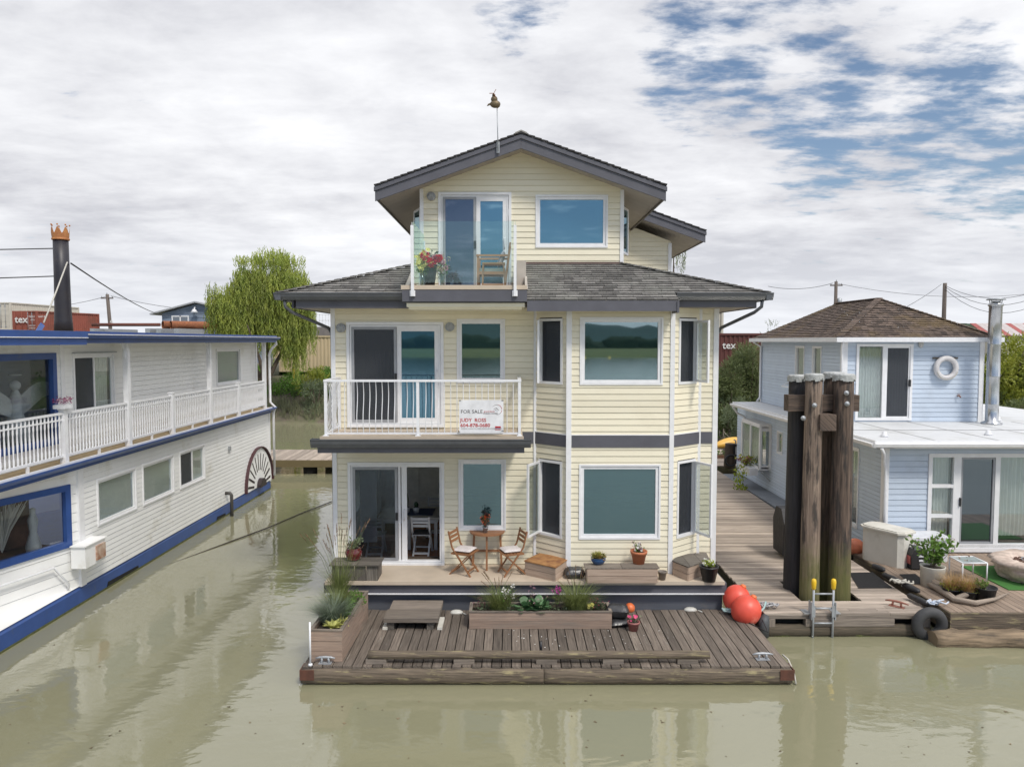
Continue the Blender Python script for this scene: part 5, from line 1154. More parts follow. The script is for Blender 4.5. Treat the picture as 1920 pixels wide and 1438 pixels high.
# ================================================================== pale blue house on the right
RD = .50; BHX, BHY = 8.95, 17.8
bh = thing('blue_house', 'pale blue two-storey floating house with white roof deck and brown hip roof on the right', 'house', (12.5, 22, 0))
ZL = 3.12
FBF = FR((0, BHY, 0), (1, 0, 0)); FBS = FR((BHX, 29.5, 0), (0, -1, 0)); sa = lambda y: 29.5-y      # side wall faces -x
e1 = (PY(1741, 850, BHY).x, 14.6, PY(1741, 1026, BHY).z, PY(1741, 850, BHY).z)
def sd(u0, u1, X, z0, z1): y0, y1 = X*FPX/(u0-960), X*FPX/(u1-960); return (sa(max(y0, y1)), sa(min(y0, y1)), z0, z1)
sl1 = sd(1598, 1617, BHX, .75, 2.85); sl2 = sd(1461, 1471, BHX, 1.85, 2.6); sl3 = sd(1410, 1440, BHX, 1.2, 2.7)
mb = MB(FBF); siding(mb, [(BHX, RD+.2), (17, RD+.2), (17, ZL), (BHX, ZL)], [h0(e1)], step=.135, c0=RD+.2)
mb.T = FBS; siding(mb, [(0, .35), (29.5-BHY, .35), (29.5-BHY, ZL), (0, ZL)], [h0(sl1), h0(sl2), h0(sl3)], step=.105)
mb.build('lower_wall', BSIDE, bh)
mb = MB(); mb.box(BHX-.02, 17, BHY-.04, BHY, RD, RD+.2); mb.box(BHX, 17, BHY, 29.5, -.1, .35); mb.build('base_board', mat('dark_grey_base', (.09, .10, .12), .6), bh)
mb = MB(); mb.box(BHX-.03, BHX+.1, BHY-.035, BHY+.1, RD+.2, ZL); mb.build('corner_trim', WHITE, bh)
# front window and patio door
a0, a1, c0, c1 = e1; mb = MB(FBF); frame_ring(mb, a0, a1, c0, c1, .09, -.04, .08)
xs_ = [PY(u, 940, BHY).x for u in (1790, 1799, 1863, 1872)]
mb.box(xs_[0]-.06, xs_[1], -.035, .08, c0+.09, c1-.09); mb.box(xs_[2], xs_[3], -.035, .08, c0+.09, c1-.09)
for v in (911, 967): z = PY(1770, v, BHY).z; mb.box(a0+.09, xs_[0]-.06, -.03, .06, z-.04, z+.04)
mb.box(a0-.05, a1, -.06, .0, c0-.1, c0); fu = mb.build('patio_window_frame', WHITE, bh)
zs_ = [c0+.09] + [PY(1770, v, BHY).z for v in (967, 911)] + [c1-.09]
for q in range(3): pane(FBF, a0+.09, xs_[0]-.06, zs_[q]+.04*(q > 0), zs_[q+1]-.04*(q < 2), .03, G_GRY, fu)
mb = MB(FBF); frame_ring(mb, xs_[1], xs_[2], c0+.09, c1-.09, .05, -.02, .04); dd = mb.build('patio_door', MT['grey_screen_frame'], bh); pane(FBF, xs_[1]+.05, xs_[2]-.05, c0+.14, c1-.14, .01, G_DK, dd)
mb = MB(FBF); mb.box(xs_[1]-.03, xs_[1]+.0, -.08, -.035, 1.65, 1.85); mb.build('handle', BLK, dd)
pane(FBF, xs_[3], a1-.09, c0+.09, c1-.09, .03, G_GRY, fu)
curtain(FBF, a0+.1, xs_[0]-.08, c0+.1, c1-.1, .18, CURT, fu); curtain(FBF, xs_[3]+.02, a1-.1, c0+.25, c1-.1, .18, CURT, fu, amp=.035)
mb = MB(FBF); mb.box(BHX+.1, 16.9, .6, .65, RD, ZL); mb.build('room_shade_sheet', DARKIN, bh)  # near-black sheet, painted shade for the unlit room behind the panes
w = window(FBS, *sl1, G_GRY, bh, trim=.09, sash=.05); slats(FBS, sl1[0]+.1, sl1[1]-.1, sl1[2]+.5, sl1[3]-.1, .08, BLIND, w)
window(FBS, *sl2, G_GRY, bh, trim=.06, sash=.03)
# projecting side bay with flower shelf
by0, by1 = BHX*FPX/445, BHX*FPX/483; by0, by1 = 27.6, 25.6
mb = MB(); bxm = BHX-.42
mb.box(bxm, BHX, by1, by0, 1.15, 1.25); mb.box(bxm, BHX, by1, by0, 2.62, 2.75); frame = [(bxm, by1), (bxm, by0)]
for y in (by1, (by0+by1)/2, by0): mb.box(bxm, bxm+.07, y-.05, y+.05, 1.2, 2.65)
mb.box(BHX-.08, BHX, by1-.04, by1+.03, 1.2, 2.7); mb.box(bxm, BHX, by1-.0, by1+.03, 1.2, 1.32); mb.box(bxm, BHX, by1, by1+.03, 2.5, 2.65); bwn = mb.build('bay_window', WHITE, bh)
FBB = FR((bxm+.03, by0, 0), (0, -1, 0)); pane(FBB, .06, by0-by1-.06, 1.26, 2.6, 0, G_GRY, bwn); slats(FBB, .06, by0-by1-.06, 1.26, 2.6, .06, BLIND, bwn, step=.04)
pane(FR((bxm+.05, by1+.015, 0), (1, 0, 0)), 0, .3, 1.3, 2.5, 0, G_GRY, bwn)
mb = MB(); mb.beam((bxm+.05, by1+.05, 1.15), (BHX, by1+.05, .75), .04, .04); mb.beam((bxm+.05, by0-.05, 1.15), (BHX, by0-.05, .75), .04, .04); mb.build('bay_bracket', GALV, bh)
# lower roof deck
RLX, RLY = 8.5, 17.35; UHY_ = 21.5
mb = MB(); mb.box(RLX, 17.5, RLY, 28.6, ZL+.02, ZL+.16); mb.build('roof_deck', MEMB, bh)
mb = MB(); [mb.box(x, x+.05, RLY+.02, UHY_-.05, ZL+.161, ZL+.165) for x in (9.9, 11.4, 12.9, 14.4)]; mb.box(RLX+.02, 17.4, 19.4, 19.45, ZL+.166, ZL+.169); mb.build('membrane_seam', mat('membrane_seam_grey', (.42, .42, .42), .6), bh)
mb = MB(); mb.box(RLX-.03, 17.5, RLY-.03, RLY, ZL-.0, ZL+.17); mb.box(RLX-.03, RLX, RLY, 28.6, ZL+.0, ZL+.17); mb.prism([(RLY-.03, ZL+.1), (RLY-.14, ZL+.1), (RLY-.12, ZL+.03), (RLY-.08, ZL-.0), (RLY-.03, ZL-.0)], RLX-.1, 17.5)
mb.prism([(RLX-.03, ZL+.1), (RLX-.14, ZL+.1), (RLX-.12, ZL+.03), (RLX-.08, ZL-.0), (RLX-.03, ZL-.0)], RLY-.1, 28.6, 'y'); mb.box(RLX, 17, RLY, BHY, ZL-.02, ZL+.02); mb.box(RLX, BHX, RLY, 28.6, ZL-.02, ZL+.018); mb.build('roof_edge', WHITE, bh)
for u, v in ((1658, 819), (1853, 816), (1871, 789)):
    p = PZ(u, v, ZL+.16); mb = MB(); mb.lathe([(.09, 0), (.09, .04), (.06, .05), (.06, .12), (.0, .13)], (p.x, p.y, ZL+.16), 10); mb.build('roof_vent', WPLAS, bh)
mb = MB(); mb.tube([(RLX+.1, RLY-.08, ZL), (RLX+.2, RLY+.0, ZL-.15), (BHX-.1, BHY-.15, ZL-.35), (BHX-.03, BHY-.1, ZL-.55), (BHX-.03, BHY-.1, .7)], .04, 8); mb.build('downspout', WPAINT, bh)
mb = MB(); mb.tube([(RLX-.08, 28.4, ZL), (RLX+.1, 28.4, ZL-.25), (BHX-.06, 28.4, ZL-.4), (BHX-.06, 28.4, .9)], .04, 8); mb.build('downspout', WPAINT, bh)
# upper storey
UHX, UHY, UHR, UHB, UZ = 9.55, 21.5, 13.55, 28.6, 5.68
FUF = FR((0, UHY, 0), (1, 0, 0)); FUS = FR((UHX, UHB, 0), (0, -1, 0)); sb = lambda y: UHB-y
def sdu(u0, u1, z0, z1): y0, y1 = UHX*FPX/(u0-960), UHX*FPX/(u1-960); return (sb(max(y0, y1)), sb(min(y0, y1)), z0, z1)
dr = RY(1602, 645, 1712, 794, UHY); dr = (dr[0], dr[1], ZL+.2, dr[3]); n1 = sdu(1492, 1509, 3.9, 5.45); n2 = sdu(1524, 1541, 3.5, 5.45)
mb = MB(FUF); siding(mb, [(UHX, ZL+.16), (UHR, ZL+.16), (UHR, UZ), (UHX, UZ)], [h0(dr)], step=.135, c0=ZL+.16)
mb.T = FUS; siding(mb, [(0, ZL+.16), (UHB-UHY, ZL+.16), (UHB-UHY, UZ), (0, UZ)], [h0(n1), h0(n2)], step=.105, c0=ZL+.16)
mb.T = FR((UHR, UHY, 0), (0, 1, 0)); siding(mb, [(0, ZL), (7.1, ZL), (7.1, UZ), (0, UZ)]); mb.build('upper_wall', BSIDE, bh)
mb = MB(); mb.box(UHX-.03, UHX+.1, UHY-.035, UHY+.1, ZL+.16, UZ); mb.box(UHR-.1, UHR+.03, UHY-.035, UHY+.1, ZL+.16, UZ); mb.box(UHX-.03, UHX+.02, UHB-.1, UHB, ZL+.16, UZ); mb.build('corner_trim', WHITE, bh)
for q in (n1, n2): w = window(FUS, *q, G_GRY, bh, trim=.07, sash=.03); curtain(FUS, q[0]+.05, q[1]-.05, q[2]+.05, q[3]-.05, .1, CURT, w)
mb = MB(); y_ = UHX*FPX/(1500-960); mb.T = FUS; q = sb(y_); mb.beam((q-.25, -.02, 4.35), (q-.25, -.5, 4.1), .03, .03); mb.beam((q+.35, -.02, 4.35), (q+.35, -.5, 4.1), .03, .03); mb.beam((q-.25, -.5, 4.1), (q+.35, -.5, 4.1), .03, .03); mb.build('awning_sash', WHITE, bh)
mb = MB(FUF); frame_ring(mb, dr[0], dr[1], dr[2], dr[3], .075, -.04, .08); m_ = (dr[0]+dr[1])/2; mb.box(m_-.05, m_+.05, -.02, .06, dr[2]+.07, dr[3]-.07); frame_ring(mb, m_+.05, dr[1]-.075, dr[2]+.075, dr[3]-.075, .04, -.01, .04); D = mb.build('sliding_door', WHITE, bh)
pane(FUF, dr[0]+.07, m_-.04, dr[2]+.07, dr[3]-.07, .03, G_GRY, D); pane(FUF, m_+.09, dr[1]-.11, dr[2]+.1, dr[3]-.1, .01, SCREEN, D, 'screen')
curtain(FUF, dr[0]+.08, dr[1]-.12, dr[2]+.08, dr[3]-.08, .16, mat('grey_vertical_blind', (.5, .54, .55), .8), D, 'vertical_blind', wav=.085, amp=.02)
mb = MB(FUF); mb.box(dr[1]-.12, dr[1]-.07, -.09, -.04, 4.3, 4.5); mb.build('handle', BLK, D)
p = PY(1725, 645, UHY); mb = MB(); mb.ball((p.x, UHY-.06, p.z), .07, .07, .11, n=12); mb.build('porch_lamp', LIT, bh)
p = PY(1795, 742, UHY); mb = MB(); mb.tube([(p.x, UHY, p.z), (p.x, UHY-.1, p.z), (p.x+.03, UHY-.12, p.z-.04)], .018, 6); mb.torus((0, 0, 0), .035, .008, Matrix.Translation((p.x, UHY-.07, p.z+.04)), n=10, m=5); mb.build('tap', RUST, bh)
# hip roof
o_ = .27; ax, bx, ay, by_ = UHX-o_, UHR+o_, UHY-o_, UHB+o_; cx = (ax+bx)/2; rzz = 6.92; y1_, y2_ = 23.6, 26.7; e = UZ+.02
mb = MB(); shingle(mb, [(ax, ay, e), (bx, ay, e), (cx, y1_, rzz)], step=.125, tab=.17); shingle(mb, [(ax, by_, e), (ax, ay, e), (cx, y1_, rzz), (cx, y2_, rzz)], step=.125, tab=.17); shingle(mb, [(bx, ay, e), (bx, by_, e), (cx, y2_, rzz), (cx, y1_, rzz)], step=.125, tab=.17); shingle(mb, [(bx, by_, e), (ax, by_, e), (cx, y2_, rzz)], step=.125, tab=.2)
for a, b in (((ax, ay, e), (cx, y1_, rzz)), ((bx, ay, e), (cx, y1_, rzz)), ((cx, y1_, rzz), (cx, y2_, rzz))):
    a = Vector(a); b = Vector(b); k = int((b-a).length/.13)
    for j in range(k): mb.beam(a+(b-a)*j/k+Vector((0, 0, .04)), a+(b-a)*(j+1.1)/k+Vector((0, 0, .022)), .2, .018)
mb.build('hip_roof', BSHIN, bh)
mb = MB(); mb.box(ax, bx, ay, by_, e-.05, e-.005); z_ = e-.02
for (x0, x1, y0, y1) in ((ax-.1, bx+.1, ay-.1, ay), (ax-.1, bx+.1, by_, by_+.1), (ax-.1, ax, ay, by_), (bx, bx+.1, ay, by_)): mb.box(x0, x1, y0, y1, z_-.1, z_+.03)
mb.build('eave_gutter', WPAINT, bh)
mb = MB(); mb.tube([(ax+.1, ay-.05, z_-.1), (UHX-.12, UHY-.14, UZ-.25), (UHX-.1, UHY-.1, UZ-.4), (UHX-.1, UHY-.1, ZL+.2)], .04, 8); mb.tube([(ax, by_-.1, z_-.1), (UHX-.06, UHB-.1, UZ-.3), (UHX-.06, UHB-.1, ZL+.35), (UHX-.2, UHB-.2, ZL+.2)], .04, 8); mb.tube([(bx-.05, ay-.05, z_-.1), (UHR+.1, UHY-.1, UZ-.3), (UHR+.1, UHY-.1, ZL+.2)], .04, 8); mb.build('downspout', WPAINT, bh)
# steel flue
fy_ = 20.7; p = PZ(1859, 795, ZL+.16); fx, fy_ = p.x, p.y; zt = PY(1859, 566, fy_).z; rr = 11*fy_/FPX
mb = MB(); mb.lathe([(rr*1.6, ZL+.16), (rr*1.6, ZL+.2), (rr, ZL+.25), (rr, ZL+.7), (rr*1.05, ZL+.72), (rr, ZL+.74), (rr, 4.6), (rr*1.05, 4.62), (rr, 4.64), (rr, 5.5), (rr*1.05, 5.52), (rr, 5.54), (rr, zt-.12), (rr*1.15, zt-.12), (rr*1.15, zt-.05), (.1, zt-.04)], (fx, fy_, 0), 24); fl = mb.build('flue_pipe', STEEL, bh)
mb = MB(); mb.lathe([(rr*.7, zt-.03), (rr*.7, zt+.02)], (fx, fy_, 0), 20); mb.lathe([(rr*1.5, zt+.05), (rr*1.3, zt+.09), (0, zt+.11)], (fx, fy_, 0), 20)
for k in range(4): a = k*math.pi/2+.4; mb.tube([(fx+rr*math.cos(a), fy_+rr*math.sin(a), zt-.06), (fx+rr*1.1*math.cos(a), fy_+rr*1.1*math.sin(a), zt+.06)], .012, 5)
mb.build('flue_cap', GALV, fl)
p = PY(1774, 690, UHY-.1); lr = thing('life_ring', 'white life ring hung on the upper wall of the pale blue house', 'life ring', (p.x, UHY-.08, p.z-.35))
mb = MB(); mb.torus((0, 0, 0), .28, .075, Matrix.Translation(p) @ Matrix.Rotation(math.pi/2, 4, 'X'), n=32, m=10); mb.build('ring', mat('off_white_vinyl', (.68, .66, .66), .5), lr)
mb = MB(); mb.box(p.x-.36, p.x+.36, UHY-.05, UHY-.02, p.z+.26, p.z+.31); mb.build('hanger', OLDW, lr)
mb = MB(); mb.tube([p+Vector((.31*math.cos(a), -.08, .33*math.sin(a))) for a in [math.radians(200+q*14) for q in range(11)]], .012, 5); mb.build('grab_line', ROPEW, lr)
# ================================================================== right deck and what stands on it
RX0 = 8.27; RY0 = 13.78
rd = thing('patio_deck', 'brown plank patio deck in front of the pale blue house', 'deck', (12, 16, 0))
mb = MB(); x = RX0
while x < 17: mb.box(x, x+.135, RY0+.05, BHY, RD-.035, RD, None); x += .145
mb.build('deck_planks', mat('brown_patio_planks', (.36, .27, .20), .8, (.17, .13, .10), wood=True, scale=1.5, rnd=.2, bump=.4, bscale=3), rd)
mb = MB(); mb.box(RX0, 17, RY0, RY0+.05, .14, RD-.005); mb.box(RX0-.02, RX0, RY0, 22, .1, RD-.01); mb.build('edge_board', TIMB, rd)
mb = MB(); mb.box(RX0+.05, 17, RY0+.1, BHY, -.2, RD-.04); mb.build('deck_core', MT['black_float_core'], rd)
mb = MB(); mb.box(RX0-.02, BHX, BHY, 29, .3, .42); mb.build('side_strip', mat('grey_side_membrane', (.22, .24, .27), .6), rd)
def gz(u, v): return PZ(u, v, RD)
# storage box
p = gz(1668, 1062); A = p+Vector((.05, .45, 0)); sb_ = thing('dock_box', 'large beige fibreglass dock storage box by the corner of the pale blue house', 'storage box', (A.x, A.y, RD))
T_ = TR((A.x+.07, A.y-.08, RD), math.radians(-58))
def octo(hx, hy, c): return [(-hx, -hy+c), (-hx+c, -hy), (hx-c, -hy), (hx, -hy+c), (hx, hy-c), (hx-c, hy), (-hx+c, hy), (-hx, hy-c)]
mb = MB(T_); mb.prism(octo(.50, .27, .1), 0, .76, 'z'); mb.build('box_body', FIBR, sb_)
mb = MB(T_); mb.prism(octo(.55, .32, .12), .76, .80, 'z'); mb.prism(octo(.51, .28, .12), .80, .825, 'z'); mb.build('box_lid', FIBR, sb_)
# freezer
p = gz(1752, 1060); fz = thing('chest_cooler', 'white chest cooler behind the beige dock box against the blue wall', 'cooler', (p.x, 17.35, RD))
def rbox(mb, x0, x1, y0, y1, z0, z1, c=.06): mb.prism([(x0+c, y0), (x1-c, y0), (x1, y0+c), (x1, y1-c), (x1-c, y1), (x0+c, y1), (x0, y1-c), (x0, y0+c)], z0, z1, 'z')
cx_ = p.x; mb = MB(); rbox(mb, cx_-.5, cx_+.5, 17.05, 17.6, RD, RD+.5); mb.build('cooler_body', WPLAS, fz)
mb = MB(); rbox(mb, cx_-.53, cx_+.53, 17.02, 17.63, RD+.5, RD+.57); rbox(mb, cx_-.46, cx_+.46, 17.08, 17.58, RD+.57, RD+.60); mb.build('cooler_lid', WPLAS, fz)
# generator
p = gz(1724, 1069); gx, gy = p.x, p.y+.2; gn = thing('portable_generator', 'small black portable generator beside the beige dock box', 'generator', (gx, gy, RD))
mb = MB(); mb.prism([(gx-.17, RD+.03), (gx+.17, RD+.03), (gx+.18, RD+.36), (gx+.12, RD+.46), (gx-.12, RD+.46), (gx-.18, RD+.36)], gy-.2, gy+.22, 'y'); mb.build('casing', mat('black_plastic_case', (.025, .025, .028), .4), gn)
mb = MB(); mb.tube([(gx-.1, gy-.12, RD+.45), (gx-.1, gy-.08, RD+.52), (gx-.1, gy+.1, RD+.52), (gx-.1, gy+.14, RD+.45)], .018, 6); mb.tube([(gx+.1, gy-.12, RD+.45), (gx+.16, gy-.08, RD+.52), (gx+.2, gy, RD+.3)], .012, 6); mb.build('carry_handle', BLK, gn)
mb = MB(); mb.box(gx-.03, gx+.1, gy-.215, gy-.2, RD+.3, RD+.34); mb.box(gx-.02, gx+.09, gy-.215, gy-.2, RD+.2, RD+.24); mb.build('control_label', WPLAS, gn)
mb = MB(); mb.box(gx-.19, gx-.165, gy-.15, gy+.1, RD+.12, RD+.3); mb.build('side_label', mat('red_label', (.55, .15, .14), .5), gn)
for x in (-.12, .12): mb = MB(); mb.box(gx+x-.03, gx+x+.03, gy-.15, gy+.18, RD, RD+.03); mb.build('foot', BLK, gn)
# white planter with raspberry-like plant
p = gz(1759, 1104); pw = (p.x, p.y+.22); t = thing('round_planter', 'tall dirty-white round planter on the right patio deck', 'planter', (pw[0], pw[1], RD))
mb = MB(); mb.lathe([(.22, 0), (.235, .4), (.245, .42), (.225, .42), (.215, .36), (0, .36)], (pw[0], pw[1], RD), 24); mb.build('tub', mat('dirty_white_tub', (.62, .60, .54), .6, (.5, .47, .4), scale=3), t)
mb = MB(); mb.lathe([(0, .37), (.215, .375)], (pw[0], pw[1], RD), 16); mb.build('soil', SOIL, t)
def stems(c, n, r, h, mbs, r_=.006):
    tips = []
    for _ in range(n):
        a = R.uniform(0, 6.28); q = R.uniform(.1, 1); tip = Vector(c)+Vector((math.cos(a)*r*q, math.sin(a)*r*q, h*R.uniform(.5, 1)))
        mbs.tube([c, Vector(c).lerp(tip, .5)+rv()*.04, tip], [r_, r_*.8, r_*.5], 4, False); tips.append(tip)
    return tips
def bush(name, label, cat, c, r, h, ns, lpt, L, w, leafm_, extra=None, grp=None, stemm=None):
    """a small potted plant: stems, leaves, flowers -> one thing with parts"""
    t = thing(name, label, cat, c, grp); mb = MB(); tips = stems(Vector(c), ns, r, h, mb); mb.build('stems', stemm or BARK, t)
    mb = MB()
    for q in tips:
        for _ in range(lpt):
            k = R.uniform(.25, 1.05); p = Vector(c).lerp(q, k)+rv()*r*.22; leaf(mb, p, rv()+Vector((0, 0, .4)), L*R.uniform(.6, 1.2), w*R.uniform(.7, 1.2))
    mb.build('leaves', leafm_, t)
    if extra:
        for (nm, m_, cnt, fr, kind, lo) in extra:
            mb = MB()
            for _ in range(cnt):
                q = R.choice(tips); p = Vector(c).lerp(q, R.uniform(lo, 1.15))+rv()*r*.2
                if kind == 'b': bloom(mb, p, fr, 12)
                else: flower(mb, p, fr)
            mb.build(nm, m_, t)
    return t
bush('berry_bush', 'leafy green plant with reddish stems in the tall white planter', 'plant', (pw[0], pw[1], RD+.37), .42, .75, 16, 24, .1, .075, L_GRN, [('seed_spikes', MT['russet_seed_heads'] if 'russet_seed_heads' in MT else F_PUR, 14, .03, 'b', .9)])
# black pots with grasses
for (u, v, r, h, lb, kind) in ((1795, 1124, .17, .17, 'left black pot of dry grass on the driftwood ring', 0), (1826, 1128, .17, .17, 'middle black pot of golden grass behind the driftwood', 0), (1858, 1130, .21, .26, 'right large black pot with low green leaves behind the driftwood', 1)):
    p = gz(u, v); c = (p.x, p.y+.2, RD); t = thing('black_pot', lb, 'pot', c, 'black pots by the driftwood'); mb = MB(); mb.lathe([(r*.8, 0), (r, h), (r*1.05, h), (r*1.05, h-.02), (r*.92, h-.02), (r*.9, h-.05), (0, h-.05)], c, 20); mb.build('tub', BLK, t)
    c2 = (c[0], c[1], RD+h-.05)
    if kind == 0:
        t = thing('dry_grass', 'tuft of straw-coloured grass in the ' + ('left' if u < 1800 else 'middle') + ' black pot', 'grass', c2, 'dry grasses in black pots'); mb = MB(); blades(mb, c2, .38, .42, 420, .004, .9); mb.build('blades', L_DRY, t); mb = MB(); leafball(mb, (c2[0], c2[1], c2[2]+.08), .2, .2, .09, 120, .06, .03); mb.build('leaves', L_YG, t)
    else: bush('leafy_seedling', 'low bright green leaves in the right large black pot', 'plant', c2, .2, .16, 12, 9, .07, .04, L_GRN)
# driftwood
dp = [gz(1735, 1098), gz(1765, 1112), gz(1790, 1130), gz(1830, 1137), gz(1862, 1130), gz(1892, 1118)]
mb = MB(); pts = [p+Vector((0, 0, .07)) for p in dp]; mb.tube(pts, [.04, .08, .06, .05, .035, .012], 9)
mb.tube([pts[2], gz(1815, 1124)+Vector((0, 0, .12)), gz(1848, 1118)+Vector((0, 0, .16))], [.06, .05, .02], 8); mb.tube([gz(1733, 1092)+Vector((0, 0, .1)), pts[1]+Vector((0, 0, .08)), gz(1772, 1096)+Vector((0, 0, .16))], [.06, .09, .04], 8)
mb.build('driftwood', DRIFT, None, label='long bleached branch of driftwood lying on the patio deck by the pots', cat='driftwood')
# glass side table
p = gz(1832, 1092); q0 = Vector((p.x-.02, p.y+.3, RD)); t = thing('glass_side_table', 'low white metal side table with a glass top behind the pots', 'table', q0)
hx_, hy_, tz = .26, .24, RD+.40
mb = MB()
c4 = [q0+Vector((a*hx_, b*hy_, .40)) for a, b in ((-1, -1), (1, -1), (1, 1), (-1, 1))]
for a, b in zip(c4, c4[1:]+c4[:1]): mb.tube([a, b], .016, 6)
for c in c4: mb.tube([c, c-Vector((0, 0, .4))], .015, 6)
mb.build('table_frame', WPAINT, t); mb = MB(); mb.box(q0.x-hx_, q0.x+hx_, q0.y-hy_, q0.y+hy_, tz-.002, tz+.006); mb.build('glass_top', mat('frosted_grey_glass', (.35, .4, .38), .2), t)
mb = MB()
for _ in range(7):
    c = Vector((q0.x+R.uniform(-.2, .2), q0.y+R.uniform(-.18, .18), tz+.02)); leaf(mb, c, rv(), .07, .05)
mb.build('fallen_leaves', L_SEED, None, label='few dry brown leaves fallen on the glass side table', cat='leaves')
# turf and fire pit
fpc = Vector((PZ(1935, 1085, RD).x, PZ(1935, 1100, RD).y+.5, RD))
mb = MB(); mb.prism([(fpc.x-1.0, fpc.y-.72), (fpc.x+2, fpc.y-.85), (fpc.x+2, fpc.y+.9), (fpc.x-1.0, fpc.y+.9)], RD+.003, RD+.02, 'z'); mb.build('turf_mat', TURF, None, label='green artificial turf mat under the stone fire pit', cat='mat')
t = thing('fire_pit', 'round fire pit of stacked pinkish-grey cast stone at the right edge', 'fire pit', fpc)
mb = MB(); mb.smooth = True; n = 40; pr = None
prof = [(.62, 0), (.66, .05), (.64, .08), (.70, .14), (.69, .18), (.75, .24), (.73, .28), (.80, .36), (.72, .42), (.5, .43), (.42, .40), (.36, .36), (0, .35)]
for k, (r, z) in enumerate(prof):
    ring = []
    for j in range(n):
        a = 2*math.pi*j/n; f = 1+(.15*noise.noise(Vector((math.cos(a)*2.5, math.sin(a)*2.5, k*.6)))+.03*noise.noise(Vector((a*7, k*2., 0))))*(k < 10); ring.append((fpc.x+r*f*math.cos(a), fpc.y+r*f*math.sin(a), RD+.02+z+.02*noise.noise(Vector((a*3, k, 0)))))
    i = mb.raw(ring)
    if pr is not None:
        for j in range(n): j2 = (j+1) % n; mb.face((pr+j, pr+j2, i+j2, i+j), None, R.random())
    pr = i
mb.build('stone_ring', STONE, t); mb = MB()
for _ in range(200): a = R.uniform(0, 6.28); r = .36*math.sqrt(R.random()); mb.ball((fpc.x+r*math.cos(a), fpc.y+r*math.sin(a), RD+.385), .028, .028, .02, n=5, m=4)
mb.build('lava_rocks', mat('red_brown_lava', (.13, .07, .05), .9), t)
mb = MB(); mb.torus((fpc.x, fpc.y, RD+.42), .22, .012, n=24, m=6); mb.build('burner_ring', GALV, t)
rmat([gz(1706, 1096), gz(1738, 1094), gz(1716, 1076), gz(1686, 1077)], 'small black ribbed mat on the patio deck left of the white planter')
# boots, fenders between the docks
for (u, v, L, lb) in ((1647, 1066, .2, 'upper black fender squeezed between the walkway and patio deck'), (1673, 1086, .3, 'middle black fender beside the small ribbed mat'), (1708, 1104, .24, 'lower black fender between the dock planks and driftwood'), (1722, 1126, .3, 'lowest black fender by the rusty cleat')):
    p = gz(u, v); d = Vector((.22, -.97, 0)); mb = MB(); c = Vector((p.x, p.y, RD+.02)); mb.tube([c-d*L, c-d*L*.8, c, c+d*L*.8, c+d*L], [.02, .055, .065, .055, .02], 10); mb.build('dock_fender', mat('scuffed_black_fender', (.03, .03, .033), .5) if 'scuffed_black_fender' not in MT else MT['scuffed_black_fender'], None, label=lb, cat='fender', group='black fenders along the deck gap')
c = gz(1690, 1098); rope([c, c+Vector((.1, -.1, .05)), c+Vector((.1, .1, .03))], .02, ROPEW, 'tangled_rope', 'tangle of white rope between the fenders on the dock edge', 7, c+Vector((0, 0, .05)))
c = gz(1755, 1134); rope([c, c+Vector((.1, .02, .06)), c+Vector((-.12, .05, .03))], .016, mat('blue_white_rope', (.25, .35, .5), .8, (.7, .7, .7), scale=30), 'blue_rope', 'blue and white rope knot at the patio deck corner by the rusty cleat', 5, c+Vector((0, 0, .03)))
# far platform by the walkway end: kayak, cart, flowers
mb = MB(); y = 30.45
while y < 35: mb.box(8.3 if y < 31.5 else 7.5, 12.5, y, y+.14, .46, .5); y += .15
plat = mb.build('far_platform', WOODP, None, label='small plank platform at the far end of the walkway', cat='platform')
ky = thing('kayak', 'yellow upturned kayak lying on the far platform', 'kayak', (9.8, 32.8, .7)); mb = MB(); n = 20; pr = None; mb.smooth = True
ka, kb = PY(1338, 862, 32.6), PY(1412, 832, 33.4)
for k in range(n+1):
    t_ = k/n; c = ka.lerp(kb, t_); c.z = 1.0+.12*math.sin(math.pi*t_); f = max(.04, math.sin(math.pi*min(1, max(0, t_)))**.55); dxy = (kb-ka).normalized(); qn = Vector((-dxy.y, dxy.x, 0))
    i = mb.raw([c+qn*.33*f*math.cos(a)+Vector((0, 0, 1))*(.24*f*math.sin(a)) for a in [2*math.pi*j/12 for j in range(12)]])
    if pr is not None:
        for j in range(12): j2 = (j+1) % 12; mb.face((pr+j, pr+j2, i+j2, i+j), None, .5)
    pr = i
mb.build('kayak_hull', mat('amber_yellow_hull', (.68, .40, .07), .4, (.6, .34, .06), scale=1), ky)
for k in (.3, .7): c = ka.lerp(kb, k); mb = MB(); mb.box(c.x-.05, c.x+.05, c.y-.3, c.y+.3, .5, .85); mb.build('stand', OLDW, ky)
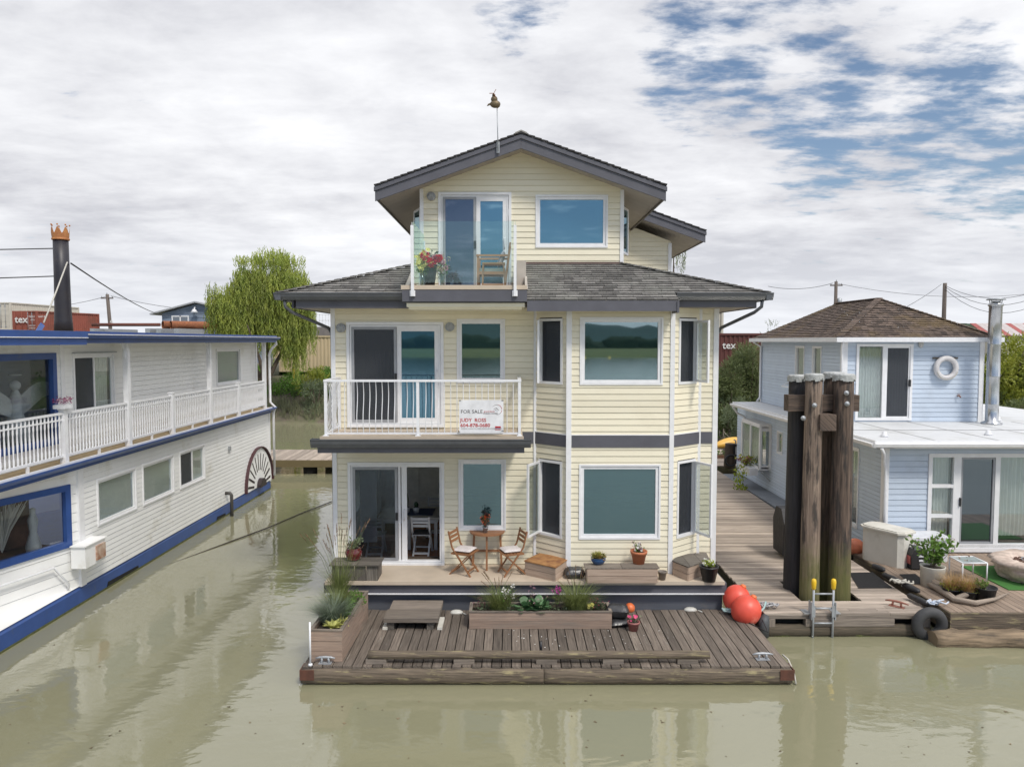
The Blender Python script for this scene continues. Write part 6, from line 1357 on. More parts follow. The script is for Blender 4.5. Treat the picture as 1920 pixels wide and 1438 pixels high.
# hand cart / pump pack
p = PZ(1374, 878, .46); gc = thing('golf_bag', 'black and brown golf bag standing at the far end of the walkway', 'golf bag', (p.x, p.y, .46))
mb = MB(); mb.lathe([(.2, 0), (.24, .1), (.22, .6), (.19, .95), (.2, 1.0), (.15, 1.0)], (p.x-.1, p.y+.1, .46), 14); mb.build('bag', mat('brown_canvas', (.08, .06, .045), .8), gc)
mb = MB(); mb.torus((0, 0, 0), .22, .04, Matrix.Translation((p.x-.12, p.y-.12, .8)) @ Matrix.Rotation(math.pi/2, 4, 'X'), n=20, m=6); mb.box(p.x-.02, p.x+.22, p.y-.12, p.y+.05, .95, 1.45); mb.build('side_pocket', BLK, gc)
mb = MB(); mb.tube([(p.x+.1, p.y, 1.3), (p.x+.1, p.y, 1.6), (p.x+.02, p.y, 1.62)], .03, 8); mb.box(p.x+.05, p.x+.16, p.y-.14, p.y-.12, 1.05, 1.35); mb.build('club_cover', mat('white_grey_trim', (.4, .4, .4), .5), gc)
p = PY(1409, 866, 26.6); fb_ = (bxm-.1, 26.3, 1.0)
t = thing('flower_box', 'white box of purple and yellow flowers under the blue house bay window', 'flower box', (bxm-.15, 26.2, .95)); mb = MB(); mb.box(bxm-.3, bxm-.0, 25.7, 26.9, .95, 1.2); mb.build('trough', WPLAS, t)
bush('trailing_flowers', 'purple and yellow trailing flowers in the white box under the bay window', 'flowers', (bxm-.2, 26.3, 1.18), .5, .4, 16, 9, .1, .07, L_YG, [('purple_blooms', F_PUR, 16, .06, 'b', .7), ('yellow_blooms', F_YEL, 12, .04, 'f', .7)])
mb = MB()
for _ in range(260): leaf(mb, Vector((bxm-.55+R.uniform(-.2, .2), 25.9+R.uniform(-.2, .2), R.uniform(.2, 1.3))), Vector((0, 0, -1))+rv()*.5, .09, .06)
mb.build('trailing_creeper', L_LIM, None, label='yellow-green creeper trailing down beside the white flower box', cat='plant')
for (u, v) in ((1352, 858),):
    p = PZ(u, v, .5); c = (p.x, p.y, .5); t = thing('low_pot', 'small brown tray of green seedlings on the far platform', 'tray', c); mb = MB(); mb.box(c[0]-.3, c[0]+.3, c[1]-.2, c[1]+.2, .5, .62); mb.build('tray', mat('brown_tray', (.18, .09, .05), .7), t); mb = MB(); leafball(mb, (c[0], c[1], .68), .25, .15, .12, 120, .08, .05); mb.build('seedlings', L_GRN, t)
# ================================================================== things on the porch and float
def pz(u, v): return PZ(u, v, DA)
def folding_chair(T, name, label, m, cush=None, group=None, loc=None, slim=False):
    """local frame: seat centre above origin, facing +x"""
    t = thing(name, label, 'chair', T.translation, group); a = .017 if not slim else .012
    for s_ in (-1, 1):
        y = s_*.19; mb = MB(T); mb.beam((.24, y, 0), (-.17, y, .56), .022, .04, up=(0, 1, 0)) ; mb.beam((-.17, y, .56), (-.25, y, .88), .022, .038, up=(0, 1, 0)); mb.build('back_leg', m, t)
        mb = MB(T); y2 = s_*.165; mb.beam((-.24, y2, 0), (.2, y2, .44), .02, .036, up=(0, 1, 0)); mb.build('front_leg', m, t)
    mb = MB(T)
    for k in range(6): x = -.17+k*.073; mb.box(x, x+.06, -.2, .2, .445, .463)
    mb.box(-.19, .22, -.2, -.17, .42, .445); mb.box(-.19, .22, .17, .2, .42, .445); mb.build('seat', m, t)
    mb = MB(T)
    for z in (.67, .75, .83): x = -.17-.08*(z-.56)/.32; mb.box(x-.01, x+.01, -.18, .18, z-.025, z+.025)
    mb.build('backrest', m, t)
    mb = MB(T); mb.box(-.2, -.17, -.165, .165, .04, .08); mb.box(.17, .2, -.19, .19, .09, .12); mb.build('stretcher', m, t)
    return t
def pillow(T, name, label, m, hx, hy, h, group=None, cat='cushion'):
    mb = MB(T); n = 14; mb.smooth = True
    for s_ in (1, -1):
        idx = {}
        for i in range(n+1):
            for j in range(n+1):
                x, y = -1+2*i/n, -1+2*j/n; f = ((1-x**4)*(1-y**4))**.45; wv = 1+.15*noise.noise(Vector((x*3, y*3, s_)))
                idx[i, j] = mb.raw([(x*hx*(1-.04*f), y*hy*(1-.04*f), h/2+s_*h/2*f*wv)])
        for i in range(n):
            for j in range(n): mb.face((idx[i, j], idx[i+1, j], idx[i+1, j+1], idx[i, j+1]), [(0, 0)]*4, .5)
    return mb.build(name, m, None, label=label, cat=cat, group=group)
# teak bistro set
p1 = pz(868, 1073); p2 = pz(962, 1073)
T1 = TR((p1.x+.02, p1.y-.04, DA), math.radians(-22)); T2 = TR((p2.x-.02, p2.y-.06, DA), math.radians(200))
folding_chair(T1, 'folding_chair', 'brown wooden folding chair left of the half-round table, turned to the right', TEAK, group='wooden folding chairs on the porch')
folding_chair(T2, 'folding_chair', 'brown wooden folding chair right of the half-round table, turned to the left', TEAK, group='wooden folding chairs on the porch')
pillow(T1 @ Matrix.Translation((.02, 0, .462)), 'seat_cushion', 'off-white quilted cushion on the left wooden folding chair', LINEN, .20, .19, .075, 'seat cushions on the folding chairs')
pillow(T2 @ Matrix.Translation((.02, 0, .462)), 'seat_cushion', 'off-white quilted cushion on the right wooden folding chair', LINEN, .20, .19, .075, 'seat cushions on the folding chairs')
tx = (p1.x+p2.x)/2-.03; ty = Y0-.07; t = thing('half_round_table', 'brown wooden half-round table folded against the cream wall between two chairs', 'table', (tx, ty, DA))
pts = [(tx+.37*math.cos(a), ty-.42*math.sin(a)*.95) for a in [math.pi*k/20 for k in range(21)]]
mb = MB(); mb.prism(pts, DA+.715, DA+.745, 'z'); mb.build('tabletop', TEAK, t)
for s_ in (-1, 1): mb = MB(); mb.beam((tx+s_*.3, ty-.03, DA), (tx+s_*.27, ty-.03, DA+.71), .045, .025); mb.build('leg', TEAK, t)
mb = MB(); mb.beam((tx+.0, ty-.36, DA), (tx+.0, ty-.3, DA+.71), .04, .025); mb.build('leg', TEAK, t)
mb = MB(); mb.box(tx-.28, tx+.28, ty-.045, ty-.015, DA+.3, DA+.34); mb.box(tx-.012, tx+.012, ty-.33, ty-.04, DA+.27, DA+.31); mb.build('stretcher', TEAK, t)
def pot(name, label, c, prof, m, n=24, group=None, soil=True, cat='pot'):
    t = thing(name, label, cat, c, group); mb = MB(); mb.lathe(prof, c, n); mb.build('pot_body', m, t)
    if soil: r = max(q[0] for q in prof)*.85; z = prof[-1][1]; mb = MB(); mb.lathe([(0, z+.004), (r, z)], c, n); mb.build('soil', SOIL, t)
    return t
def potprof(r0, r1, h, rim=.02): return [(r0, 0), (r1, h-rim*1.5), (r1+rim*.5, h-rim*1.5), (r1+rim*.6, h), (r1-.01, h), (r1-.015, h-.04)]
c = (tx-.03, ty-.2, DA+.746); pot('zinc_bucket', 'small grey zinc bucket on the half-round wooden table', c, potprof(.042, .057, .12, .008), ZINC)
bush('orange_begonia', 'orange flowering plant with dark red leaves in the zinc bucket', 'flowers', (c[0], c[1], c[2]+.08), .14, .32, 12, 6, .05, .038, L_DKG, [('orange_blooms', F_ORG, 20, .036, 'b', .55), ('dark_leaves', F_DRK, 14, .032, 'b', 1.0)])
# old wooden box with red pot
q0 = pz(622, 1089); q1 = pz(708, 1089); bx_, bX, by0_, by1_ = q0.x, q1.x, q0.y, q0.y+.5
t = thing('wooden_bench_box', 'old grey plank box bench at the left end of the porch', 'box', ((bx_+bX)/2, (by0_+by1_)/2, DA)); mb = MB(); n = 4; w = (bX-bx_)/n
for k in range(n): mb.box(bx_+k*w+.006, bx_+(k+1)*w-.006, by0_, by0_+.02, DA, DA+.3+R.uniform(-.01, .01))
for k in range(3): y = by0_+.02+k*.16; mb.box(bx_, bx_+.02, y, y+.15, DA, DA+.3); mb.box(bX-.02, bX, y, y+.15, DA, DA+.3)
mb.build('side_planks', OLDW, t); mb = MB()
for k in range(2): mb.box(bx_-.04, bx_+.25, by0_-.05+k*.27, by0_-.05+k*.27+.25, DA+.31, DA+.335); mb.box(bx_+.26, bx_+.5+.0, by0_-.05+k*.27, by0_-.05+k*.27+.26, DA+.312, DA+.337); mb.box(bx_+.51, bX+.05, by0_-.05+k*.27, by0_-.05+k*.27+.25, DA+.31, DA+.335)
mb.build('lid_planks', OLDW, t)
p = PZ(663, 1050, DA+.34); c = (p.x, p.y+.02, DA+.35); pot('glazed_pot', 'round dark red glazed pot on the old grey box bench', c, [(.09, 0), (.12, .015), (.11, .02), (.15, .07), (.168, .13), (.155, .19), (.13, .22), (.14, .235), (.12, .235), (.11, .21)], REDP)
bush('grey_green_herb', 'grey-green herb growing in the dark red pot', 'plant', (c[0], c[1], c[2]+.2), .22, .22, 22, 12, .05, .03, L_SAGE)
# wedge crates
def crate(name, label, poly, h, body, lid, lidm, z=None, boards=2, slope=0):
    z = DA if z is None else z; cx_ = sum(p[0] for p in poly)/len(poly); cy_ = sum(p[1] for p in poly)/len(poly)
    t = thing(name, label, 'crate', (cx_, cy_, z)); mb = MB()
    for k in range(boards):
        z0, z1 = z+h*k/boards+.004, z+h*(k+1)/boards-.004
        for a, b in zip(poly, poly[1:]+poly[:1]):
            a = Vector((a[0], a[1], (z0+z1)/2)); b = Vector((b[0], b[1], (z0+z1)/2)); mb.beam(a, b, .022, z1-z0)
    mb.build('side_boards', body, t)
    mb = MB(); mb.prism([(cx_+(p[0]-cx_)*.95, cy_+(p[1]-cy_)*.95) for p in poly], z+.01, z+h-.01, 'z'); mb.build('box_core', MT['dark_stained_wood'], t)
    mb = MB(); lp = [(cx_+(p[0]-cx_)*1.07, cy_+(p[1]-cy_)*1.07) for p in poly]
    if lid == 1: mb.prism(lp, z+h+.002, z+h+.02, 'z')
    else:
        xs2 = sorted(p[0] for p in lp); x0, x1 = xs2[0], xs2[-1]; k0 = x0
        for q in range(lid): 
            a, b = x0+(x1-x0)*q/lid+.004, x0+(x1-x0)*(q+1)/lid-.004; pp = clip(clip(lp, 1, 0, a), -1, 0, -b)
            if len(pp) > 2: mb.prism(pp, z+h+.002, z+h+.024+R.uniform(-.004, .004), 'z')
    mb.build('lid', lidm, t); return t
def gp(u, v, h=0): p = PZ(u, v, DA+h); return (p.x, p.y)
crate('corner_crate', 'pale wooden corner crate with an orange-brown rusty lid left of the black bag', [gp(985, 1077), gp(1041, 1090), gp(1064, 1073), gp(1012, 1063)], .27, CEDAR, 1, RUSTW)
crate('corner_crate', 'pale wooden corner crate with grey plank lid under the right bay window', [gp(1262, 1077), gp(1290, 1089), gp(1328, 1075), gp(1322, 1062), gp(1275, 1066)], .27, CEDAR, 3, OLDW)
a, b = gp(1101, 1093), gp(1232, 1093); crate('long_crate', 'long low wooden crate bench in front of the bay window', [(a[0], a[1]), (b[0], b[1]), (b[0], b[1]+.3), (a[0], a[1]+.3)], .28, CEDAR, 2, WOODW)
p = pz(1078, 1085); pillow(TR((p.x, p.y+.1, DA), .1), 'black_bag', 'black plastic sandbag on the porch between two crates', BAG, .2, .15, .2, cat='bag')
p = PZ(1122, 1058, DA+.3); c = (p.x, p.y+.03, DA+.305); pot('blue_pot', 'shallow glossy blue pot on the long crate bench', c, [(.08, 0), (.10, .01), (.14, .06), (.15, .10), (.14, .12), (.152, .13), (.13, .13), (.12, .11)], BLUEP)
mb = MB(); blades(mb, (c[0], c[1], c[2]+.1), .22, .17, 150, .012, .9); leafball(mb, (c[0], c[1], c[2]+.15), .14, .14, .05, 120, .06, .025); mb.build('succulent_rosettes', leafm('lime_red_succulent', (.25, .36, .06), (.35, .14, .07)), None, label='green succulents with reddish tips in the blue pot', cat='plant')
p = PZ(1198, 1057, DA+.3); c = (p.x, p.y+.03, DA+.305); pot('terracotta_pot', 'terracotta pot with a thick rim on the long crate bench', c, [(.11, 0), (.15, .2), (.165, .2), (.17, .255), (.15, .255), (.14, .21)], TERRA)
bush('porch_flowers', 'white and purple flowers in the terracotta pot', 'flowers', (c[0], c[1], c[2]+.2), .15, .2, 12, 8, .05, .03, L_GRN, [('white_blooms', F_WHT, 12, .03, 'f', .8), ('purple_blooms', F_PUR, 9, .03, 'b', .9)])
p = pz(1242, 1087); c = (p.x, p.y+.02, DA); pot('taupe_pot', 'small empty taupe plastic pot at the right end of the long crate', c, potprof(.06, .085, .17, .012), GREYP)
p = pz(1331, 1091); c = (p.x, p.y+.08, DA); pot('black_flower_pot', 'black plastic pot of white flowers at the right corner of the porch', c, potprof(.125, .18, .3, .02), mat('black_plastic_pot', (.02, .02, .022), .4))
bush('white_pansies', 'low green plant with small white flowers in the black pot on the porch', 'flowers', (c[0], c[1], c[2]+.27), .15, .15, 12, 10, .055, .04, L_LIM, [('white_blooms', F_WHT, 22, .022, 'f', .8)])
# step bench on the float
def fz_(u, v, h=0): p = PZ(u, v, FZ+h); return p
a, b = fz_(719, 1162, .2), fz_(822, 1162, .2); y0 = a.y; t = thing('low_step_bench', 'low weathered plank step on the float against the grey hull', 'step', ((a.x+b.x)/2, y0+.25, FZ))
yb2 = min(fz_(727, 1128, .2).y, 14.5); mb = MB(); mb.box(a.x, b.x, y0, (y0+yb2)/2-.004, FZ+.15, FZ+.23); mb.box(a.x+.03, b.x-.0, (y0+yb2)/2+.004, yb2, FZ+.15, FZ+.23); mb.build('step_boards', WOODW, t)
for x in (a.x+.12, b.x-.16): mb = MB(); mb.box(x-.06, x+.06, y0+.05, yb2-.05, FZ, FZ+.15); mb.build('support_block', OLDW, t)
for x, rr_ in ((a.x+.02, 0), (b.x+.02, 1)): mb = MB(); mb.box(x-.045, x+.045, y0+.03, y0+.55, FZ+.002, FZ+.05); mb.build('runner', FIBR, t)
# planters
def planter(name, label, x0, x1, y0, y1, h, boards, T=None):
    t = thing(name, label, 'planter', ((T or Matrix.Identity(4)) @ Vector(((x0+x1)/2, (y0+y1)/2, FZ)))); mb = MB(T)
    for k in range(boards):
        z0, z1 = FZ+h*k/boards+.003, FZ+h*(k+1)/boards-.003
        mb.box(x0, x1, y0, y0+.035, z0, z1); mb.box(x0, x1, y1-.035, y1, z0, z1); mb.box(x0, x0+.035, y0+.036, y1-.036, z0, z1); mb.box(x1-.035, x1, y0+.036, y1-.036, z0, z1)
    mb.build('side_boards', PLANTW, t); mb = MB(T)
    mb.box(x0-.01, x1+.01, y0-.01, y0+.05, FZ+h, FZ+h+.02); mb.box(x0-.01, x1+.01, y1-.05, y1+.01, FZ+h, FZ+h+.02); mb.box(x0-.01, x0+.05, y0+.051, y1-.051, FZ+h, FZ+h+.02); mb.box(x1-.05, x1+.01, y0+.051, y1-.051, FZ+h, FZ+h+.02); mb.build('rim', WOODW, t)
    mb = MB(T); mb.box(x0+.036, x1-.036, y0+.036, y1-.036, FZ+.02, FZ+h-.07); mb.build('soil', SOIL, t); return t
a, b = fz_(581, 1240), fz_(642, 1240); ph = .52
aL = math.atan2(fz_(676, 1155).x - fz_(642, 1240).x, fz_(676, 1155).y - fz_(642, 1240).y)
LX, LY = a.x, a.y; TP = TR((LX, LY, 0), -.03); PW, PLn = b.x-a.x, 1.95; PL_ = TP
planter('tall_planter', 'tall narrow wooden planter along the left edge of the float', 0, PW, 0, PLn, ph, 3, TP)
a2, b2_ = fz_(880, 1179), fz_(1147, 1179); planter('long_planter', 'long low wooden planter of mixed flowers across the middle of the float', a2.x, b2_.x, a2.y, a2.y+.5, .31, 2)
def PP(x, y, z=0): return TP @ Vector((x, y, FZ+ph-.07+z))
def gr(name, label, c, r, h, n, m, w=.005, lean=.6, seeds=None, cat='grass', grp=None):
    t = thing(name, label, cat, c, grp); mb = MB(); blades(mb, c, r, h, n, w, lean); mb.build('blades', m, t)
    if seeds:
        mb = MB(); ms2 = MB()
        for _ in range(seeds[0]):
            a = R.uniform(0, 6.283); q = R.uniform(.15, 1)*seeds[2]; tip = Vector(c)+Vector((math.cos(a)*q, math.sin(a)*q, seeds[1]*R.uniform(.7, 1.05)))
            md = Vector(c).lerp(tip, .6)+Vector((-math.cos(a)*q*.12, -math.sin(a)*q*.12, .08)); mb.tube([c, md, tip], [.004, .003, .002], 3, False)
            d = (tip-md).normalized()
            for k in range(16): leaf(ms2, tip-d*.2*k/16, d+rv()*.35, .045, .012)
        mb.build('stalks', L_GRS, t); ms2.build('seed_heads', L_SEED, t)
    return t
gr('tall_feather_grass', 'tall wispy grass with russet seed heads at the back of the tall planter', PP(.12, 1.5), .35, .95, 260, L_GRS, .006, .6, (30, 1.5, .85))
gr('blue_fescue', 'blue-grey tuft of grass at the front of the tall planter', PP(.22, .55, .02), .5, .5, 900, L_BLU, .005, 1.1)
gr('green_fescue', 'yellow-green grass tuft between the fescue and tall grass in the planter', PP(.2, .95, .02), .4, .55, 450, L_GRS, .005, .8)
t = thing('creeping_herb', 'bright green leafy herb filling the back right of the tall planter', 'plant', PP(.42, 1.3)); mb = MB()
for q in range(9): leafball(mb, PP(.3+R.uniform(-.02, .18), .7+q*.13, .06), .14, .14, .11, 75, .05, .035, .3)
mb.build('leaves', L_GRN, t)
t = thing('variegated_hosta', 'small lime and cream variegated hosta at the front of the tall planter', 'plant', PP(.35, .25)); mb = MB()
for q in range(26):
    a = R.uniform(0, 6.28); d = Vector((math.cos(a), math.sin(a), R.uniform(.2, .9))); leaf(mb, PP(.34, .22, .03), d, .2, .09, up=Vector((-math.sin(a), math.cos(a), 0)).cross(d))
leafball(mb, PP(.4, .42, .05), .13, .13, .1, 70, .07, .045, .3); mb.build('leaves', leafm('lime_cream_leaf', (.45, .50, .10), (.62, .55, .25)), t)
pxl = lambda u: PZ(u, 1160, FZ+.31).x; pyl = a2.y+.25; zl = FZ+.25
bush('lavender', 'small dark lavender plant at the left end of the long planter', 'plant', (pxl(900), pyl, zl), .16, .22, 22, 6, .045, .012, L_SAGE, [('lavender_spikes', F_PUR, 20, .018, 'b', .9)])
gr('tufted_grass', 'fine green grass tuft at the left of the long planter', (pxl(935), pyl, zl), .5, .55, 520, L_GRS, .005, .9, (8, .8, .35), grp='grass tufts in the long planter')
bush('white_daisies', 'tall stems of white flowers beside the left grass tuft in the long planter', 'flowers', (pxl(950), pyl-.05, zl), .16, .45, 12, 16, .07, .012, L_GRN, [('white_blooms', F_WHT, 9, .045, 'b', .95)])
for u, lb in ((985, 'left of the two broad-leaved hostas in the long planter'), (1015, 'right of the two broad-leaved hostas in the long planter')):
    t = thing('hosta', lb, 'plant', (pxl(u), pyl, zl), 'hostas in the long planter'); mb = MB(); r0 = (pxl(u), pyl-.02, zl)
    for q in range(46):
        a = R.uniform(0, 6.28); el = R.uniform(.45, 1.35); d = Vector((math.cos(a)*math.cos(el), math.sin(a)*math.cos(el), math.sin(el))); st_ = Vector(r0)+d*R.uniform(.08, .17); sd_ = Vector((-math.sin(a), math.cos(a), 0)); L_ = R.uniform(.13, .19); dd2 = (d+Vector((0, 0, -.5))).normalized(); nn = sd_.cross(dd2)
        pts = [st_]; 
        for (f, wv) in ((.25, .38), (.6, .42), (.85, .25)): pts.append(st_+dd2*L_*f+sd_*L_*wv+nn*.012)
        pts.append(st_+dd2*L_)
        for (f, wv) in ((.85, .25), (.6, .42), (.25, .38)): pts.append(st_+dd2*L_*f-sd_*L_*wv+nn*.012)
        mb.poly(pts, [(0, 0)]*8, R.random())
        mb.tube([r0, st_], .004, 3, False)
    mb.build('leaves', L_HOS, t)
bush('pink_spikes', 'thin pale pink flower spikes behind the hostas', 'flowers', (pxl(1000), pyl+.1, zl), .4, .36, 12, 2, .03, .015, L_GRN, [('pink_blooms', F_LPK, 12, .02, 'b', .95)])
bush('purple_allium', 'purple round flower heads left of the right grass tuft in the planter', 'flowers', (pxl(1047), pyl, zl), .08, .42, 6, 6, .08, .012, L_GRN, [('purple_blooms', mat('magenta_purple_petals', (.35, .04, .22), .7, rnd=.2), 6, .05, 'b', 1.0)])
gr('tufted_grass', 'large fine green grass tuft right of centre in the long planter', (pxl(1085), pyl, zl), .55, .6, 720, L_GRS, .005, .95, (7, .8, .4), grp='grass tufts in the long planter')
bush('yellow_pansies', 'yellow and white small flowers right of the large grass tuft', 'flowers', (pxl(1112), pyl-.12, zl), .08, .2, 9, 10, .04, .03, L_GRN, [('yellow_blooms', F_YEL, 9, .03, 'f', .8)])
bush('heather', 'dark green heather-like shrub at the right end of the long planter', 'plant', (pxl(1128), pyl, zl), .2, .22, 34, 14, .035, .012, L_DKG, [('tiny_blooms', F_PNK, 20, .012, 'b', .9)])
mb = MB()
for k in range(26): leafball(mb, (a2.x+.15+(b2_.x-a2.x-.3)*k/25, pyl+R.uniform(-.12, .12), zl+.04), .09, .1, .07, 34, .05, .03, .3)
mb.build('ground_cover', L_SAGE, None, kind='stuff', label='low leafy ground cover filling the long planter', cat='plants')
# sandbags, buoy, pink pot
p = fz_(1162, 1178); pillow(TR((p.x+.02, p.y+.2, FZ), .25), 'black_bag', 'lower black sandbag beside the right end of the long planter', BAG, .22, .19, .13, 'black sandbags by the long planter', 'bag')
pillow(TR((p.x-.01, p.y+.24, FZ+.11), -.2, -.25), 'black_bag', 'upper bulging black sandbag beside the right end of the long planter', BAG, .21, .2, .26, 'black sandbags by the long planter', 'bag')
p = fz_(1184, 1152); mb = MB(); mb.ball((p.x, p.y+.2, FZ+.06), .1, .1, .1); mb.build('small_orange_buoy', ORNG, None, label='small orange buoy half hidden behind the black sandbags', cat='buoy')
p = fz_(1189, 1185); c = (p.x, p.y+.08, FZ); pot('rose_pot', 'small faded rose plastic pot on the float beside the sandbags', c, [(.075, 0), (.105, .14), (.118, .14), (.12, .175), (.105, .175), (.1, .15)], PINKP)
bush('pink_petunias', 'pink petunias growing in the small rose plastic pot', 'flowers', (c[0], c[1], c[2]+.15), .17, .16, 14, 7, .035, .02, L_SAGE, [('pink_blooms', F_PNK, 9, .03, 'f', .8)])
for u, v, lb in ((855, 1154, 'rounded white fender tucked under the hull left of the long planter'), (1298, 1149, 'rounded white fender tucked under the hull near the right of the float')):
    p = fz_(u, v); mb = MB(); mb.ball((p.x, p.y+.16, FZ+.0), .13, .08, .06, n=16); mb.tube([(p.x+.12, p.y+.05, FZ+.04), (p.x+.2, p.y, FZ+.02)], .012, 5); mb.build('white_fender', mat('scuffed_white_fender', (.62, .61, .56), .5) if 'scuffed_white_fender' not in MT else MT['scuffed_white_fender'], None, label=lb, cat='fender', group='white fenders under the hull')
mb = MB()
for _ in range(40):
    p = fz_(R.uniform(950, 1250), R.uniform(1182, 1215)); leaf(mb, Vector((p.x, p.y, FZ+.008)), Vector((R.uniform(-1, 1), R.uniform(-1, 1), .1)), .03, .02)
mb.build('fallen_petals', F_WHT, None, kind='stuff', label='scattered white petals on the float planks', cat='petals')
# for sale sign
a = PY(861, 812, BYF-.05); b = PY(944, 750, BYF-.05); sx0, sx1, sz0, sz1 = a.x, b.x, a.z, b.z; H_ = sz1-sz0; Wd = sx1-sx0
t = thing('for_sale_sign', 'white sale sign with red lettering tied to the middle balcony railing', 'sign', ((sx0+sx1)/2, BYF-.05, sz0))
mb = MB(); mb.box(sx0, sx1, BYF-.062, BYF-.054, sz0, sz1); mb.build('board', mat('white_sign_board', (.84, .84, .86), .35), t)
FS = FR((sx0, BYF-.0645, sz0), (1, 0, 0)); K = mat('charcoal_ink', (.06, .05, .05), .6); KR = mat('red_ink', (.50, .02, .02), .6); KG = mat('grey_ink', (.35, .34, .34), .6); KB = mat('blue_ink', (.12, .22, .35), .6)
letters('FOR SALE', H_*.155, TXT(FS, Wd*.035, 0, H_*.60), K, t, ext=.0006)
letters('JUDY  ROSS', H_*.15, TXT(FS, Wd*.025, 0, H_*.345), KR, t, ext=.0006, bold=.0016)
letters('604-878-0680', H_*.148, TXT(FS, Wd*.025, 0, H_*.19), KR, t, ext=.0006, bold=.0016, xs=1.08)
letters('WWW.VANCOUVERUNIQUEHOMES.COM', H_*.068, TXT(FS, Wd*.04, 0, H_*.115), KG, t, ext=.0006, xs=.95)
letters('grand bend', H_*.07, TXT(FS, Wd*.56, 0, H_*.635), KR, t, ext=.0006); letters('OCEAN HOMES', H_*.066, TXT(FS, Wd*.54, 0, H_*.575), K, t, ext=.0006, xs=.95)
mb = MB(FS)
for k in range(26):
    a0_, a1_ = math.radians(150-k*9.4), math.radians(150-(k+1)*9.4); rr_ = H_*.15; w_ = .002+.006*math.sin(math.pi*k/26)
    mb.m = 0 if k > 7 and k < 20 else 1; mb.beam((Wd*.85+rr_*math.cos(a0_), 0, H_*.71+rr_*math.sin(a0_)), (Wd*.85+rr_*math.cos(a1_), 0, H_*.71+rr_*math.sin(a1_)), .001, w_, up=(0, 0, 1))
mb.m = 1
for q in ((.78, .71, .84, .77), (.84, .77, .87, .72), (.81, .69, .86, .735), (.86, .735, .90, .69)): mb.beam((Wd*q[0], 0, H_*q[1]), (Wd*q[2], 0, H_*q[3]), .001, .006)
mb.m = 2; mb.beam((Wd*.76, 0, H_*.66), (Wd*.88, 0, H_*.67), .001, .004); mb.build('logo', [KR, K, KB], t)
mb = MB(FS); mb.box(Wd*.81, Wd*.94, -.001, 0, H_*.16, H_*.21); mb.m = 1; mb.box(Wd*.81, Wd*.94, -.001, 0, H_*.14, H_*.158); mb.m = 0; mb.box(Wd*.81, Wd*.94, -.001, 0, H_*.10, H_*.12); mb.build('small_mark', [KR, KB], t)
mb = MB(FS)
for x, z in ((.02, .98), (.98, .98), (.98, .06), (.0, .04)): mb.box(Wd*x-.02, Wd*x+.02, -.004, .06, H_*z, H_*z+.01)
mb.build('cable_ties', BLK, t)
# dining set seen through the open door
tbx = -2.35; t = thing('dining_table', 'white dining table inside the ground-floor room', 'table', (tbx, 16.9, DA)); WF = mat('white_furniture_paint', (.62, .62, .62), .5)
mb = MB(); mb.box(-3.0, -1.62, 16.5, 17.6, DA+.72, DA+.76); mb.build('tabletop', mat('pale_grey_tabletop', (.5, .47, .42), .5), t); mb = MB(); mb.box(-2.95, -1.67, 16.55, 17.55, DA+.62, DA+.72); mb.build('apron', WF, t)
for x in (-2.93, -2.35, -1.75):
    mb = MB(); mb.box(x, x+.07, 16.56, 16.63, DA+.01, DA+.62); mb.build('leg', WF, t)
mb = MB(); mb.box(-2.5, -1.8, 16.7, 17.4, DA+.762, DA+.768); mb.build('table_runner', mat('navy_runner', (.03, .045, .10), .8), None, label='navy table runner laid on the white dining table indoors', cat='table runner')
for (x, y, a, lb) in ((-3.0, 16.2, 90, 'white folding chair behind the left glass door'), (-1.98, 16.25, 88, 'white folding chair with black seat seen in the open doorway'), (-1.85, 17.85, -90, 'white folding chair on the far side of the indoor table')):
    folding_chair(TR((x, y, DA+.012), math.radians(a)), 'white_folding_chair', lb, WF, group='white folding chairs around the indoor table')
mb = MB(TR((-1.98, 16.25, DA+.48), math.radians(88))); mb.box(-.17, .19, -.18, .18, 0, .03); mb.build('seat_pad', BLK, None, label='black seat pad on the white chair in the open doorway', cat='cushion')
for x, lb, h in ((-2.42, 'white pot with a tall dark cactus on the indoor table', .3), (-2.2, 'white pot with a small dark cactus on the indoor table', .1)):
    c = (x, 16.95, DA+.769); t = pot('white_cactus_pot', lb, c, [(.06, 0), (.075, .1), (.065, .13), (.055, .13)], WF, cat='cactus pot'); mb = MB(); mb.ball((x, 16.95, DA+.9+h/2), .05, .05, h/2+.02, ns=.2); mb.build('cactus', L_DKG, t)
for (x, y, lb) in ((PY(1097, 668, 16.4).x, 16.4, 'left warm glowing bulb behind the upper bay window'), (PY(1143, 668, 16.4).x, 16.4, 'right warm glowing bulb behind the upper bay window')):
    zb_ = PY(1097, 671, 16.4).z; t = thing('pendant_lamp', lb, 'lamp', (x, y, zb_), 'lit lamps behind the upper bay window'); mb = MB(); mb.ball((x, y, zb_), .035, .035, .05, n=10, m=8); mb.build('bulb', BULB, t); mb = MB(); mb.tube([(x, y, zb_+.05), (x, y, 6.2)], .006, 5); mb.build('cord', BLK, t)
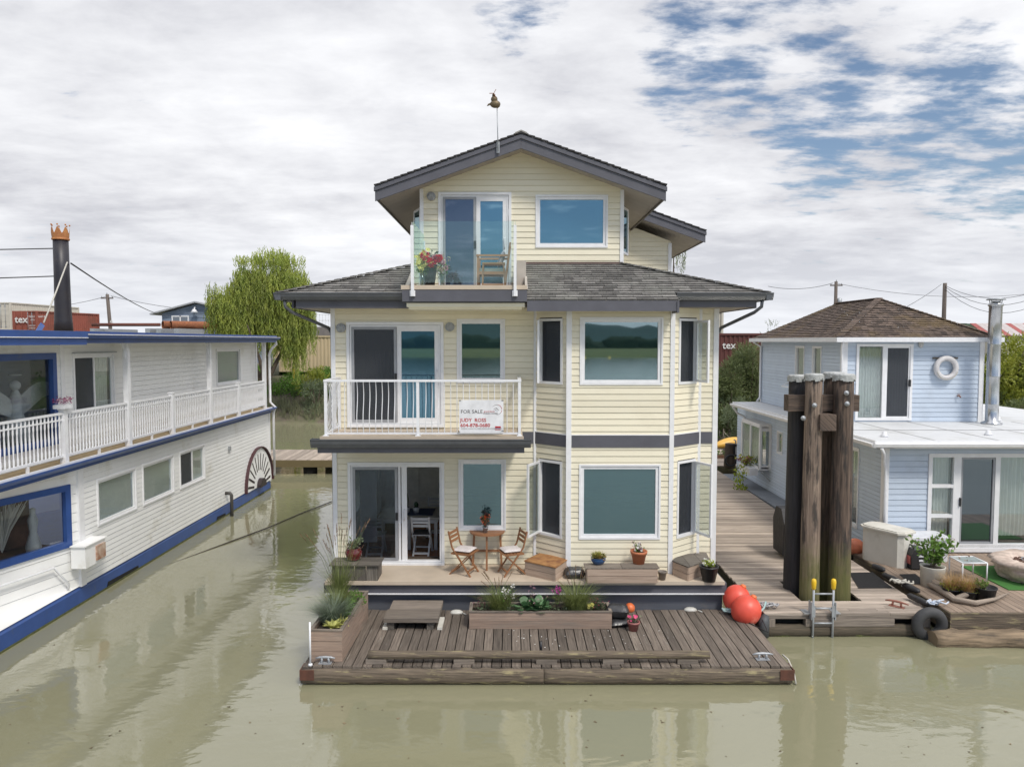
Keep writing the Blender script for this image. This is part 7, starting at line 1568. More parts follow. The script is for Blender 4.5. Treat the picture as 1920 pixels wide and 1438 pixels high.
# flowers, armchair and table on the roof deck
RZf = RZ
def rp(u, y, h=0): return Vector((PY(u, 535, y).x, y, RZf+h))
c = rp(805, 14.85); pot('charcoal_planter', 'square-shouldered charcoal pot behind the yellow daisies on the roof deck', tuple(c), [(.1, 0), (.16, .42), (.17, .45), (.15, .45), (.14, .42)], mat('charcoal_pot', (.05, .06, .07), .5))
bush('red_hydrangea', 'big crimson and pink flower heads in the charcoal pot on the roof deck', 'flowers', (c.x, c.y, c.z+.4), .25, .36, 12, 5, .08, .05, L_DKG, [])
mb = MB()
for (u, v, r, m_) in ((809, 492, .10, 0), (821, 485, .085, 0), (797, 480, .09, 0), (824, 484, .07, 0), (830, 493, .05, 1), (815, 483, .06, 1), (836, 503, .05, 1)):
    bloom(mb, PY(u, v, 14.58), r, 70, m_)
hb = mb.build('flower_heads', [F_RED, F_LPK]); adopt(hb, [q for q in COL.objects if q.name.startswith('red_hydrangea')][0])
for (u, lb, nm) in ((792, 'clear vase of yellow daisies at the left corner of the roof deck', 'daisy_vase'), (829, 'clear vase of mixed pink and cream blooms right of the charcoal pot', 'mixed_vase')):
    c = rp(u, 14.62); t = thing(nm, lb, 'vase', c); mb = MB(); mb.lathe([(.045, 0), (.06, .26), (.055, .26), (.04, .02)], c, 14); mb.build('vase_glass', MT['clear_glass'], t)
    mb = MB(); tips = stems((c.x, c.y, c.z+.05), 16, .2, .62, mb, .004); mb.build('stems', L_GRN, t)
    mb = MB()
    for q in tips:
        for _ in range(5):
            k = R.uniform(.7, 1.05); p = Vector((c.x, c.y, c.z+.05)).lerp(q, k)+rv()*.06
            if nm == 'daisy_vase': flower(mb, p, .038, Vector((R.uniform(-.5, .5), -1, R.uniform(-.1, .7))), 8, 0, 1)
            else: bloom(mb, p, .03, 8, 0 if R.random() < .5 else 1)
    mb.build('blooms', [F_YEL, MT['lime_leaf']] if nm == 'daisy_vase' else [F_LPK, mat('cream_petals', (.8, .68, .38), .7, rnd=.2)], t)
    mb = MB(); leafball(mb, (c.x, c.y, c.z+.33), .1, .1, .12, 60, .07, .03); mb.build('leaves', L_GRN, t)
# armchair facing left
cx0, cx1 = PY(894, 500, 15.1).x, PY(953, 500, 15.1).x; t = thing('wooden_armchair', 'light wooden armchair with a grey seat facing left on the roof deck', 'armchair', ((cx0+cx1)/2, 15.4, RZf)); WT = mat('pale_acacia', (.42, .24, .13), .55, (.32, .17, .09), wood=True, scale=1.2, rnd=.1)
for y in (15.1, 15.7):
    mb = MB(); mb.box(cx0, cx0+.05, y, y+.035, RZf, RZf+.64); mb.build('front_leg', WT, t)
    mb = MB(); mb.beam((cx1-.08, y+.017, RZf), (cx1+.04, y+.017, RZf+.92), .035, .05); mb.build('back_leg', WT, t)
    mb = MB(); mb.box(cx0-.01, cx1+.0, y-.01, y+.05, RZf+.64, RZf+.68); mb.build('armrest', WT, t)
    mb = MB(); mb.box(cx0+.05, cx1-.05, y+.005, y+.03, RZf+.28, RZf+.34); mb.build('side_rail', WT, t)
mb = MB(); mb.box(cx0+.02, cx1-.06, 15.14, 15.7, RZf+.34, RZf+.41); mb.build('seat_cushion', mat('sage_seat_cushion', (.28, .32, .30), .9), t)
mb = MB(); 
for k in range(5): z = .45+k*.1; mb.beam((cx1-.08+.12*z/.92, 15.13, RZf+z), (cx1-.08+.12*z/.92, 15.7, RZf+z), .02, .06)
mb.build('backrest', WT, t)
pillow(TR((cx1-.10, 15.32, RZf+.58), 0, 0, math.radians(-68)), 'throw_pillow', 'blue and pink patterned pillow leaning in the roof-deck armchair', CUSHB, .17, .2, .1)
ax0, ax1 = PY(906, 530, 14.62).x, PY(944, 530, 14.62).x; t = thing('folding_side_table', 'small light wooden folding table in front of the roof-deck armchair', 'table', ((ax0+ax1)/2, 14.75, RZf))
mb = MB(); mb.box(ax0-.02, ax1+.03, 14.6, 14.95, RZf+.44, RZf+.47); mb.build('tabletop', WT, t)
for y in (14.62, 14.9):
    for x in (ax0, ax1): mb = MB(); mb.beam((x+(-.02 if x == ax0 else .03), y, RZf), (x, y, RZf+.44), .03, .025); mb.build('leg', WT, t)
mb = MB(); mb.box(ax0, ax1, 14.61, 14.63, RZf+.02, RZf+.06); mb.build('stretcher', WT, t)
# whirligig on the gable
p = PY(934, 284, EAV-.08); zt = PY(934, 205, EAV-.08).z; t = thing('wind_vane', 'bronze whirligig wind vane on a thin pole fixed to the left gable board', 'weather vane', (p.x, EAV-.08, p.z))
mb = MB(); mb.tube([(p.x, EAV-.08, p.z), (p.x-.02, EAV-.08, zt)], .012, 6); mb.build('pole', GALV, t); mb = MB(); mb.box(p.x-.03, p.x+.03, EAV-.07, EAV-.035, p.z-.03, p.z+.2); mb.build('bracket', GALV, t)
c = Vector((p.x-.06, EAV-.08, zt)); mb = MB()
mb.ball(c+Vector((0, 0, .1)), .11, .06, .08, n=12); mb.ball(c+Vector((-.02, 0, .2)), .07, .05, .07, n=10); mb.ball(c+Vector((-.03, 0, .28)), .035, .035, .035, n=8); mb.prism([(c.x+.03, c.z-.0), (c.x+.10, c.z+.06), (c.x+.04, c.z+.12)], c.y-.02, c.y+.02, 'y'); mb.prism([(c.x-.17, c.z+.06), (c.x-.06, c.z+.1), (c.x-.06, c.z+.14), (c.x-.15, c.z+.1)], c.y-.015, c.y+.015, 'y'); mb.build('vane_body', BRONZE, t)
mb = MB(); 
for a in (60, 180, 300): a = math.radians(a); mb.beam(c+Vector((-.03, -.03, .31)), c+Vector((-.03+.09*math.cos(a), -.03, .31+.09*math.sin(a))), .008, .045, up=(0, 1, .5))
mb.build('propeller', RUST, t)
# ================================================================== background
def corr(mb, a, b, z0, z1, step=.28, d=.045):
    a = Vector(a); b = Vector(b); L = (b-a).length; t = (b-a)/L; n = Vector((t.y, -t.x, 0)); k = 0; x = 0; prev = (a, 0)
    pts = []
    while x < L:
        for (dx_, o) in ((0, 0), (step*.35, 0), (step*.5, d), (step*.85, d)): 
            if x+dx_ < L: pts.append(a+t*(x+dx_)+n*o)
        x += step
    pts.append(b)
    for p, q in zip(pts, pts[1:]): mb.poly([(p.x, p.y, z0), (q.x, q.y, z0), (q.x, q.y, z1), (p.x, p.y, z1)], None, .5)
def container(label, a, b, depth, z0, h, m, doors=None, text=None, tsize=.8, group='shipping containers on the shore'):
    """a-b = visible long side, the box goes back from it; doors on the a end"""
    a = Vector((*a, 0)); b = Vector((*b, 0)); t = (b-a).normalized(); n = Vector((-t.y, t.x, 0)); L = (b-a).length
    o = thing('shipping_container', label, 'container', ((a.x+b.x)/2, (a.y+b.y)/2, z0), group); mb = MB()
    p = [a, b, b+n*depth, a+n*depth]; corr(mb, a+n*.05, b+n*.05, z0+.15, z0+h-.1); corr(mb, p[1], p[2], z0+.15, z0+h-.1); corr(mb, p[2], p[3], z0+.15, z0+h-.1)
    mb.poly([(q.x, q.y, z0+h-.02) for q in p]); mb.poly([(q.x, q.y, z0+.1) for q in p])
    mb.build('side_panels', m, o); mb = MB()
    for q in p: mb.box(q.x-.08, q.x+.08, q.y-.08, q.y+.08, z0, z0+h)
    for q, r in zip(p, p[1:]+p[:1]): mb.beam((q.x, q.y, z0+h-.06), (r.x, r.y, z0+h-.06), .1, .12); mb.beam((q.x, q.y, z0+.08), (r.x, r.y, z0+.08), .1, .16)
    mb.build('frame', m, o)
    F = FR((p[3].x, p[3].y, 0), -n); mb = MB(F); W2 = depth
    for k in (0, 1):
        x0, x1 = .08+k*W2/2, W2/2-.0+k*(W2/2-.08); mb.box(x0, x1-.02, .02, .06, z0+.15, z0+h-.12)
        for j in range(4): zz0 = z0+.25+j*(h-.5)/4; mb.box(x0+.08, x1-.1, -.0, .02, zz0, zz0+(h-.5)/4-.12)
    dd_ = mb.build('door', m, o); mb = MB(F)
    for k in (.22, .42, .58, .78): mb.tube([(W2*k, -.03, z0+.15), (W2*k, -.03, z0+h-.1)], .025, 5); mb.box(W2*k-.05, W2*k+.05, -.06, -.02, z0+h*.85, z0+h*.9); mb.box(W2*k-.05, W2*k+.05, -.06, -.02, z0+h*.1, z0+h*.15)
    mb.build('lock_rods', GALV, dd_)
    if text:
        for (fr, x, z, s_, body) in text: letters(body, s_, TXT(F if fr == 'd' else FR((a.x, a.y, 0), t), x, -.07, z0+z), mat('white_stencil', (.75, .74, .72), .6) if 'white_stencil' not in MT else MT['white_stencil'], o, ext=.004, bold=.012*s_)
    return o
CRED = mat('rust_red_container', (.27, .075, .05), .7, (.22, .06, .04), scale=1, dirt=(.16, .06, .04), dscale=.5); CBEI = mat('tan_container', (.52, .42, .27), .65, (.46, .37, .24), scale=.6, dirt=(.38, .28, .17), dscale=.6, dlo=.6, dhi=.8)
CCRM = mat('cream_container', (.58, .54, .46), .7, (.5, .46, .4), scale=1, dirt=(.35, .27, .2), dscale=.7, dlo=.6, dhi=.8); CMAR = mat('maroon_container', (.12, .035, .03), .7, (.09, .03, .025), scale=1)
def gx_(u, Y): return (u-960)/FPX*Y
TT = [('d', 1.45, 1.75, .62, 'tex'), ('d', .25, 1.95, .2, 'TEXU 580687 8'), ('d', .4, 1.7, .16, '45G1'), ('d', .35, 1.1, .13, 'MAX GROSS'), ('d', .35, .85, .13, 'TARE  NET'), ('s', 11.0, 1.9, .35, '45')]
def cz(v, Y): return PY(100, v, Y).z
a = (gx_(72, 74), 74.0); b = (gx_(187, 82), 82.0); zc_ = cz(583, 74)-2.6
container('rust red shipping container with doors, stacked behind the left houseboat roof', a, b, 2.44, zc_, 2.6, CRED, text=[('s', 9.8, 1.6, .5, '45')])
F_ = FR((gx_(26, 74.2), 74.2, 0), (1, .0, 0))
t = [q for q in COL.objects if q.name == 'shipping_container'][0]
letters('tex', .95, TXT(F_, .35, -.15, zc_+1.45), MT['rust_red_container'] and mat('white_stencil', (.75, .74, .72), .6), t, ext=.004, bold=.02)
for (x, z, s_, bd) in ((1.7, 1.95, .25, 'TEXU 580687 8'), (1.9, 1.65, .2, '45G1'), (1.7, 1.1, .16, 'MAX GROSS 30480'), (1.7, .85, .16, 'TARE 4200')): letters(bd, s_, TXT(F_, x, -.15, zc_+z), MT['white_stencil'], t, ext=.004)
mb = MB(F_); mb.box(0, 2.55, 0, .3, zc_, zc_+2.6); 
for k in (.3, 1.0, 1.5, 2.2): mb.tube([(k, -.06, zc_+.1), (k, -.06, zc_+2.5)], .03, 5)
adopt_ = mb.build('door', CRED, t)
container('rust red container standing beneath the other rust red one', (a[0], a[1]), (b[0], b[1]), 2.44, zc_-2.62, 2.6, CRED)
container('cream shipping container stacked behind the rust red container', (gx_(23, 80), 80.0), (gx_(150, 92), 92.0), 2.44, cz(567, 80)-2.9, 2.9, CCRM)
container('cream container on the ground below the upper cream container', (gx_(23, 80), 80.0), (gx_(150, 92), 92.0), 2.44, cz(567, 80)-5.85, 2.9, CCRM)
mb = MB(); F2 = FR((gx_(-10, 80.3), 80.3, 0), (1, 0, 0)); mb.T = F2; zq = cz(567, 80)-2.9; mb.box(0, 2.0, 0, .2, zq, zq+2.9)
for k in range(4): mb.box(.2, 1.7, -.04, 0, zq+.2+k*.68, zq+.2+k*.68+.5)
mb.build('container_end_panel', CCRM, None, label='pale panelled container end at the far left edge', cat='container')
container('tan corrugated container on the bank behind the willow', (gx_(500, 55), 57.0), (gx_(648, 54), 57.0), 2.44, cz(697, 57), 2.75, CBEI, text=None)
container('maroon container with white lettering above the olive bushes, left of the blue house', (gx_(1346, 46), 46.0), (gx_(1346, 46)+6.1, 46.0), 2.44, 3.2, PY(1380, 625, 46).z-3.2, CMAR, text=[('s', .25, 1.95, .62, 'tex')])
container('cream container stacked high behind the maroon one', (gx_(1346, 60)-6.0, 60.0), (gx_(1353, 60), 60.0), 2.44, 3.2, PY(1350, 584, 60).z-3.2, CCRM)
# workshop
wy = 78.0; wx0, wx1, pkx = gx_(306, wy), gx_(306, wy)+8.2, gx_(372, wy); t = thing('workshop_building', 'grey-blue clapboard workshop with a low gable behind the left houseboat', 'building', ((wx0+wx1)/2, wy+4, 3.2))
ze, zk_ = cz(588, wy), cz(568, wy); mb = MB(FR((0, wy, 0), (1, 0, 0))); siding(mb, [(wx0, 3.2), (wx1, 3.2), (wx1, ze), (pkx, zk_-.1), (wx0, ze)], step=.4, d=.03, g=.05); mb.T = None; mb.box(wx0, wx1, wy+.1, wy+10, 3.2, ze-.1); mb.build('wall', mat('grey_blue_boards', (.23, .28, .36), .8, (.16, .2, .27), scale=1), t)
mb = MB(); mb.prism([(wx0-1, ze-.15), (pkx, zk_), (wx1+1, ze-.15), (wx1+1, ze), (pkx, zk_+.15), (wx0-1, ze)], wy-.6, wy+10, 'y'); mb.build('roof', mat('pale_metal_roof', (.42, .43, .45), .6), t)
mb = MB(); x0, x1 = gx_(325, wy), gx_(357, wy); frame_ring(mb, x0, x1, cz(607, wy)-.3, cz(592, wy), .12, wy-.15, wy-.05); mb.box((x0+x1)/2-.06, (x0+x1)/2+.06, wy-.15, wy-.05, cz(607, wy), cz(592, wy)); w = mb.build('window', WHITE, t); mb = MB(); mb.box(x0+.1, x1-.1, wy-.08, wy-.03, cz(607, wy)-.2, cz(592, wy)-.1); mb.build('pane', G_DK, w)
mb = MB(); x = gx_(371, wy); mb.tube([(x, wy-.1, cz(578, wy)), (x, wy-.5, cz(577, wy)), (x, wy-.6, cz(582, wy))], .06, 6); mb.lathe([(.4, -.25), (.12, .1)], (x, wy-.6, cz(582, wy)), 12); mb.build('yard_lamp', WPAINT, t)
# pipes on a rack
for k, (u, r, lb) in enumerate(((307, .33, 'left of two large rusty pipe ends beyond the houseboat roof'), (322, .33, 'right of two large rusty pipe ends beyond the houseboat roof'))):
    y = 64.0; x = gx_(u, y); z = PY(u, 609, y).z; mb = MB(); mb.tube([(x, y, z), (x+8, y+8, z)], r, 16, False); mb.tube([(x+.1, y+.1, z), (x+8, y+8, z)], r*.9, 16, True); mb.build('rusty_pipe', RUST, None, label=lb, cat='pipe', group='rusty pipes in the yard')
mb = MB(); mb.tube([(gx_(175, 62), 62, PY(175, 609, 62).z), (gx_(302, 62), 62, PY(302, 609, 62).z)], .14, 10); mb.build('rusty_pipe', mat('dark_rusty_pipe', (.14, .05, .035), .85), None, label='long thin dark red pipe lying left of the two pipe ends', cat='pipe', group='rusty pipes in the yard')
mb = MB()
for x in (gx_(200, 63), gx_(300, 63), gx_(330, 64), gx_(380, 66)): mb.box(x-.2, x+.2, 61, 68, 3.1, PY(300, 609, 63).z-.34)
mb.box(gx_(180, 63), gx_(390, 66), 63.5, 64, 5.6, 5.9); mb.build('pipe_rack', GALV, None, label='grey steel rack carrying the rusty pipes', cat='rack')
# poles
def upole(u, vt, Y, w, label, arm=True, lean=0, box=False):
    x = gx_(u, Y); zt = PY(u, vt, Y).z; t = thing('utility_pole', label, 'utility pole', (x, Y, 3.2), 'utility poles on the shore'); mb = MB(); mb.tube([(x+lean, Y, 3.1), (x, Y, zt)], [w*1.25, w], 8); mb.build('pole', mat('pole_timber', (.14, .115, .10), .9) if 'pole_timber' not in MT else MT['pole_timber'], t)
    if arm:
        mb = MB(); mb.box(x-.75, x+.75, Y-.15, Y-.02, zt-.55, zt-.4); mb.build('crossarm', MT['pole_timber'], t)
        for q in (-.65, .65, 0): mb = MB(); mb.lathe([(.03, 0), (.06, .08), (.03, .16), (.05, .2)], (x+q, Y-.08, zt-.4 if q else zt), 8); mb.build('insulator', GALV, t)
    if box: mb = MB(); mb.lathe([(.3, 0), (.3, .9), (.1, 1.0)], (x+.45, Y, zt-3), 12); mb.build('transformer', GALV, t)
    return x, zt
upole(205, 552, 92, .2, 'leaning utility pole with a crossarm behind the left houseboat', lean=.5); upole(1564, 528, 92, .2, 'utility pole with a transformer behind the blue house roof', box=True); upole(1767, 531, 80, .2, 'plain wooden pole right of the blue house roof peak', arm=False)
WK = mat('thin_cable_grey', (.13, .13, .14), .7)
for (p0, p1, s_, lb) in ((PY(-60, 570, 95), PY(203, 555, 92), 1.0, 'left'), (PY(208, 555, 92), PY(560, 574, 95), 1.2, 'right')): wire('power_line', (p0, p1), .03, 'thin power line leaving the leaning utility pole to the ' + lb, s_, m=WK, cat='power line')
wire('power_line', (PY(1440, 537, 95), PY(1562, 531, 92)), .03, 'power line from the cream house side to the transformer pole', .5, m=WK, cat='power line')
wire('power_line', (PY(1566, 531, 92), PY(1980, 545, 95)), .025, 'power line running right from the transformer pole', 1.2, m=WK, cat='power line')
for (v0, v1, s_, lb) in ((534, 540, 1.7, 'upper'), (536, 545, 2.2, 'middle'), (540, 556, 2.6, 'lower')): wire('power_line', (PY(1769, v0, 80), PY(2000, v1-20, 70)), .025, lb+' of three sagging lines right of the plain wooden pole', s_, m=WK, cat='power line')
wire('power_line', (PY(1765, 533, 80), PY(1560, 628, 50)), .025, 'cable sloping down left from the plain wooden pole', .6, m=WK, cat='power line')
# footbridge at the back left
t = thing('foot_dock', 'plank dock running behind between the houseboat and the cream house', 'dock', (-8, 31.5, 0)); mb = MB(); x = -11.5
yd0, yd1 = 31.2, 34.2
zd = .62
while x < -5: mb.box(x, x+.14, yd0, yd1, zd-.04, zd); x += .15
mb.build('deck_planks', WOODP, t); mb = MB(); mb.box(-11.5, -5, yd0-.05, yd0, zd-.3, zd-.02); mb.build('side_beam', mat('mossy_side_beam', (.16, .125, .06), .85, wood=True, bump=.5), t); mb = MB()
for x in (-10.8, -8.6, -6.4): mb.tube([(x, yd0+.4, -.3), (x, yd0+.4, zd-.1)], .3, 12)
mb.build('float_tanks', MT['black_float_core'], t)
mb = MB(); p = PY(613, 900, 33.5); mb.tube([(p.x+.15, 33.5, 0), (p.x+.15, 33.5, PY(613, 848, 33.5).z+.2)], .22, 12); mb.build('dock_post', OLDW, None, label='short wooden post on the dock beside the cream house', cat='post')
# ---- willow
def limb_tree(t, base, dirs, m=BARK, r0=.25):
    mb = MB()
    for d in dirs:
        pts = [Vector(base)]; p = Vector(base); v = Vector(d[0])
        for k in range(6): p = p + v*d[1]/6; v = (v+rv()*.18).normalized(); pts.append(p.copy())
        mb.tube(pts, [r0*d[2]*(1-.14*k) for k in range(7)], 8)
    mb.build('trunk', m, t)
wc = Vector((gx_(487, 50), 50.8, 2.6)); Sx = 50/FPX
t = thing('willow_tree', 'tall weeping willow on the bank behind the left houseboat', 'tree', wc)
limb_tree(t, wc, [(Vector((.05, 0, 1)), 5.5, 1), (Vector((-.5, 0, 1)).normalized(), 5, .7), (Vector((.55, .1, 1)).normalized(), 4.5, .7), (Vector((.1, -.4, 1)).normalized(), 4.5, .6)], r0=.3)
mb = MB()
def wz_at(u, v, y): q = PY(u, v, y); return q
heads = []
lobes = [(487, 540, 62, 48, 1.9), (440, 560, 40, 40, 1.5), (535, 535, 42, 48, 1.6), (410, 575, 26, 34, 1.1), (560, 560, 30, 44, 1.3), (480, 590, 70, 40, 1.7), (510, 505, 45, 26, 1.3), (545, 600, 40, 45, 1.3), (452, 510, 20, 18, .8), (555, 525, 30, 34, 1.1), (470, 530, 34, 34, 1.2)]
for (u, v, ru, rv_, dy) in lobes:
    c = PY(u, v, 50.8); n = int(ru*rv_*.27); tone = R.uniform(-.3, .3)
    for _ in range(n):
        d = rv().normalized()*R.uniform(.5, 1.0); heads.append((c+Vector((d.x*ru*Sx, d.y*dy, d.z*rv_*Sx)), min(1, max(0, R.random()*.7+.15+tone))))
for (p, q) in heads:
    top = 1 if p.z > wz_at(480, 505, 50.8).z else 0
    L = R.choice((R.uniform(.4, 1.2), R.uniform(1, 2.4))) if not top else R.uniform(.25, .7)
    if top:      # upward sprays on the crown
        d = Vector((R.uniform(-.6, .6), R.uniform(-.5, .5), 1)).normalized()
        for k in range(9): leaf(mb, p+d*k*.07, d+rv()*.7, .2, .05, min(1, max(0, q*.5+.4+R.uniform(-.1, .1))))
    s0 = p.copy(); dr_ = Vector((R.uniform(-.25, .25), R.uniform(-.2, .2), -1)).normalized(); k = 0; zmin = 3.2
    while k < int(L/.085):
        pp = s0+dr_*k*.085+Vector((.03*math.sin(k+q*9), 0, 0))
        if pp.z < zmin: break
        leaf(mb, pp, Vector((R.uniform(-.5, .5), R.uniform(-.5, .5), -1)), .22, .055, min(1, max(0, q*.7+R.uniform(-.1, .25)))); k += 1
for (u0, u1, v0, v1, n) in ((528, 572, 620, 700, 120), (548, 560, 640, 722, 40), (440, 480, 590, 640, 60), (385, 412, 545, 600, 60), (560, 592, 590, 665, 80)):
    for _ in range(n):
        u = R.uniform(u0, u1); s0 = PY(u, R.uniform(v0-20, v0+15), 50.4+R.uniform(-.5, .5)); e0_ = PY(u+R.uniform(-4, 4), R.uniform(v0+20, v1), 50.4); L = s0.z-e0_.z; q = R.random()
        for k in range(int(L/.08)): leaf(mb, s0+Vector((.04*math.sin(k*.5+q*9), 0, -k*.08)), Vector((R.uniform(-.5, .5), R.uniform(-.5, .5), -1)), .2, .04, min(1, max(0, q*.6+R.uniform(0, .2))))
mb.build('crown', L_WIL, t, fix=False)
def shrub(label, u0, u1, v0, v1, Y, m, n=2600, L=.16, w=.06, name='bush', cat='bush', lobes_=9, z0=None, grp=None, upr=.4, trunk=True):
    c = PY((u0+u1)/2, v1, Y); z0 = c.z if z0 is None else z0; zt = PY(u0, v0, Y).z; X0, X1 = gx_(u0, Y), gx_(u1, Y); t = thing(name, label, cat, (c.x, Y, z0), grp)
    mb = MB()
    for k in range(6): a = R.uniform(0, 6.28); mb.tube([(c.x, Y, z0-.3), (c.x+math.cos(a)*(X1-X0)*.15, Y+math.sin(a)*.5, z0+(zt-z0)*.4), (c.x+math.cos(a)*(X1-X0)*.32, Y+math.sin(a)*.9, z0+(zt-z0)*.8)], [.07, .05, .015], 5)
    mb.build('trunk', BARK, t); mb = MB(); lb = []
    for k in range(lobes_):
        x = X0+(X1-X0)*(.14+.72*R.random()); z = z0+(zt-z0)*R.uniform(.15, .85); r = min((X1-X0), (zt-z0))*R.uniform(.17, .30); lb.append((x, Y+R.uniform(-1.0, 1.0), z, r))
    for k in range(lobes_): 
        x, y, z, r = lb[k]; r0 = R.uniform(-.25, .2)
        for _ in range(n//lobes_//6):
            d = rv().normalized(); p = Vector((x, y, z))+Vector((d.x*r, d.y*r*.9, d.z*r*.9))*(.55+.5*R.random()); g_ = (d+Vector((0, 0, upr))+rv()*.5).normalized(); q = min(1, max(0, .45+r0+.25*R.uniform(-1, 1)))
            for j in range(6): leaf(mb, p+g_*j*L*.45, g_+rv()*.9, L*R.uniform(.6, 1.1), w*R.uniform(.7, 1.2), q)
    mb.build('crown', m, t, fix=False); return t
G1 = 'olive bushes between the cream and blue houses'
shrub('tall olive-green willow bush right behind the cream house corner', 1330, 1384, 664, 830, 39, L_BSH, 12000, .16, .045, lobes_=20, grp=G1)
shrub('tallest bushy olive shrub touching the blue house left corner', 1376, 1432, 634, 800, 40, L_BSH, 14000, .16, .045, lobes_=24, grp=G1)
shrub('lower pale green shrub at the foot of the olive bushes', 1350, 1400, 740, 850, 37.6, L_SAGE, 4500, .13, .03, lobes_=10, grp=G1)
shrub('dark bush hidden low behind the far kayak platform', 1375, 1440, 760, 855, 37.5, L_BSH, 4000, .14, .04, lobes_=9, grp=G1)
mb = MB()
for _ in range(60):
    a = PY(R.uniform(1340, 1420), R.uniform(790, 850), 37.2); mb.tube([a, a+rv()*.5, a+rv()*.8+Vector((0, 0, -.5))], [.03, .02, .01], 4, False)
mb.build('dead_branches', mat('grey_dead_wood', (.22, .19, .15), .9), None, kind='stuff', label='tangle of bare dead branches below the olive bushes', cat='branches')
G2 = 'yellow-green trees right of the steel flue'
shrub('yellow-green tree behind the steel flue at the right edge', 1840, 1925, 625, 790, 33, L_YG, 11000, .16, .08, lobes_=15, grp=G2)
shrub('darker yellow-green tree at the far right edge of the picture', 1880, 2010, 618, 800, 35, L_YG, 11000, .16, .08, lobes_=15, grp=G2)
shrub('low green shrub behind the white roof right of the flue', 1835, 1930, 735, 810, 31.5, L_BSH, 5000, .13, .05, lobes_=9, grp=G2)
shrub('thin leafy shoots poking above the blue house roof left side', 1436, 1478, 588, 640, 46, L_BSH, 500, .14, .04, lobes_=7, z0=3.2, name='sapling', cat='sapling', upr=1.4)
t = thing('birch_tree', 'drooping birch branch tips behind the right end of the upper roof', 'tree', (gx_(1268, 28), 28, 0.2)); mb = MB(); cB = PY(1268, 480, 28); mb.tube([(cB.x, 28, .0), (cB.x-.05, 28, 5), (cB.x-.1, 28, cB.z)], [.12, .08, .02], 8); mb.build('trunk', BARK, t); mb = MB()
for _ in range(34):
    s0 = PY(R.uniform(1254, 1286), R.uniform(466, 482), 28+R.uniform(-.3, .3)); L = R.uniform(.2, .95); q = R.random()
    for k in range(int(L/.05)): leaf(mb, s0+Vector((.04*math.sin(k*.3+q*9), 0, -k*.05)), rv()+Vector((0, 0, -1)), .06, .035, q)
mb.build('crown', L_BSH, t, fix=False)
# bank vegetation on the left gap
def bankz(x, y):
    d = y-shore(x); P_ = [(-2.5, -.6), (0, 0), (.7, .55), (1.6, 1.1), (2.8, 1.9), (4.2, 2.8), (5.6, 3.15), (9, 3.2)]
    for (a, z), (b, w) in zip(P_, P_[1:]):
        if d <= b: return z+(w-z)*(d-a)/(b-a)
    return 3.2
mb = MB()
for _ in range(5200):
    x = R.uniform(-21, -6); y = shore(x)+R.uniform(2.2, 6.5); z = bankz(x, y); q = noise.noise(Vector((x*.7, y*.7, 3)))
    if q < -.12: continue
    for k in range(3): leaf(mb, Vector((x, y, z+R.uniform(0, .45)))+rv()*.12, rv()+Vector((0, -.3, .6)), .2, .1, min(1, max(0, .5+q+R.uniform(-.2, .2))))
for _ in range(2500):
    x = R.uniform(6, 34); y = shore(x)+R.uniform(.4, 6); z = bankz(x, y)
    for k in range(2): leaf(mb, Vector((x, y, z+R.uniform(0, .5)))+rv()*.12, rv()+Vector((0, -.3, .6)), .2, .1)
mb.build('bank_ground_cover', L_GRN, None, kind='stuff', label='green weeds covering the earth bank', cat='weeds', fix=False)
mb = MB()
for _ in range(420):
    x = R.uniform(-21, -6); y = shore(x)+R.uniform(.1, 1.8); blades(mb, (x, y, bankz(x, y)), .35, .8, 12, .012, .5, 2)
mb.build('reeds', leafm('pale_reeds', (.27, .29, .16), (.2, .2, .12)), None, kind='stuff', label='pale reeds along the waterline of the bank', cat='reeds', fix=False)
shrub('sage-green willow shrub on the bank left of the balcony', 575, 612, 712, 790, 53, L_SAGE, 3000, .18, .05, lobes_=8, grp='shrubs on the left bank')
shrub('yellow-green bramble on the bank top left of the balcony', 560, 612, 700, 745, 54.5, L_YG, 2600, .18, .08, lobes_=8, grp='shrubs on the left bank')
mb = MB(); x = gx_(511, 55.5); mb.lathe([(.45, 0), (.5, 1.2), (.3, 1.25), (0, 1.26)], (x, 55.5, 3.1), 14); mb.build('concrete_drum', mat('pale_concrete', (.32, .30, .26), .9), None, label='pale concrete drum at the left end of the tan container', cat='drum')
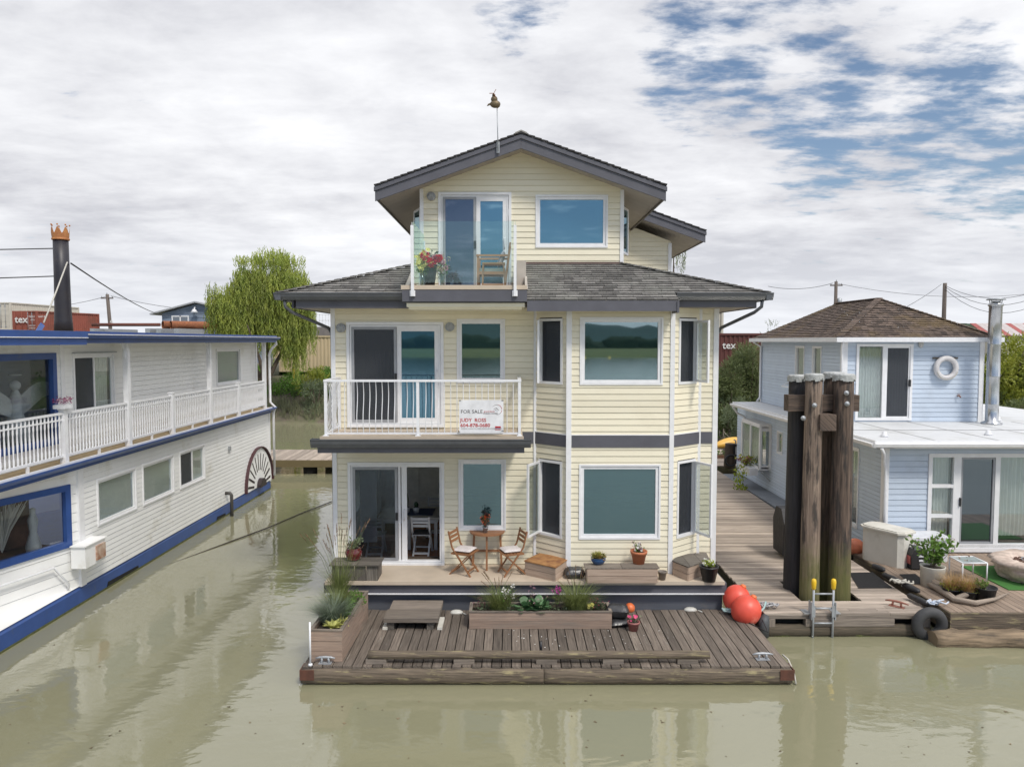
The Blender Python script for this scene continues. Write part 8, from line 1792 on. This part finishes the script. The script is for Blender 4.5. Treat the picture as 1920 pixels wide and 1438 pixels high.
# white railings and yellow bollard behind the tan container
t = thing('deck_fence', 'white metal railings beyond the tan container left of the cream house', 'railing', (gx_(600, 70), 70, 3.2)); mb = MB(); y = 70.0; z0, z1 = cz(612, y), cz(590, y)
for k in range(16): x = gx_(555, y)+k*.28; mb.box(x, x+.04, y, y+.04, z0, z1)
for z in (z0, (z0+z1)/2, z1): mb.box(gx_(555, y), gx_(655, y), y, y+.05, z-.03, z+.03)
mb.build('rails', WPAINT, t); mb = MB(); mb.box(gx_(545, y), gx_(655, y), y-.1, y+3, 3.2, z0-.05); mb.build('platform', mat('grey_brown_platform', (.2, .18, .17), .8), t)
mb = MB(); p = PY(522, 608, 49.2); mb.lathe([(.12, 0), (.12, .3), (.05, .4)], (p.x, 52.5, PY(522, 614, 52.5).z), 8); mb.tube([(p.x, 52.5, 3.0), (p.x, 52.5, PY(522, 613, 52.5).z)], .05, 6); mb.build('yellow_beacon', YEL, None, label='small yellow beacon showing through the willow branches', cat='beacon')
# far right roof and treeline
t = thing('distant_shed', 'distant shed with a red and white roof beyond the yellow-green trees', 'shed', (gx_(1900, 75), 75, 3.2)); mb = MB(); mb.box(gx_(1850, 75), gx_(2100, 75), 75, 80, 3.2, cz(628, 75)); mb.build('wall', CCRM, t); mb = MB(); x0 = gx_(1845, 75); 
for k in range(24): mb.m = k % 3 == 0; mb.prism([(74.6, cz(630, 75)), (77.5, cz(607, 77)), (77.5, cz(606, 77)), (74.6, cz(629, 75))], x0+k*.6, x0+k*.6+.58)
mb.build('roof', [mat('faded_white_roof', (.5, .45, .44), .7), mat('red_stripe_roof', (.35, .09, .08), .7)], t)
mb = MB()
for k in range(50): mb.ball((PY(1500+k*12, 612, 330).x+R.uniform(-4, 4), 330+R.uniform(-8, 8), 3), R.uniform(6, 10), 6, R.uniform(6, 10), n=10, m=6, ns=.5, nf=3)
for k in range(60): mb.ball((-330+k*7, 420+R.uniform(-8, 8), 3), R.uniform(6, 10), 6, R.uniform(5, 8), n=10, m=6, ns=.5, nf=3)
mb.build('far_tree_line', MT['far_tree_foliage'], None, kind='stuff', label='low dark tree line on the horizon', cat='trees')
mb = MB()
for _ in range(150):
    u, v = R.choice(((R.uniform(20, 600), R.uniform(1000, 1400)), (R.uniform(500, 1900), R.uniform(1300, 1430)), (R.uniform(520, 610), R.uniform(920, 1010)))); p = PZ(u, v, .004)
    if p.x < HX+.3: continue
    a = R.uniform(0, 6.28); L = R.uniform(.02, .07); mb.poly([(p.x, p.y, .005), (p.x+L*math.cos(a), p.y+L*math.sin(a), .006), (p.x+L*math.cos(a+.7), p.y+L*math.sin(a+.7), .005)], None, R.random())
mb.build('floating_debris', mat('brown_leaf_litter', (.16, .12, .07), .8, rnd=.5), None, kind='stuff', label='tiny leaves and twigs drifting on the muddy water', cat='debris', fix=False)
